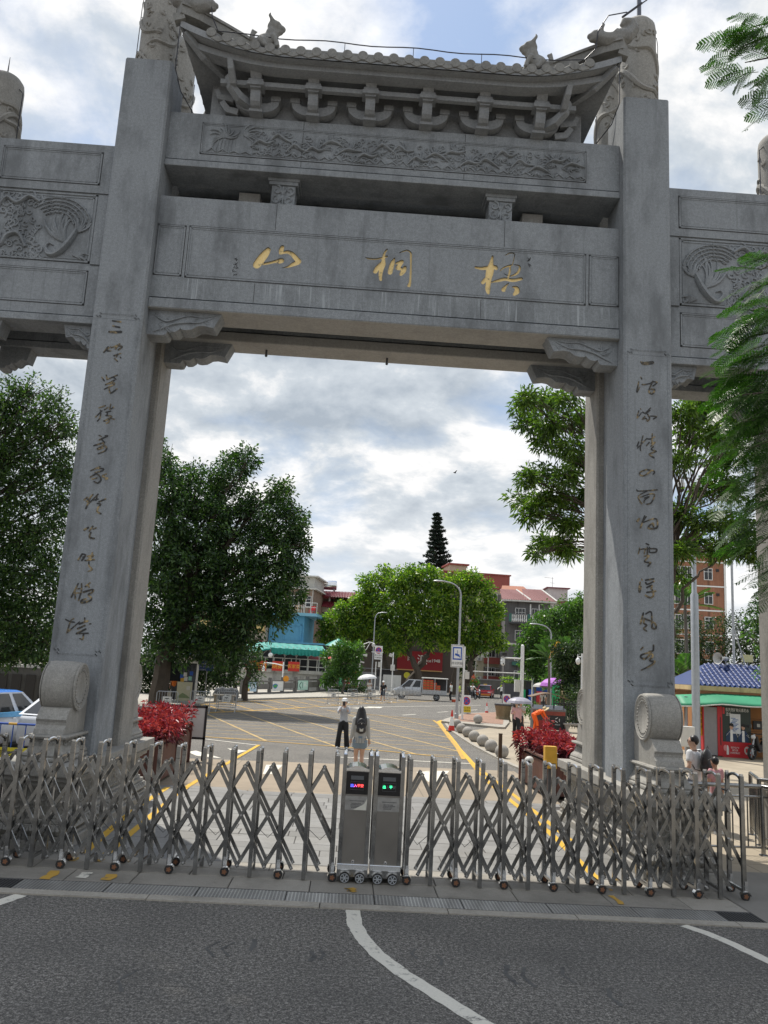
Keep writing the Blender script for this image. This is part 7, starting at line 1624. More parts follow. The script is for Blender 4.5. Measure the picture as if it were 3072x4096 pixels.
def backpack(label, d, m, sc=1.0, emblem=None):
    t = d['t']; k = d['k']*sc; M_ = Matrix.Translation(t.location) @ Matrix.Rotation(t.rotation_euler.z, 4, 'Z'); o = M_ @ (d['Ch']+Vector((0, -.20*k, -.10)))
    b = thing('backpack', label, 'backpack', o, t.rotation_euler.z)
    mb = MB(); mb.ball((0, .0, .02), (.14*k, .075*k, .19*k), 12, 10); mb.ball((0, 0, -.10), (.145*k, .085*k, .11*k), 12, 8); mb.ball((0, -.06*k, -.09), (.11*k, .05*k, .09*k), 10, 8); link('bag', remeshed(mb, 'bag', .018, m), b)
    st = MB()
    for s in (-1, 1): st.tube([(s*.09*k, .06*k, .15*k), (s*.10*k, .13, .22), (s*.11*k, .27, .20), (s*.12*k, .30, .04), (s*.12*k, .16, -.15), (s*.10*k, .05, -.17)], .016, 6, flat=.5)
    st.build('straps', m, b); MB().tube([(-.03, -.02, .21*k), (0, -.02, .25*k), (.03, -.02, .21*k)], .008, 5).build('grab_loop', m, b); MB().tube([(-.10*k, -.075*k, .06), (0, -.09*k, .10), (.10*k, -.075*k, .06)], .004, 4).build('zip', GREY, b)
    if emblem: MB().prism([(-.045, -.135), (.045, -.135), (.05, -.05), (.0, -.08), (-.05, -.05)], -.118*k, -.112*k).build('patch', emblem, b); MB().ball((0, -.09*k, .06), .014, 6, 5).build('charm', emblem, b)
    return b
p = G(1432, 3098); STR = paint('striped_shirt', (.42, .43, .42), .8, 0, .1)
gd = person('young woman with long black hair seen from behind wearing denim shorts', (p.x, p.y, .004), R(3), 1.70, True, STR, 'long', paint('denim', (.20, .27, .34), .8), 'short_shorts', WHITE, 'long', hands=[(-.25, .04, .78), (.25, .02, .80)], feet=[(-.075, 0, 0), (.075, 0, 0)], skin=SKIN2)
k_ = gd['k']; MB().tube([gd['P']+Vector((0, 0, .02)), gd['P']+Vector((0, 0, -.10))], [.155*k_, .175*k_], 14, flat=.75).build('shirt_tail', STR, gd['t'])
sm_ = MB()
for i in range(14): a_ = 2*math.pi*i/14; sm_.tube([gd['P']+Vector((.160*k_*math.cos(a_), .120*k_*math.sin(a_), .03)), gd['P']+Vector((.178*k_*math.cos(a_), .134*k_*math.sin(a_), -.10))], .008, 4)
sm_.build('shirt_stripes', paint('stripe_grey', (.20, .21, .22), .8), gd['t'])
backpack('small black backpack with pale patch on the long haired woman', gd, paint('black_nylon', (.016, .016, .018), .5), .95, paint('patch_pale', (.55, .55, .5), .6))
p = G(1368, 2994); pd_ = person('woman in grey jacket and cap raising a phone to take a picture', (p.x, p.y, .004), R(176), 1.62, True, paint('grey_jacket', (.47, .48, .50), .75), 'long', paint('black_trousers', (.012, .012, .013), .8), 'wide', WHITE, 'bun', ('cap', WHITE), hands=[(-.07, .25, 1.47), (.07, .25, 1.47)], feet=[(-.17, .02, 0), (.17, 0, 0)], skin=SKIN2, elbow=(0, .2, -1))
tl = pd_['t']; q = Matrix.Rotation(tl.rotation_euler.z, 3, 'Z') @ Vector((0, .33, 1.50)); tag(MB().box(-.04, .04, -.005, .005, -.075, .075).build('phone', BLACK, None, tl.location+q, rz=tl.rotation_euler.z), 'dark mobile phone held up before the face of grey jacket woman', 'phone')
bd = person('man in white T-shirt and glasses walking past the right pillar', (Uy(2778, 3000, 3.2).x, 3.2, .0), R(38), 1.74, False, paint('white_tee', (.68, .68, .69), .8), 'short', paint('navy_trousers', (.03, .035, .05), .8), 'trousers', WHITE, 'short', None, head=(0, R(35)), hands=[(-.22, .18, 1.02), (.25, .02, .82)], feet=[(-.1, .18, 0), (.1, -.16, 0)], skin=SKIN2)
backpack('black backpack worn by the man in the white T-shirt', bd, paint('black_nylon', (.016, .016, .018), .5), 1.25)
g_ = MB(); hd = bd['hd']; rr = Matrix.Rotation(R(35), 3, 'Z')
for s in (-1, 1): g_.tube([hd+rr @ Vector((s*.03+.024*math.cos(a_), .105, .012+.018*math.sin(a_))) for a_ in [i*math.pi/5 for i in range(11)]], .003, 4); g_.tube([hd+rr @ Vector((s*.055, .10, .014)), hd+rr @ Vector((s*.08, .0, .01))], .003, 4)
tag(g_.build('glasses', BLACK, bd['t']), None)
person('child with black hair and pink shirt behind the steel railing', (Uy(2862, 3080, 2.6).x, 2.6, .0), R(20), 1.40, True, paint('pink_shirt', (.52, .26, .28), .8), 'short', paint('grey_skirt', (.25, .25, .26), .8), 'trousers', WHITE, 'short', skin=SKIN)
person('person in dark clothes at the right edge beside the railing', (7.62, .02, .0), R(10), 1.72, False, paint('black_vest', (.02, .02, .022), .8), 'short', paint('brown_trousers', (.05, .035, .025), .8), 'trousers', BLACK, 'short')
p = G(2064, 2952); ld = person('woman in pink sleeves and sun hat walking under an umbrella', (p.x, p.y, .006), R(165), 1.58, True, paint('pink_top', (.62, .36, .36), .8), 'long', paint('black_trousers', (.012, .012, .013), .8), 'wide', BLACK, 'bun', ('bucket', OFFW), hands=[(-.22, .02, .80), (.12, .2, 1.2)], feet=[(-.12, .26, 0), (.10, -.22, 0)], skin=SKIN2)
person('woman in dark patterned dress sharing the black umbrella', (p.x+.42, p.y+1.1, .006), R(170), 1.60, True, paint('white_cardigan', (.55, .53, .5), .8), 'short', paint('dark_dress', (.03, .03, .035), .8), 'skirt', DGREY, 'bun', None, hands=[(-.10, .2, 1.22), (.22, .05, .85)], feet=[(-.08, .18, 0), (.09, -.16, 0)], skin=SKIN2)
umbrella('silver topped black umbrella held over the two walking women', (p.x+.20, p.y+.35, .25), .62, paint('umbrella_silver', (.30, .29, .34), .4), 1.55, (0, 0), under=BLACK)
ow = paint('worker_orange', (.90, .13, .01), .7, emit=0)
p = G(2143, 2925); wk = person('street cleaner in orange overalls bending over the waste bin', (p.x-.05, p.y-.2, .006), R(-75), 1.62, False, ow, 'long', ow, 'trousers', DGREY, 'short', ('straw', paint('straw', (.52, .43, .26), .8)), lean=1.15, hands=[(-.12, .62, .62), (.14, .66, .70)], feet=[(-.13, -.05, 0), (.13, .08, 0)], head=(.5, 0), pelvis=(0, -.12, .88), elbow=(0, 0, -1))
MB().tube([wk['P']+wk['U']*.2+Vector((-.12, 0, .13)), wk['P']+wk['U']*.2+Vector((.12, 0, .13))], .016, 5).build('reflective_band', YEL, wk['t'])
p = G(1475, 2797); person('man in pale clothes standing under a white umbrella', (p.x, p.y, .004), R(200), 1.70, False, WHITE, 'short', paint('khaki', (.33, .29, .23), .8), 'trousers', GREY, 'short', hands=[(-.08, .24, 1.25), (.10, .24, 1.18)], feet=[(-.18, .05, 0), (.14, 0, 0)])
umbrella('round white umbrella above the man by the barriers', (p.x-.1, p.y-.1, .55), .88, paint('umbrella_white', (.62, .62, .62), .6), 1.62, (0, -.12))
p = G(1530, 2810); person('man in black clothes and white cap beside the barriers', (p.x, p.y, .004), R(170), 1.68, False, paint('black_tee', (.015, .015, .017), .8), 'short', paint('black_short', (.012, .02, .035), .8), 'shorts', WHITE, 'short', ('cap', WHITE), hands=[(-.24, .14, .95), (.24, .03, .82)], feet=[(-.16, 0, 0), (.14, .05, 0)])
p = G(936, 2792); person('man in white shirt walking along the far pavement', (p.x, p.y, .12), R(-80), 1.72, False, paint('white_shirt', (.58, .59, .60), .8), 'long', paint('black_trousers', (.012, .012, .013), .8), 'trousers', WHITE, 'short', hands=[(-.2, .2, 1.1), (.2, .15, 1.05)], feet=[(-.08, -.22, 0), (.10, .24, 0)])
p = G(1803, 2802); person('man in white top standing at the back of the truck', (p.x, p.y, .004), R(60), 1.70, False, WHITE, 'short', paint('black_trousers', (.012, .012, .013), .8), 'trousers', BLACK, 'short', vox=.03)
person('person in yellow safety vest behind the camera sign pole', (Uy(1838, 2770, 69).x, 69, .004), R(90), 1.68, False, paint('hi_vis', (.55, .72, .06), .7), 'short', DGREY, 'trousers', BLACK, 'short', vox=.03)
p = G(2005, 2798); person('woman in white jacket with one arm out beside red taxi', (p.x, p.y, .004), R(190), 1.66, True, WHITE, 'long', paint('black_trousers', (.012, .012, .013), .8), 'trousers', WHITE, 'bun', hands=[(-.25, .05, .85), (.50, .1, 1.15)], vox=.03)
person('person standing under the grey umbrella at the roadside stall', (Uy(2172, 2760, 51.3).x, 51.3, 0), R(180), 1.66, True, OFFW, 'short', DGREY, 'trousers', BLACK, 'bun', vox=.03); person('person in dark top behind the purple parasol stall', (Uy(2195, 2760, 52.3).x, 52.3, 0), R(200), 1.70, False, DGREY, 'short', GREY, 'trousers', BLACK, 'short', vox=.03)
person('shopkeeper in orange vest inside the white booth', (-10.7, 37.6, .2), R(200), 1.55, False, ORANGE, 'short', DGREY, 'trousers', BLACK, 'short', vox=.03)
person('rider in pale shirt and helmet on the dark motorbike', (-14.6, 17.35, 0), R(-75), 1.70, False, paint('pale_blue_shirt', (.45, .50, .58), .8), 'short', DGREY, 'trousers', WHITE, 'short', ('cap', BLACK), pelvis=(0, -.28, .88), lean=.25, hands=[(-.30, .33, 1.04), (.30, .33, 1.04)], feet=[(-.15, .12, .28), (.15, .12, .28)])
person('rider in white shirt on the scooter behind the truck', (G(1885, 2796).x, G(1885, 2796).y-1.15, 0), R(200), 1.68, False, WHITE, 'short', DGREY, 'trousers', BLACK, 'short', ('cap', DGREY), pelvis=(0, -.28, .88), lean=.2, hands=[(-.30, .33, 1.04), (.30, .33, 1.04)], feet=[(-.15, .1, .28), (.15, .1, .28)], vox=.03)
person('person with bare shoulder passing behind the blue roofed taxi', (-12.9, 15.2, 0), R(-60), 1.62, True, paint('black_vest', (.02, .02, .022), .8), 'none', DGREY, 'trousers', BLACK, 'bun', vox=.03)
cb = thing('crowd_barrier', 'blue crowd barrier with yellow bands behind the taxi tail', 'barrier', (-7.9, 5.2, 0), R(2))
mb = MB(); mb.tube([(-1.6, 0, 1.12), (1.9, 0, 1.12)], .026, 8).tube([(-1.6, 0, .22), (1.9, 0, .22)], .026, 8); mb.build('rail', BLUE, cb)
for i in range(13): MB().tube([(-1.5+.27*i, 0, .22), (-1.5+.27*i, 0, 1.12)], .012, 6).build('bar', BLUE, cb)
for i in range(6): MB().tube([(-1.45+.58*i, 0, 1.12), (-1.27+.58*i, 0, 1.12)], .0275, 8).build('yellow_band', YEL, cb)
MB().box(-1.0, 1.2, -.03, -.02, .35, .62).build('yellow_board', paint('board_yellow', (.72, .62, .03), .5), cb); text('请勿停车', .16, BLACK, (.1, -.034, .48), cb, depth=.001)
_win = {}
def window(par, x, z, w, h, y=0.0, frame=None, bars=(1, 0), rz=0.0, hood=False, side=False):
    frame = frame or WHITE; key = (round(w, 2), round(h, 2), frame.name, bars)
    if key not in _win:
        f = .07 if w > .8 else .05; mb = MB()
        mb.box(-w/2, w/2, -.06, .02, h/2-f, h/2).box(-w/2, w/2, -.06, .02, -h/2, -h/2+f).box(-w/2, -w/2+f, -.06, .02, -h/2+f, h/2-f).box(w/2-f, w/2, -.06, .02, -h/2+f, h/2-f)
        for i in range(bars[0]): xx = -w/2+w*(i+1)/(bars[0]+1); mb.box(xx-f*.35, xx+f*.35, -.05, .0, -h/2+f, h/2-f)
        for i in range(bars[1]): zz = h/2-h*(i+1)*.3; mb.box(-w/2+f, w/2-f, -.045, .0, zz-f*.35, zz+f*.35)
        _win[key] = (mb.mesh('window', frame), MB().box(-w/2+f, w/2-f, -.02, -.005, -h/2+f, h/2-f).mesh('pane', GLASS))
    a, b = _win[key]; o = link('window', a, par, (x, y, z)); 
    if side: o.rotation_euler = (0, 0, R(90))
    link('pane', b, o); return o
def aircon(par, x, z, y=-.25): MB().box(x-.4, x+.4, y-.15, y+.2, z-.28, z+.28).build('air_conditioner', OFFW, par); MB().lathe([(.2, 0), (.2, -.01)], (x-.1, y-.15, z), 12, 'y').build('fan_grille', GREY, par)
def slope_tiles(mb, a, b, c, d, n, r=.09):
    a, b, c, d = map(Vector, (a, b, c, d))
    for i in range(n+1): f = i/n; mb.tube([a.lerp(b, f), d.lerp(c, f)], r, 5)
BRT = mk_slab('brown_tile', (.30, .21, .155), .25, .12, .5)
def at_px(u0, u1, vt, y): a, b = Uy(u0, vt, y), Uy(u1, vt, y); return a.x, b.x, (a.z+b.z)/2
x0, x1, zt = at_px(1150, 1262, 2302, 118); w = x1-x0
b1 = thing('apartment_block', 'tall brown tiled block with white window frames behind the blue house', 'building', (x0, 118, 0), R(-8))
MB().box(0, w, 0, 9, 0, zt-2.0).build('wall', BRT, b1); MB().box(-.2, w+.5, -.4, 9.2, zt-2.2, zt-2.0).build('cornice', OFFW, b1); MB().box(.1, w, .1, 8.9, zt-2.0, zt-.2).build('parapet', paint('parapet_pale', (.48, .47, .43), .7), b1); MB().box(-.1, w+.6, -.4, 9.2, zt-.2, zt).build('roof_slab', OFFW, b1)
for i in range(5):
    z = zt-4.1-3.15*i
    if z > 1: window(b1, w-3.0, z, 1.25, 1.75, -.02, bars=(1, 1)); window(b1, w-.75, z, .85, 1.75, -.02, bars=(0, 2)); MB().box(w-3.7, w-2.3, -.12, 0, z-1.02, z-.92).build('sill', OFFW, b1)
for x in (w-1.75, w-1.45, w-.12): MB().tube([(x, -.1, 0), (x, -.1, zt-2.3)], .07, 6).build('drain_pipe', OFFW, b1)
MB().box(w-3.4, w-.3, -.9, 0, zt-14.3, zt-13.4).build('balcony', paint('balcony_ochre', (.35, .25, .08), .7), b1)
CRE = paint('cream_wall', (.50, .45, .36), .8, 0, .12, 1.0, dirt=.2); RTI = paint('dark_red_tile', (.20, .03, .04), .45, 0, .2); x0, x1, zt = at_px(1268, 1425, 2362, 126); w = x1-x0
b2 = thing('house', 'cream house with dark red tiled roofs and steel water tank on top', 'building', (x0, 126, 0), R(-4))
z2 = Uy(1340, 2408, 126).z; MB().box(0, w, 0, 8, 0, z2-.9).build('wall', CRE, b2)
for (zl, zh, e) in ((z2-1.0, z2+.0, .7), (zt-1.2, zt-.2, .4)):
    mb = MB(); mb.add([(-e, -e-.4, zl), (w+e, -e-.4, zl), (w+e-.5, .5, zh), (-e+.5, .5, zh), (-e, 8.4, zl), (w+e, 8.4, zl), (w+e-.5, 7.6, zh), (-e+.5, 7.6, zh)], [(0, 1, 2, 3), (5, 4, 7, 6), (4, 0, 3, 7), (1, 5, 6, 2), (3, 2, 6, 7)]); slope_tiles(mb, (-e, -e-.42, zl+.05), (w+e, -e-.42, zl+.05), (w+e-.5, .45, zh+.05), (-e+.5, .45, zh+.05), 26); mb.build('tiled_roof', RTI, b2)
for x in (.4, w*.33, w*.66, w-.4): MB().box(x-.12, x+.12, .4, .7, z2, zt-1.2).build('loggia_post', OFFW, b2)
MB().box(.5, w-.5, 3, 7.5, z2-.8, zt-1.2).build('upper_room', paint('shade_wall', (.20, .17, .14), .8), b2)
for i, x in enumerate((w*.55, w*.68)):
    q = np.random.default_rng(40+i); p_, n_ = blob_points([(x, .6, z2+.55, .5, .4, .35)], 220, q, .5, 8, .15); tag(leaf_obj('roof_plant', leaf_cloud(p_, n_, .28, .12, .1, q), leafmat('pot_leaf', (.04, .10, .02), (.08, .18, .03), (.16, .30, .06)), b2), kind='stuff')
tk = thing('water_tank', 'shiny steel water tank lying on the cream house roof', 'water tank', (x0+1.9, 127.5, zt-.2)); MB().lathe([(.2, -1.45), (.75, -1.35), (.82, -1.2), (.82, 1.2), (.75, 1.35), (.2, 1.45)], (0, 0, 1.15), 18, 'x').build('tank', CHROME, tk, smooth=True); MB().box(-1.1, -.8, -.5, .5, 0, .5).box(.8, 1.1, -.5, .5, 0, .5).build('stand', GREY, tk)
for i in range(4):
    z = z2-2.6-3.2*i
    if z > 1: window(b2, 1.5, z, 1.0, 1.7, -.02, frame=paint('window_tan', (.45, .30, .15), .6), bars=(1, 0)); window(b2, 3.9, z, 1.3, 1.5, -.02, bars=(1, 0))
BLW = paint('blue_wall', (.11, .35, .54), .75, 0, .10, 1.2, dirt=.2); x0, x1, zt = at_px(1082, 1222, 2452, 88); w = x1-x0
b3 = thing('house', 'sky blue rendered house with roof terrace and projecting slab', 'building', (x0, 88, 0), R(-6)); zm = Uy(1150, 2566, 88).z
MB().box(0, w, 0, 8, zm-.5, zt-.3).build('upper_wall', BLW, b3); MB().box(-.1, w, .3, 8, 0, zm-.5).build('lower_wall', paint('beige_wall', (.40, .36, .29), .8, 0, .15, dirt=.3), b3); MB().box(-.3, w+1.6, -.7, 8.3, zt-.3, zt+.05).build('roof_slab', paint('slab_blue', (.22, .48, .62), .7), b3)
MB().box(w*.46, w*.90, -.05, 0, zm+.2, zt-1.5).build('recess_panel', BLW, b3); mb = MB()
for a_, b_, c_, d_ in ((.42, .46, zm+.2, zt-1.3), (.90, .94, zm+.2, zt-1.3), (.42, .94, zt-1.5, zt-1.3)): mb.box(w*a_, w*b_, -.14, 0, c_, d_)
mb.build('panel_border', BLW, b3); MB().box(w*.8, w*.95, -.25, .3, 0, zm-.5).build('corner_column', BLW, b3); MB().box(w*.85, w+2.6, -1.2, .6, zm-.3, zm-.05).build('canopy_slab', BLW, b3); MB().box(w, w+2.4, .6, .8, zm-1.6, zm-.3).build('canopy_beam', BLW, b3)
for i in range(3): MB().box(w*.34+.8*i, w*.34+.8*i+.55, -.4, .3, zm-1.2, zm-.7).build('air_vent', OFFW, b3)
mb = MB()
for i in range(9): x = -.2+(w+1.7)*i/8; mb.tube([(x, -.6, zt), (x, -.6, zt+1.3)], .04, 5)
mb.tube([(-.2, -.6, zt+1.3), (w+1.5, -.6, zt+1.3)], .035, 5); mb.tube([(-.2, -.6, zt+.75), (w+1.5, -.6, zt+.75)], .025, 5); mb.build('terrace_rail', OFFW, b3)
def chairs(x, m, l):
    t = thing('terrace_chair', l, 'chair', (x0+x, 88.6, zt+.06), rnd.uniform(-.6, .6)); MB().box(-.3, .3, -.3, .3, .42, .5).build('seat', m, t); MB().box(-.3, .3, .25, .32, .5, 1.0).build('backrest', m, t)
    for a_ in (-.25, .25):
        for b_ in (-.25, .25): MB().box(a_-.03, a_+.03, b_-.03, b_+.03, 0, .42).build('leg', m, t)
chairs(1.0, paint('chair_cream', (.55, .42, .2), .6), 'cream chair at the left on the blue house terrace'); chairs(2.2, OFFW, 'white chair in the middle of the blue house terrace'); chairs(3.1, paint('chair_tan', (.48, .33, .2), .6), 'tan chair on the blue house terrace'); chairs(5.0, RED, 'red chair at the right on the blue house terrace')
lw = thing('shop_house', 'low building with lit yellow windows left of the blue house', 'building', (x0-9.0, 87, 0), R(-4)); MB().box(0, 8.8, 0, 7, 0, zm+3.6).build('wall', paint('beige_wall', (.40, .36, .29), .8), lw)
for i in range(5): window(lw, 1.2+1.7*i, zm+1.8, 1.4, 1.9, -.02, frame=paint('window_tan', (.45, .30, .15), .6), bars=(1, 0)); MB().box(.65+1.7*i, 1.8+1.7*i, -.045, -.03, zm+1.0, zm+2.6).build('yellow_window_light', paint('window_light_yellow', (.60, .45, .18), .6), lw)  # flat yellow panels paint the light inside the windows
MB().box(1.5, 8.6, -.35, -.05, zm-1.6, zm-.1).build('shop_sign', paint('sign_maroon', (.28, .02, .03), .5), lw); text('金湖农庄', 1.15, paint('sign_lime', (.60, .62, .08), .5), (5.6, -.37, zm-.9), lw, depth=.01)
yT = 73; x0, x1, zf = at_px(905, 1312, 2690, yT); zf = Uy(1100, 2690, yT).z
te = thing('restaurant_terrace', 'raised restaurant terrace with white railing and stained wall', 'terrace', (x0, yT, 0), R(2)); w = x1-x0
STW = stone('stained_white', (.48, .47, .43), .15, .95, .9); MB().box(0, w, 0, 9, 0, zf).build('retaining_wall', STW, te); MB().box(-.1, w+.2, -.25, .4, zf, zf+.35).build('wall_cap', STW, te)
for i in range(12): x = .3+(w-.6)*i/11; MB().tube([(x, .1, zf+.3), (x, .1, zf+1.5)], .05, 6).build('rail_post', OFFW, te)
for z in (.75, 1.5): MB().tube([(.2, .1, zf+z), (w-.2, .1, zf+z)], .045, 6).build('rail', OFFW, te)
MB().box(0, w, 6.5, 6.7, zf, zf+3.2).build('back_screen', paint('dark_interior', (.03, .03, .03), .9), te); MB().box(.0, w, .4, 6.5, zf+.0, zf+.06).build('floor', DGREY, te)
for i in range(8): x = 1+(w-2)*i/7; MB().tube([(x, 1.2, zf), (x, 1.2, zf+2.7)], .07, 6).build('roof_post', OFFW, te); MB().tube([(x-.9, 1.2, zf+2.7), (x, 1.2, zf+1.7), (x+.9, 1.2, zf+2.7)], .05, 5).build('roof_brace', OFFW, te)
TARP = paint('green_tarp', (.006, .24, .20), .55, 0, .10, 2); 
def px(u, v, y): p_ = Uy(u, v, y); return p_
def tarp(name, label, A_, B_, C_, D_, drop, nseg):
    t = thing(name, label, 'awning', (0, 0, 0)); mb = MB()
    def sf(u, v): p_ = A_.lerp(B_, u).lerp(D_.lerp(C_, u), v); p_.z += .022*math.sin(u*nseg*math.pi*2)*(1-.3*v)-.12*math.sin(v*math.pi); return p_
    mb.grid(sf, nseg*6, 5); mb.build('tarpaulin', TARP, t, smooth=True)
    mb = MB()
    def vf(u, v): p_ = sf(u, 0); p_.z -= drop*v*(1+.10*math.sin(u*nseg*math.pi*2)); p_.y -= .12*math.sin(u*nseg*math.pi*4)*v; return p_
    mb.grid(vf, nseg*6, 2); mb.build('valance', TARP, t, smooth=True); return t
tarp('tarpaulin_roof', 'large teal green tarpaulin roof over the restaurant terrace', px(1086, 2590, 72.4), px(1310, 2604, 72.4), px(1290, 2584, 78), px(1032, 2566, 78), .62, 8)
tarp('tarpaulin_roof', 'smaller teal tarpaulin at the left end of restaurant terrace', px(1000, 2606, 72), px(1084, 2592, 72), px(1060, 2570, 77), px(960, 2580, 77), .15, 3)
u_ = thing('teal_parasol', 'teal parasol between the terrace and the broad trees', 'parasol', (px(1350, 2600, 82).x, 82, 0)); MB().lathe([(1.6, 4.9), (.9, 5.35), (.05, 5.8)], (0, 0, 0), 8, cap=False).build('canopy', TARP, u_); MB().tube([(0, 0, 0), (0, 0, 5.7)], .05, 6).build('pole', GREY, u_)
ra = thing('red_awning', 'small red awning at the right end of the terrace', 'awning', (px(1275, 2628, 76).x, 76, px(1275, 2628, 76).z)); MB().add([(-1.1, -.6, -.3), (1.3, -.6, -.3), (1.3, .8, .15), (-1.1, .8, .15)], [(0, 1, 2, 3)]).build('canopy', RED, ra)
for i, u in enumerate((1006, 1043, 1111, 1175)):
    p_ = px(u, 2663 + 2*i*0 + (u-1006)*.03, 72.7); s_ = thing('red_menu_sign', ('red sign with yellow characters at the left on terrace railing', 'raised red sign with yellow characters, second from the left on the terrace railing', 'third red sign from left with yellow characters on terrace railing', 'rightmost red sign with yellow characters on terrace railing')[i], 'sign', (p_.x, 72.7, p_.z+.05), 0, 'red signs on the terrace railing'); ww = .58
    MB().box(-ww, ww, -.03, .03, -.48, .48).build('board', paint('sign_red', (.55, .03, .02), .5), s_); text(('烧鸡', '窑鸡', '烧鹅', '农家菜')[i], .62 if i < 3 else .44, paint('sign_gold', (.75, .45, .03), .5), (0, -.035, -.02), s_, depth=.003)
gl_ = thing('globe_lamp', 'white globe lamp hanging at the corner of the green tarpaulin', 'lamp', px(1082, 2620, 72)); MB().ball((0, 0, 0), .24, 12, 8).build('globe', WHITE, gl_); MB().tube([(0, 0, .2), (0, 0, .7)], .02, 5).build('rod', GREY, gl_)
sd = thing('metal_shed', 'low grey corrugated shed and fence under the broad trees', 'shed', (px(1400, 2750, 90).x, 90, 0)); CORR = paint('grey_corrugated', (.20, .20, .205), .6, .2, .12)
mb = MB()
for i in range(60): mb.box(.1*i*1.0, .1*i+.06, -.03, .03, 0, 1.75)
MB().box(0, 6.2, .03, .08, 0, 1.75).build('fence_sheet', CORR, sd); tag(mb.build('fence_ribs', CORR, sd), kind='stuff'); MB().box(.4, 3.2, .5, 3, 0, 2.2).build('wall', GREY, sd); MB().box(.0, 5.8, .2, 3.4, 2.6, 2.7).build('roof', CORR, sd); MB().box(3.3, 5.4, 1, 3, 0, 2.6).build('dark_room', DGREY, sd); MB().box(4.0, 6.2, -.4, .0, 0, 2.0).build('cabinet', OFFW, sd)
x0, x1, zt = at_px(1590, 1772, 2606, 101); w = x1-x0; zs = Uy(1650, 2678, 101).z
sh = thing('shop', 'red fronted shop half hidden behind the broad tree trunks', 'building', (x0, 101, 0), R(3)); MB().box(-7, w+2, .2, 8, 0, zt+3.5).build('wall', paint('shop_wall', (.10, .08, .07), .8), sh); MB().box(0, w, -.2, .15, zs, zt).build('red_fascia', paint('shop_red', (.27, .012, .02), .5), sh); MB().box(0, w, -.3, .1, zs-.14, zs).build('fascia_edge', paint('warm_edge', (.6, .35, .15), .6), sh)
text('Since1948', .62, WHITE, (w-1.6, -.23, (zs+zt)/2+.05), sh, depth=.01); text('源', 1.5, WHITE, (w*.55, -.23, (zs+zt)/2), sh, depth=.01); text('肉', .8, WHITE, (w*.28, -.23, (zs+zt)/2+.2), sh, depth=.01)
yb_ = thing('yellow_sign', 'round yellow face sign hanging between the tree trunks', 'sign', px(1628, 2701, 98)); MB().lathe([(.42, -.04), (.42, .04)], (0, 0, 0), 16, 'y').build('disc', paint('lemon', (.62, .58, .05), .5), yb_)
RED2 = paint('brick_red_paint', (.30, .075, .06), .75, 0, .12, 1, dirt=.2); CR2 = paint('pale_cream', (.50, .46, .33), .8, 0, .10, 1, dirt=.3)
x0, x1, zt = at_px(1780, 2027, 2296, 128); w = x1-x0
b4 = thing('apartment_block', 'cream apartment block with brick red bands behind broad trees', 'building', (x0, 126, 0), R(6))
MB().box(0, w, 0, 10, 0, zt-2.6).build('wall', CR2, b4); MB().box(-.4, w+.3, -.5, 10.3, zt-2.4, zt-.2).build('red_parapet', RED2, b4); MB().box(-.6, w+.5, -.7, 10.5, zt-.2, zt).build('roof_edge', RED2, b4); MB().box(-.5, w+.4, -.6, 10.4, zt-2.6, zt-2.4).build('roof_edge', RED2, b4)
MB().box(1.0, 4.0, 2, 7, zt, zt+1.4).build('stair_tower', CR2, b4); MB().box(.7, 4.4, 1.6, 7.4, zt+1.4, zt+1.65).build('tower_roof', RED2, b4)
for i in range(6):
    z = zt-4.2-3.1*i
    if z < 1: continue
    MB().box(w-3.7, w-1.0, -.8, 0, z-1.7, z-.65).build('balcony_front', RED2, b4); MB().box(w-3.7, w-1.0, -.05, 0, z-.6, z+.9).build('balcony_recess_shade', paint('shade_grey', (.12, .11, .10), .8), b4); mb = MB()
    for k in range(8): mb.box(w-3.65+.37*k, w-3.62+.37*k, -.8, -.76, z-.65, z+.75)
    mb.box(w-3.7, w-1.0, -.82, -.76, z+.72, z+.78); mb.build('window_cage', OFFW, b4); window(b4, w-2.4, z+.1, 1.4, 1.4, -.06, bars=(1, 0)); window(b4, w-.45, z, .6, 1.3, -.02, bars=(0, 1)); window(b4, w-6.0, z, 1.3, 1.4, -.02, frame=paint('window_brown', (.16, .09, .05), .6), bars=(1, 0)); window(b4, w-9, z, 1.2, 1.3, -.02, frame=paint('window_brown', (.16, .09, .05), .6), bars=(1, 0)); aircon(b4, w-4.5, z-1.0)
lb = thing('louvred_screen', 'grey louvred screen in front of the cream apartment block', 'screen', (px(1905, 2620, 112).x, 112, 0), R(6)); z0_, z1_ = px(1905, 2628, 112).z, px(1905, 2580, 112).z
for i in range(9): MB().box(-1.9, 1.9, -.05, .05, z0_+(z1_-z0_)*i/9, z0_+(z1_-z0_)*i/9+.13).build('slat', OFFW, lb)
for x in (-1.9, 0, 1.9): MB().box(x-.06, x+.06, .05, .12, 0, z1_).build('post', OFFW, lb)
wl = thing('garden_wall', 'dark low wall along the road under the apartment block', 'wall', (px(1960, 2740, 106).x, 106, 0), R(4)); MB().box(-4, 6.5, 0, .3, 0, 1.9).build('wall', stone('dark_wall', (.14, .135, .125), .2, .6, .6), wl); MB().box(-4.1, 6.6, -.05, .35, 1.9, 2.05).build('cap', GREY, wl); MB().tube([(-4, -.3, 3.0), (6, -.3, 3.1)], .09, 6).build('pipe', OFFW, wl)
GRW = mk_slab('grey_tile_wall', (.155, .15, .15), .4, .2, .3); PTI = paint('pink_tile', (.26, .115, .11), .6, 0, .2, 5)
x0, x1, zt = at_px(2018, 2192, 2412, 116); w = x1-x0
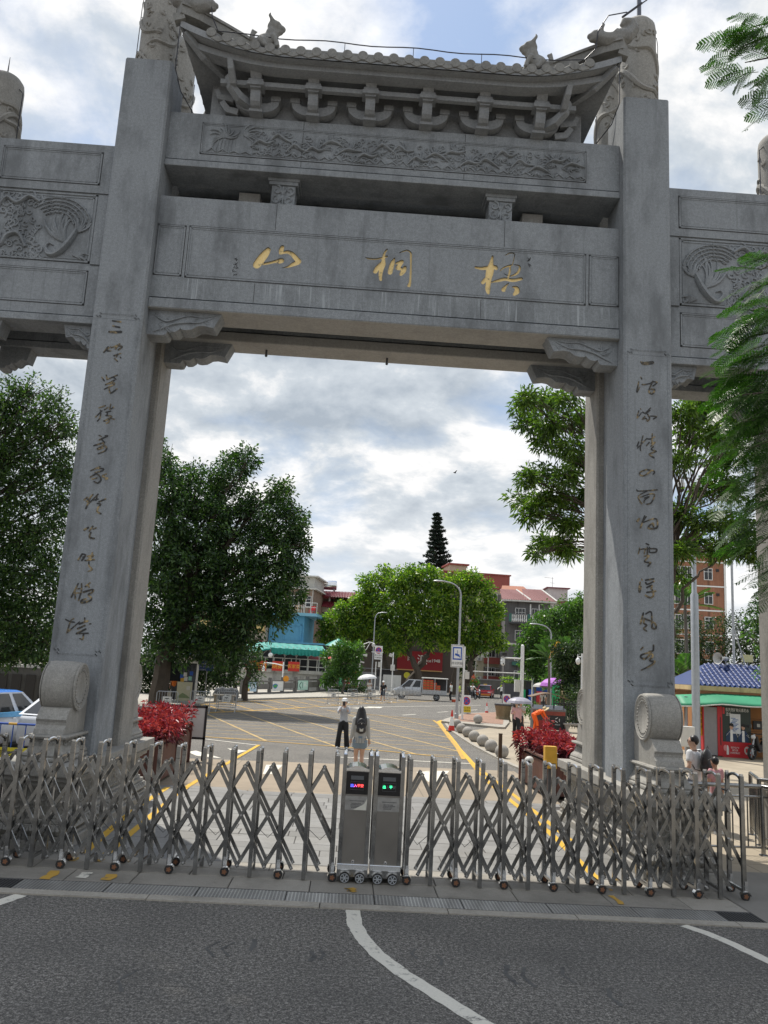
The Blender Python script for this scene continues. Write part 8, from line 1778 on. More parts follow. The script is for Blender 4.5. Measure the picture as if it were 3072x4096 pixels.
b5 = thing('house', 'grey tiled house with pinkish red pitched roof and white balusters', 'building', (x0, 115, 0), R(-6)); MB().box(0, w, 0, 9, 0, zt).build('wall', GRW, b5); MB().box(-.6, w+.9, -.9, 9.4, zt, zt+.22).build('eave_slab', OFFW, b5)
for k, (xa, xb, zr) in enumerate(((-.6, w*.55, 2.0), (w*.42, w+.9, 2.2))):
    mb = MB(); mb.add([(xa, -.9, zt+.22), (xb+(.0), -.9, zt+.22), (xb-1.8, 4, zt+.22+zr), (xa, 4, zt+.22+zr)], [(0, 1, 2, 3)]); slope_tiles(mb, (xa, -.9, zt+.25), (xb, -.9, zt+.25), (xb-1.8, 4, zt+.25+zr), (xa, 4, zt+.25+zr), 16, .08); mb.build('tiled_roof', PTI, b5); MB().tube([(xb, -.92, zt+.3), (xb-1.8, 4, zt+.3+zr)], .14, 5).build('verge', OFFW, b5)
MB().add([(-.5, 6, zt+1.8), (5, 6, zt+1.8), (3.5, 8, zt+3.3), (0, 8, zt+3.3)], [(0, 1, 2, 3)]).build('rear_orange_roof', paint('orange_tile', (.42, .16, .09), .6), b5)
zb_ = Uy(2100, 2492, 115).z
window(b5, 2.3, zt-2.1, 1.55, 2.3, -.02, bars=(2, 1)); window(b5, w-.7, zt-2.2, 1.0, 2.2, -.02, bars=(1, 1)); window(b5, 4.5, zt-1.9, .9, 1.9, -.02, bars=(1, 0)); window(b5, 5.7, zt-1.9, .9, 1.9, -.02, bars=(1, 0)); MB().box(3.75, 3.95, -.25, 0, zb_, zt-.3).box(5.1, 5.25, -.25, 0, zb_, zt-.3).build('white_pilaster', WHITE, b5)
MB().box(.6, w+1.2, -1.7, 0, zb_-.25, zb_).build('balcony_slab', DGREY, b5); MB().box(.6, w+1.2, -1.7, -1.5, zb_+1.05, zb_+1.2).build('balcony_rail', GREY, b5)
for i in range(22): x = .9+(w)*i/22; MB().lathe([(.08, 0), (.14, .3), (.07, .6), (.11, 1.05)], (x, -1.6, zb_), 6).build('baluster', WHITE, b5)
for x in (.65, w*.5, w+1.1): MB().box(x-.2, x+.2, -1.75, -1.45, zb_, zb_+1.25).build('balcony_pier', paint('pier_green', (.05, .16, .13), .7), b5)
for i in range(4):
    z = zb_-2.0-3.1*i
    if z > 1: window(b5, 2.3, z, 1.5, 1.6, -.02, bars=(1, 1)); MB().box(1.2, 3.6, -.5, 0, z-1.5, z-.95).build('green_band', paint('pier_green', (.05, .16, .13), .7), b5) if i else None; aircon(b5, 4.0, z-.8)
MB().box(-.15, 3.8, -.2, 0, zb_-3.5, zb_-3.2).build('string_course', OFFW, b5)
WHW = paint('white_render', (.60, .60, .57), .8, 0, .08, 1, dirt=.25); x0, x1, zt = at_px(2086, 2420, 2402, 134); w = x1-x0
b6 = thing('house', 'white rendered house with flat roof and stair tower with aerial', 'building', (x0, 122, 0), R(-3)); zt = Uy(2250, 2404, 124).z
MB().box(2.6, w, 3, 14, 0, zt-.4).build('wall', WHW, b6); MB().box(1.8, w+.5, 2.2, 14.5, zt-.4, zt).build('roof_slab', paint('plum_edge', (.20, .06, .075), .7), b6); MB().box(-.2, 4.6, -6, 3, 0, Uy(2110, 2500, 116).z).build('lower_wing', WHW, b6); za = Uy(2175, 2350, 130).z
MB().box(3.2, 6.6, 7, 11, zt, za-.15).build('stair_tower', WHW, b6); MB().box(2.9, 7.0, 6.6, 11.5, za-.15, za).build('tower_roof', paint('plum_edge', (.20, .06, .075), .7), b6); MB().box(5.2, 6.3, 6.95, 7, zt+.2, za-.7).build('tower_door', OFFW, b6)
mb = MB(); mb.tube([(4.3, 9, za), (4.3, 9, za+2.0)], .035, 5).tube([(2.9, 9, za+1.9), (4.5, 9, za+1.8)], .03, 4).tube([(3.9, 9, za+1.0), (4.7, 9, za+.95)], .025, 4); mb.build('aerial', GREY, b6); window(b6, 1.8, Uy(2110, 2540, 116).z, .9, 2.4, -6.02, frame=GREY, bars=(0, 0)); MB().box(6.0, w-.5, 2.97, 3, zt-2.6, zt-1.0).build('yellow_band', paint('pale_yellow_wall', (.62, .58, .36), .8), b6)
ORW = mk_slab('orange_tile_wall', (.36, .165, .095), .3, .15, .3); OSD = mk_slab('salmon_tile_wall', (.42, .28, .21), .3, .15, .3); x0, xm_, zt = at_px(2640, 2893, 2215, 96); w = xm_-x0
b7 = thing('apartment_block', 'orange tiled apartment building with white bands behind the right pillar', 'building', (x0, 96, 0), R(-4)); MB().box(0, w, 0, 11, 0, zt).build('wall', ORW, b7); MB().box(w, w+.03, .1, 10.9, 0, zt-.2).build('side_wall', OSD, b7); MB().box(-.4, w+.5, -.5, 11.4, zt, zt+.5).build('roof_slab', WHITE, b7)
zk = [Uy(2800, v, 96).z for v in (2345, 2442)]; fh = zk[0]-zk[1]
for k in range(-2, 4):
    z = zk[1]+fh*k
    if z < 1 or z > zt: continue
    MB().box(-.05, w+.08, -.06, 11, z-.09, z+.09).build('white_band', WHITE, b7); window(b7, w-5.6, z+fh*.5, 2.6, 1.9, -.03, bars=(2, 0)); window(b7, w-2.35, z+fh*.5, 1.15, 1.6, -.03, bars=(1, 1)); MB().box(w-1.3, w-.9, -.1, 0, z+fh*.62, z+fh*.62+.35).build('vent_hole', BLACK, b7)
    mb = MB()
    for q_ in range(8): mb.box(w-6.85+.33*q_, w-6.82+.33*q_, -.3, -.27, z+fh*.5-.95, z+fh*.5+.9)
    mb.box(w-6.9, w-4.3, -.32, -.25, z+fh*.5-.98, z+fh*.5-.9); mb.build('window_cage', OFFW, b7)
    for yy in (2.2, 5.2, 8.2): window(b7, w+.05, z+fh*.5, 1.5, 1.5, yy, bars=(1, 0), side=True)
for x in (w-.12,): MB().box(x-.12, x+.14, -.12, -.0, 0, zt).build('corner_pipe', WHITE, b7)
lwz = thing('garden_wall', 'dark stone wall with white cap under the left trees', 'wall', (-17.5, 24.5, 0), R(8)); MB().box(-12, 5.2, 0, .4, 0, 1.9).build('wall', stone('dark_wall', (.14, .135, .125), .2, .6, .6), lwz); MB().box(-12, 3.2, -.06, .46, 1.9, 2.02).build('cap', OFFW, lwz)
for i in range(22): MB().box(-8.0+.6*i, -7.6+.6*i, -.10, 0, .25, 1.6).build('fence_panel', paint('fence_brown', (.05, .045, .04), .8), lwz)
BARK = stone('bark', (.085, .068, .052), .45, .5, .5, .6); BARKG = stone('grey_bark', (.14, .125, .105), .4, .5, .5, .6)
L_DARK = leafmat('banyan_leaf', (.009, .026, .011), (.025, .060, .019), (.085, .155, .036), .30)
L_LEFT = leafmat('far_left_leaf', (.011, .030, .011), (.033, .072, .021), (.11, .18, .042), .33)
L_MID = leafmat('sunny_banyan_leaf', (.016, .052, .009), (.088, .175, .022), (.30, .38, .05), .42)
L_CAM = leafmat('long_leaf', (.025, .055, .012), (.07, .125, .025), (.15, .22, .045), .40, .3)
L_HEDGE = leafmat('hedge_leaf', (.007, .018, .008), (.020, .045, .014), (.06, .10, .025), .25)
L_BUSH = leafmat('bush_leaf', (.018, .055, .014), (.055, .125, .028), (.13, .23, .05), .38)
L_PINE = leafmat('pine_needle', (.006, .014, .012), (.012, .026, .020), (.022, .042, .026), .1, .6)
def PB_(u, v, ru, rv, y, k=1.0):
    if 85 < y < 95: ru, rv = ru*.86, rv*.86
    c = Uy(u, v, y); s = (c-CAM).dot(_fw)/FPX; return (c.x, c.y, c.z, ru*s, (ru+rv)*.5*s*k, rv*s)
def limb(mb, a, b, r0, r1, q, sag=.0, n=6):
    a, b = Vector(a), Vector(b); L = (b-a).length; pts = []
    for i in range(n+1):
        f = i/n; p = a.lerp(b, f); w = math.sin(f*math.pi)*L*.07; pts.append(p+Vector((q.normal(0, .5)*w, q.normal(0, .5)*w, q.normal(0, .3)*w+L*.08*math.sin(f*math.pi)*(1 if sag == 0 else -sag))))
    mb.tube(pts, [r0+(r1-r0)*(i/n)**.8 for i in range(n+1)], 7); return pts
def tree(name, label, base, blobs, n, L, W, mat, bark, trunk_r, fork, seed, group=None, shell=.5, tuft=12, tr=.35, droop=.12, extra=(), twigs=1, trunks=None):
    q = np.random.default_rng(seed); base = Vector(base); t = thing(name, label, 'tree', base, 0, group)
    off = np.array(base); bl = [tuple(np.array(b[:3])-off)+tuple(b[3:]) for b in blobs]
    p, nn = blob_points(bl, n, q, shell, tuft, tr); keep = p[:, 2] > .1; p, nn = p[keep], nn[keep]
    v = leaf_cloud(p, nn, L, W, droop, q); tag(leaf_obj('crown', v, mat, t), kind='stuff')
    mb = MB(); roots = trunks or [((0, 0, 0), fork)]
    fks = []
    for rt, fk in roots:
        a = Vector(rt); f_ = Vector(fk); pts = limb(mb, a-Vector((0, 0, .1)), f_, trunk_r, trunk_r*.62, q, 0, 7); fks.append(f_)
    mb.build('trunk', bark, t, smooth=True)
    lm = MB()
    for b in bl:
        c = Vector(b[:3]); f_ = min(fks, key=lambda z: (z-c).length); r0 = max(.03, trunk_r*.16+.012*math.sqrt(b[3]))
        start = f_.lerp(c, .0); pts = limb(lm, start, c, r0*1.5, r0*.5, q, 0, 6)
        for k in range(3*twigs):
            d = q.normal(0, 1, 3); d[2] = abs(d[2])*.6; d /= np.linalg.norm(d); e = c+Vector(d*np.array(b[3:6])*1.02); limb(lm, pts[int(3+k % 3)], e, r0*.5, .008+.05*r0, q, 0, 4)
    for a, b, r0, r1 in extra: limb(lm, Vector(a)-base, Vector(b)-base, r0, r1, q)
    lm.build('limbs', bark, t, smooth=True)
    return t
GAP[0] = -.5
y = 34; bs = [(690, 1960, 95, 120), (800, 1960, 110, 110), (925, 1900, 85, 95), (985, 1850, 50, 60), (905, 2040, 120, 100), (800, 2120, 150, 140), (1045, 2060, 100, 90), (1120, 1975, 55, 60), (1130, 2110, 90, 80), (1180, 2090, 45, 70), (1165, 2230, 65, 80), (1100, 2260, 110, 110), (1120, 2370, 100, 80), (960, 2220, 150, 130), (960, 2360, 160, 130), (760, 2290, 170, 160), (660, 2150, 110, 190), (650, 2380, 130, 160), (800, 2470, 170, 120), (1010, 2480, 130, 80), (1080, 2440, 80, 50), (680, 2560, 130, 100), (850, 2590, 120, 70), (960, 2560, 90, 60), (640, 1830, 45, 90), (1210, 2180, 28, 40), (1090, 1990, 40, 40)]
b0 = G(745, 2800); tree('banyan_tree', 'huge dense dark green tree filling the left of the archway opening', (b0.x, y, .1), [PB_(*b, y, 1.35) for b in bs], 105000, .25, .105, L_DARK, BARK, .55, (.4, -.2, 4.2), 21, None, .55, 12, .34, extra=[((b0.x+.3, y, 4), Uy(985, 1800, y), .16, .015), ((b0.x, y, 4), Uy(690, 1775, y), .12, .01), ((b0.x+.6, y, 4.5), Uy(1160, 1900, y), .12, .012)])
y = 46; tree('banyan_tree', 'dark green tree half hidden behind the huge dense tree', (-7.4, y, .1), [PB_(*b, y) for b in [(900, 2690, 60, 50), (980, 2640, 70, 60), (940, 2590, 80, 70), (880, 2610, 70, 80), (1020, 2700, 25, 40)]], 9000, .20, .08, L_DARK, BARK, .25, (.1, 0, 2.5), 22)
GAP[0] = -.75
y = 19; bs = [(40, 1600, 80, 90), (120, 1560, 55, 60), (90, 1690, 100, 80), (215, 1620, 60, 80), (270, 1720, 55, 90), (170, 1740, 70, 70), (40, 1820, 110, 90), (180, 1860, 100, 90), (270, 1870, 50, 90), (90, 1960, 120, 100), (230, 2020, 80, 110), (40, 2120, 120, 110), (170, 2170, 110, 110), (80, 2290, 130, 120), (220, 2330, 80, 120), (20, 2440, 120, 120), (170, 2460, 110, 110), (80, 2560, 120, 90), (200, 2590, 80, 80), (10, 2640, 70, 50), (-90, 1900, 150, 250), (-120, 2300, 170, 300), (-80, 1650, 110, 120)]
b0 = G(125, 2800); tree('broadleaf_tree', 'tall dark tree with airy top at the far left edge', (b0.x, y, 0), [PB_(*b, y, 1.0) for b in bs], 64000, .18, .07, L_LEFT, BARK, .32, (-.2, 0, 5.0), 23, None, .75, 9, .24, twigs=2, extra=[((b0.x, y, 6), Uy(215, 1545, y), .08, .01), ((b0.x, y, 8), Uy(300, 1570, y), .05, .006), ((b0.x, y, 8), Uy(30, 1490, y), .05, .006), ((b0.x, y, 8.5), Uy(285, 1600, y), .04, .005), ((b0.x, y, 8.5), Uy(325, 1640, y), .04, .005)])
y = 27; tree('broadleaf_tree', 'shadowy bushy tree low behind the taxi on the left', (-19.5, y, 0), [PB_(*b, y) for b in [(60, 2640, 100, 60), (180, 2600, 90, 70), (280, 2580, 70, 90), (20, 2560, 90, 70), (250, 2690, 60, 50), (330, 2480, 60, 120), (100, 2500, 120, 80)]], 12000, .18, .07, L_DARK, BARK, .28, (.2, 0, 2.4), 24)
tree('unseen_shade_tree', 'added tall tree out of view beside the left wing, shading the foreground', (-11.2, 4.6, 0), [(-7.6, 3.0, 20.3, 2.0, 1.5, 1.4), (-6.6, 3.2, 20.6, 1.5, 1.3, 1.3), (-9.2, 3.5, 20.6, 1.8, 1.6, 1.3), (-8.0, 3.8, 21.8, 1.8, 1.8, 1.4), (-11.2, 4.8, 21.2, 1.6, 1.6, 1.3)], 16000, .24, .11, L_DARK, BARKG, .3, (.1, -.2, 18.2), 55)  # added outside the view so its crown shades the near road
GAP[0] = -.35
g_ = 'broad sunny trees beyond the junction'
y = 92; q1 = [PB_(*b, y) for b in [(1345, 2490, 62, 50), (1455, 2412, 60, 50), (1300, 2545, 36, 30), (1390, 2560, 75, 45), (1485, 2335, 55, 50), (1500, 2440, 80, 70), (1540, 2300, 42, 36), (1450, 2500, 80, 60), (1375, 2440, 40, 36), (1300, 2500, 34, 22)]]
x_ = px(1560, 2740, y).x; tree('banyan_tree', 'left tree of the three broad sunny trees beyond the junction', (x_, y, .1), q1, 22000, .44, .20, L_MID, BARK, .5, (-.8, 0, 3.6), 25, g_, .5, 12, .6)
y = 90; q1 = [PB_(*b, y) for b in [(1620, 2325, 80, 55), (1600, 2420, 105, 75), (1705, 2310, 80, 52), (1720, 2410, 95, 75), (1650, 2500, 100, 60), (1560, 2530, 65, 45), (1740, 2510, 80, 50), (1580, 2590, 70, 26), (1700, 2570, 60, 26), (1580, 2350, 50, 45), (1660, 2290, 45, 35)]]
x_ = px(1690, 2745, y).x; tree('banyan_tree', 'middle tree of the three broad sunny trees, trunk behind the truck', (x_, y, .1), q1, 26000, .44, .20, L_MID, BARK, .55, (-.8, 0, 4.2), 26, g_, .5, 12, .6, trunks=[((0, 0, 0), (-1.6, 0, 4.2)), ((-2.2, 1, 0), (.6, .5, 4.6))])
y = 91; q1 = [PB_(*b, y) for b in [(1830, 2335, 72, 48), (1800, 2430, 85, 70), (1900, 2395, 75, 65), (1880, 2320, 52, 40), (1945, 2470, 62, 60), (1965, 2540, 52, 42), (1880, 2530, 80, 55), (1900, 2590, 60, 26), (1985, 2440, 30, 40), (1800, 2540, 75, 60), (1760, 2350, 50, 50), (1960, 2360, 34, 36), (2005, 2580, 28, 22)]]
x_ = px(1815, 2745, y).x; tree('banyan_tree', 'right tree of the three broad sunny trees, behind the sign', (x_, y, .1), q1, 24000, .44, .20, L_MID, BARK, .5, (.4, 0, 4.4), 27, g_, .5, 12, .6, trunks=[((0, 0, 0), (.4, 0, 4.4)), ((1.6, 1, 0), (2.2, .5, 4.2))])
GAP[0] = -.75
y = 138; c0 = px(1752, 2750, y); ct = px(1748, 2050, y); pt = thing('norfolk_pine', 'dark tiered conifer rising above the broad sunny trees', 'tree', (c0.x, y, 0)); H_ = ct.z
MB().tube([(0, 0, 0), (.1, 0, H_*.5), (ct.x-c0.x, 0, H_)], [.35, .22, .04], 8).build('trunk', BARK, pt)
q = np.random.default_rng(28); P_, N_ = [], []; br = MB(); zl = px(1750, 2300, y).z; nW = 15
for k in range(nW):
    z = zl+(H_-.6-zl)*k/(nW-1); f = 1-(k/(nW-1)); Rr_ = (3.0*f**.9+.25)*(.8+.4*q.random()); nb = 7
    for j in range(nb):
        a = 2*math.pi*(j+.5*(k % 2))/nb+q.uniform(-.25, .25); rr_ = Rr_*q.uniform(.7, 1.15); pts = [Vector(((ct.x-c0.x)*z/H_+rr_*s_*math.cos(a), rr_*s_*math.sin(a), z+.28*s_*s_*rr_*.5-.10*math.sin(s_*3)*rr_)) for s_ in (0, .35, .7, 1)]
        br.tube(pts, [.07, .05, .035, .015], 5)
        for m_ in range(120):
            s_ = q.uniform(.15, 1.05); p_ = pts[0].lerp(pts[3], s_) + Vector((0, 0, .14*s_*s_*0)); P_.append((p_.x+q.normal(0, .10), p_.y+q.normal(0, .10), p_.z+q.normal(0, .06)-.10*math.sin(min(s_, 1)*3)*rr_*.5)); N_.append((math.cos(a)*.6+q.normal(0, .5), math.sin(a)*.6+q.normal(0, .5), .75))
br.build('branches', BARK, pt); tag(leaf_obj('needles', leaf_cloud(np.array(P_), np.array(N_), .55, .19, -.1, q, .0), L_PINE, pt), kind='stuff')
y = 13.5; cc_ = [(170, 300, 70), (120, 360, 55), (300, 320, 80), (420, 300, 80), (180, 450, 75), (300, 470, 80), (420, 450, 85), (280, 570, 75), (420, 600, 80), (170, 790, 65), (280, 770, 75), (400, 790, 80), (110, 930, 60), (220, 950, 75), (330, 900, 75), (440, 930, 80), (180, 1030, 60), (320, 1040, 70), (430, 1080, 80), (280, 1190, 70), (390, 1210, 75), (450, 1250, 60), (230, 1260, 40), (500, 700, 80), (560, 400, 90), (600, 900, 100), (700, 600, 100), (800, 350, 100), (850, 900, 100), (700, 1150, 90), (950, 600, 90),
   (1130, 400, 70), (1250, 350, 75), (1390, 370, 80), (1500, 450, 80), (1180, 520, 70), (1330, 520, 75), (1450, 620, 80), (1130, 680, 60), (1340, 720, 60), (1260, 860, 60), (1420, 860, 70), (1110, 1010, 60), (1250, 1040, 60), (1380, 1060, 70), (1500, 1100, 75), (1570, 1230, 70), (1200, 1190, 65), (1120, 1240, 55), (1350, 1230, 60), (1450, 1230, 60), (1110, 1400, 40)]
bl = [PB_(2000+a*.6462, 1400+b*.6462, r*(.66 if a < 1000 else .85), r*(.50 if a < 1000 else .72), y+rnd.uniform(-1.3, 1.3)) for a, b, r in cc_]
b0 = Uy(2640, 2900, y); bx_ = (b0.x, y, 0); fk = Uy(2660, 2250, y)-Vector(bx_)
tree('long_leaf_tree', 'airy tree with long pointed leaves on both sides of right pillar', bx_, bl, 40000, .24, .055, L_CAM, BARK, .17, tuple(fk), 29, None, .85, 9, .20, .25, twigs=2, extra=[(Uy(2690, 2330, y), Uy(2790, 1720, y), .09, .02), (Uy(2700, 2450, y), Uy(2870, 2240, y), .08, .02), (Uy(2690, 2200, y), Uy(2960, 2050, y), .08, .02), (Uy(2650, 2250, y), Uy(2330, 1840, y), .10, .02), (Uy(2650, 2250, y), Uy(2300, 2040, y), .08, .02)])
y = 31; tree('dark_tree', 'dense dark tree mass behind the kiosk and tall pole', (Uy(2860, 2900, y).x, y, 0), [PB_(*b, y, .8) for b in [(2740, 2560, 80, 110), (2840, 2600, 90, 110), (2930, 2540, 90, 90), (3020, 2560, 90, 110), (2740, 2740, 90, 120), (2860, 2760, 90, 110), (2980, 2720, 90, 90), (3090, 2650, 70, 140), (2720, 2880, 70, 80), (2830, 2900, 70, 70), (2650, 2650, 80, 200), (2580, 2800, 80, 150)]], 30000, .18, .07, L_HEDGE, BARK, .3, (0, 0, 3.4), 30)
y = 17.0; tree('yellow_green_tree', 'yellow green leafy branch in front of kiosk at right edge', (Uy(3110, 2700, y).x+.6, y, 0), [PB_(*b, y) for b in [(3020, 2480, 40, 45), (3050, 2420, 40, 50), (3055, 2560, 35, 60), (3000, 2540, 25, 25), (3050, 2690, 25, 18), (3090, 2500, 50, 90)]], 2600, .16, .065, L_BUSH, BARKG, .10, (0, 0, 3.0), 31, None, .8, 9, .2)
PALM = leafmat('palm_leaf', (.02, .06, .015), (.05, .12, .03), (.10, .20, .05), .3); PALMO = leafmat('dying_palm_leaf', (.30, .12, .02), (.50, .24, .03), (.62, .36, .06), .3)
def palm(label, base, h, fr, L, seed, orange=()):
    q = np.random.default_rng(seed); t = thing('palm_tree', label, 'palm', base); MB().tube([(0, 0, 0), (.06, 0, h*.6), (.0, 0, h)], [.12, .09, .07], 8).build('trunk', BARKG, t)
    for i, (az, el) in enumerate(fr):
        d = Vector((math.sin(az)*math.cos(el), -.35*math.cos(el), math.sin(el))).normalized(); pts = [Vector((0, 0, h))+d*L*s_+Vector((0, 0, -.30*L*s_*s_)) for s_ in [k/8 for k in range(9)]]
        mb = MB(); mb.tube(pts, [.025-.002*k for k in range(9)], 4); sd = d.cross(Vector((0, 0, 1))).normalized()
        for k in range(26):
            f = .18+.8*k/26; j = min(7, int(f*8)); p_ = pts[j].lerp(pts[j+1], f*8-j); dd = (pts[j+1]-pts[j]).normalized(); ll = L*.42*math.sin(math.pi*min(1, f*.8+.22))
            for s_ in (-1, 1): e = p_+(sd*s_*.75+dd*.75).normalized()*ll+Vector((0, 0, -.12*ll)); w = dd*.022*L; mb.add([p_-w*.6, p_.lerp(e, .5)+Vector((0, 0, .02))-w, e, p_.lerp(e, .5)+w], [(0, 1, 2, 3)])
        mb.build('frond', PALMO if i in orange else PALM, t)
    return t
p = Uy(2195, 2640, 47); palm('slender palm with one orange frond among the roadside bushes', (p.x, 47, 0), p.z+.1, [(-1.0, .9), (-.5, 1.2), (-.75, .5), (.1, 1.35), (.55, 1.0), (.9, .75), (-1.3, .2), (1.2, .2)], 2.0, 32, (4, 5)); p = Uy(2262, 2600, 49); palm('small green palm right of the orange-fronded palm', (p.x, 49, 0), p.z, [(-.6, 1.1), (.2, 1.3), (.7, .9), (-1.1, .6), (1.1, .5)], 1.5, 33)
for u, v, l, sd_ in ((2740, 2420, 'arching palm in the shade right of the archway pillar', 34), (2730, 2720, 'low palm fronds in the dark hedge by the tall pole', 35)): p = Uy(u, v, 27); palm(l, (p.x, 27, 0), p.z, [(-1.1, .3), (-.6, .8), (.1, 1.1), (.7, .7), (1.2, .2), (.4, .4), (-.3, .5)], 1.9, sd_)
g_ = 'bushy trees right of the road'
def bush(label, y, bs, n, L, W, m, seed, name='bushy_tree', r=.12, fk=2.0, group=g_): c = Uy(sum(b[0] for b in bs)/len(bs), 2800, y); tree(name, label, (c.x, y, .0), [PB_(*b, y) for b in bs], n, L, W, m, BARKG, r, (0, 0, fk), seed, group, .6, 11, .36)
bush('tall bushy tree beside the right pillar above the palms', 55, [(2290, 2430, 55, 50), (2250, 2480, 70, 50), (2310, 2520, 60, 70), (2200, 2470, 40, 40), (2330, 2440, 40, 60), (2260, 2560, 80, 50)], 11000, .28, .12, L_BUSH, 41, fk=4.5, r=.18)
bush('bright green bushy tree behind the white camera mast', 58, [(2140, 2510, 45, 36), (2130, 2560, 50, 40), (2180, 2600, 70, 50), (2110, 2620, 40, 40), (2150, 2660, 60, 50), (2090, 2600, 26, 20), (2180, 2700, 60, 40)], 10000, .28, .12, L_BUSH, 42, fk=3.0, r=.15)
bush('glossy dark bush close beside the right pillar inner face', 42, [(2310, 2620, 45, 60), (2270, 2640, 50, 50), (2320, 2720, 40, 70), (2290, 2800, 50, 60), (2270, 2720, 40, 50), (2330, 2850, 30, 60), (2240, 2600, 36, 36)], 9500, .24, .10, L_HEDGE, 43, fk=2.5)
bush('leafy bush under the palms behind the purple parasol', 54, [(2240, 2690, 50, 36), (2200, 2730, 40, 24), (2250, 2650, 50, 30)], 3600, .26, .11, L_BUSH, 44)
bush('yellow green hedge behind the roadside bin row', 72, [(2060, 2728, 26, 14), (2100, 2732, 30, 14), (2140, 2735, 30, 14), (2030, 2725, 20, 14)], 2400, .26, .11, L_MID, 45, 'hedge', .06, 1.0, None)
bush('small shrub behind the street cleaner by the bin', 34, [(2120, 2838, 22, 14), (2140, 2840, 16, 12)], 700, .16, .07, L_BUSH, 46, 'shrub', .04, .5, None)
bush('leafy young tree at the right end of the terrace', 69, [(1330, 2630, 40, 36), (1375, 2600, 40, 40), (1395, 2660, 45, 40), (1340, 2690, 44, 30), (1420, 2610, 36, 40), (1420, 2700, 30, 30), (1310, 2720, 30, 22)], 8000, .30, .13, L_BUSH, 47, 'young_tree', .14, 2.6, None)
bush('clipped dark hedge behind the green upright sign', 73, [(1380, 2752, 22, 11), (1415, 2754, 24, 12), (1450, 2756, 22, 13), (1345, 2752, 16, 9)], 2600, .20, .09, L_HEDGE, 48, 'hedge', .05, .5, None)
bush('low green plants behind the stone balustrade', 78, [(1080, 2765, 36, 9), (1150, 2763, 36, 9), (1220, 2760, 36, 9), (1010, 2768, 36, 8)], 1500, .24, .10, L_MID, 49, 'hedge', .04, .4, None)
bush('bougainvillea shrub with red flowers left of the red taxi', 96, [(1890, 2735, 18, 14), (1905, 2720, 14, 10)], 600, .25, .12, L_BUSH, 50, 'flowering_shrub', .05, .8, None)
c = Uy(1890, 2712, 95.5); q = np.random.default_rng(51); p_, n_ = blob_points([(0, 0, 0, .8, .5, .3)], 160, q, .6, 8, .2); o = leaf_obj('red_blossom', leaf_cloud(p_, n_, .18, .12, 0, q), leafmat('blossom', (.3, .03, .03), (.5, .05, .05), (.65, .10, .10)), None, c); tag(o, 'cluster of red blossom above the shrub by the red taxi', 'flowers', kind='stuff')
bush('deep dark thicket behind the white booth and notice board', 47, [(600, 2640, 70, 80), (680, 2620, 70, 90), (760, 2640, 70, 80), (840, 2650, 60, 80), (900, 2700, 50, 50), (560, 2720, 60, 60), (720, 2720, 80, 50), (820, 2730, 60, 40), (640, 2740, 60, 40)], 15000, .24, .11, L_HEDGE, 53, 'thicket', .1, 2.0, None)
bush('dark tree mass far behind the broad sunny trees', 112, [(1440, 2680, 60, 40), (1530, 2670, 60, 50), (1380, 2640, 50, 50), (1790, 2690, 50, 40), (1860, 2640, 40, 60)], 6000, .5, .22, L_HEDGE, 54, 'thicket', .2, 3.0, None)
bush('dark bushes hiding the back of the waste shelter', 36, [(2300, 2860, 50, 60), (2340, 2880, 40, 60), (2320, 2780, 40, 40)], 3800, .18, .07, L_HEDGE, 52, 'hedge', .06, .8, None)
fr_ = thing('iron_fence', 'black iron fence behind the bench and waste shelter', 'fence', (10.9, 34.0, 0), R(-6)); MB().box(.6, 4.4, -.02, .02, 1.3, 1.36).box(.6, 4.4, -.02, .02, .2, .26).build('rail', BLACK, fr_)
for i in range(26): MB().box(.62+.145*i, .65+.145*i, -.012, .012, 0, 1.5).build('picket', BLACK, fr_)
FERN = leafmat('feather_leaf', (.010, .038, .008), (.025, .080, .012), (.07, .16, .022), .35)
def frond_mesh(seed, L=.52, pairs=13):
    q = np.random.default_rng(seed); V_ = []; mb = MB(); pts = [Vector((L*s_, 0, -.20*L*s_*s_)) for s_ in [k/8 for k in range(9)]]
    V = []
    for k in range(pairs):
        f = .16+.82*k/(pairs-1); j = min(7, int(f*8)); p = pts[j].lerp(pts[j+1], f*8-j); ll = L*.30*(math.sin(math.pi*min(1, f*.75+.2))**.7)*q.uniform(.9, 1.1)
        for s_ in (-1, 1):
            d = Vector((.55, s_*.83, -.10+q.uniform(-.12, .12))).normalized(); nlf = 7; cr_ = d.cross(Vector((0, 0, 1))).normalized()
            for m_ in range(nlf):
                g = (m_+.5)/nlf; c = p+d*ll*g+Vector((0, 0, -.15*ll*g*g)); lw = .026*(1-.45*g)+.004
                for t_ in (-1, 1):
                    e = c+(cr_*t_*.9+d*.45)*lw; w = d*.0068
                    V += [tuple(c-w), tuple(c.lerp(e, .5)-w*1.2), tuple(e), tuple(c.lerp(e, .6)+w*1.3)]
    v = np.array(V); n = len(v)//4; me = bpy.data.meshes.new('frond'); me.from_pydata([tuple(x) for x in v], [], [(4*i, 4*i+1, 4*i+2, 4*i+3) for i in range(n)]); me.materials.append(FERN); return me
FRM = [frond_mesh(60+i) for i in range(3)]
RAC = MB().tube([Vector((.52*s_, 0, -.104*s_*s_)) for s_ in (0, .25, .5, .75, 1)], [.004, .0035, .003, .002, .001], 4).mesh('rachis', paint('green_stalk', (.10, .16, .04), .6))
ft = thing('feather_leaf_tree', 'tree with feathery fern-like fronds hanging in from the right edge', 'tree', (4.35, -5.6, 0)); O_ = Vector((4.35, -5.6, 0))
q = np.random.default_rng(70); tw = MB()
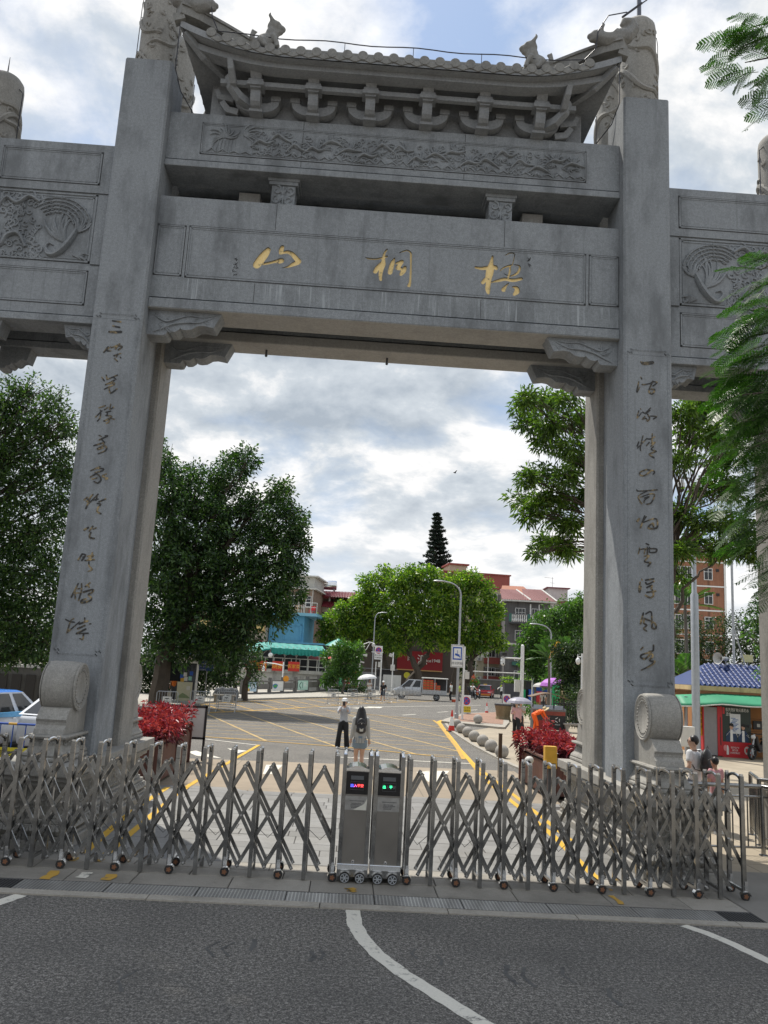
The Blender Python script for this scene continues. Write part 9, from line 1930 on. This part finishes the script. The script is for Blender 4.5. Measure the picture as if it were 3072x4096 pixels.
MB().tube([(0, 0, 0), (.05, .1, 2.0), (-.02, .1, 4.2), (.1, 0, 7.5)], [.16, .13, .11, .07], 10).build('trunk', BARKG, ft, smooth=True)
def spray(pxs, y, nf, a0, a1, drop=.0, sc=(.8, 1.15)):
    pts = [Uy(u, v, y)-O_ for u, v in pxs]; tw.tube(pts, [.016-.010*i/(len(pts)-1) for i in range(len(pts))], 5)
    for i in range(nf):
        f = (i+.4)/nf*(len(pts)-1); j = min(int(f), len(pts)-2); p = pts[j].lerp(pts[j+1], f-j); az = math.pi+q.uniform(a0, a1); el = q.uniform(-.15, .75)+drop
        o = link('frond', FRM[i % 3], ft, p+Vector((0, q.uniform(-.25, .25), 0))); o.rotation_euler = (q.uniform(-.5, .5), el, az); s_ = q.uniform(*sc); o.scale = (s_, s_, s_)
        r_ = link('frond_stalk', RAC, o)
spray([(3200, 120), (3060, 150), (2960, 190)], -5.2, 12, -.6, .6); spray([(3200, 240), (3080, 230), (2980, 250)], -5.0, 10, -.6, .5, .1); spray([(3200, 60), (3080, 90), (3000, 110)], -5.4, 7, -.4, .4, -.1); spray([(3200, 400), (3120, 390)], -5.1, 4, -.5, .5); spray([(3200, 250), (3100, 240)], -5.3, 5, -.5, .5, .3)
for pxs, yy, nf in (([(3250, 1000), (3120, 1040), (3040, 1080)], -5.5, 7), ([(3250, 1120), (3100, 1130), (3020, 1150)], -5.2, 9), ([(3250, 1230), (3100, 1230), (3010, 1240)], -5.6, 9), ([(3250, 1300), (3080, 1330), (2990, 1350)], -5.3, 10), ([(3250, 1400), (3080, 1420), (2960, 1440)], -5.5, 12), ([(3250, 1480), (3060, 1500), (2920, 1500)], -5.2, 13), ([(3250, 1560), (3060, 1570), (2960, 1580)], -5.6, 12), ([(3250, 1650), (3080, 1660), (2980, 1690)], -5.3, 11), ([(3250, 1740), (3080, 1760), (2990, 1800)], -5.6, 11), ([(3250, 1840), (3080, 1880), (2980, 1930)], -5.2, 11), ([(3250, 1950), (3100, 2000), (3000, 2050)], -5.5, 10), ([(3250, 2080), (3110, 2120), (3020, 2190)], -5.3, 8), ([(3250, 2180), (3130, 2240), (3050, 2300)], -5.5, 6), ([(3250, 1600), (3120, 1640), (3030, 1700)], -4.6, 12), ([(3250, 1800), (3120, 1840), (3040, 1900)], -4.6, 12), ([(3250, 1440), (3120, 1470), (3030, 1520)], -4.7, 12), ([(3250, 1980), (3140, 2020), (3060, 2090)], -4.6, 10), ([(3250, 1180), (3120, 1190), (3060, 1230)], -4.7, 9), ([(3250, 2250), (3150, 2290), (3080, 2360)], -4.7, 8), ([(3250, 1700), (3100, 1720), (2990, 1750)], -4.9, 12), ([(3250, 1350), (3100, 1370), (3000, 1400)], -4.8, 10), ([(3250, 1900), (3110, 1930), (3010, 1990)], -4.9, 10), ([(3250, 1530), (3090, 1545), (2980, 1545)], -4.9, 12)):
    spray(pxs, yy, nf, -.65, .65, .12)
tw.build('twigs', BARK, ft)
b_ = Uy(1819, 1891, 60); bi = thing('bird', 'tiny dark bird flying in the cloudy sky inside the opening', 'bird', b_, .4); MB().ball((0, 0, 0), (.16, .06, .05), 8, 6).build('body', BLACK, bi); MB().add([(-.06, 0, .02), (.08, 0, .02), (.02, -.42, .14), (-.08, -.40, .13)], [(0, 1, 2, 3)]).add([(-.06, 0, .02), (-.08, .40, .13), (.02, .42, .14), (.08, 0, .02)], [(0, 1, 2, 3)]).build('wings', BLACK, bi)
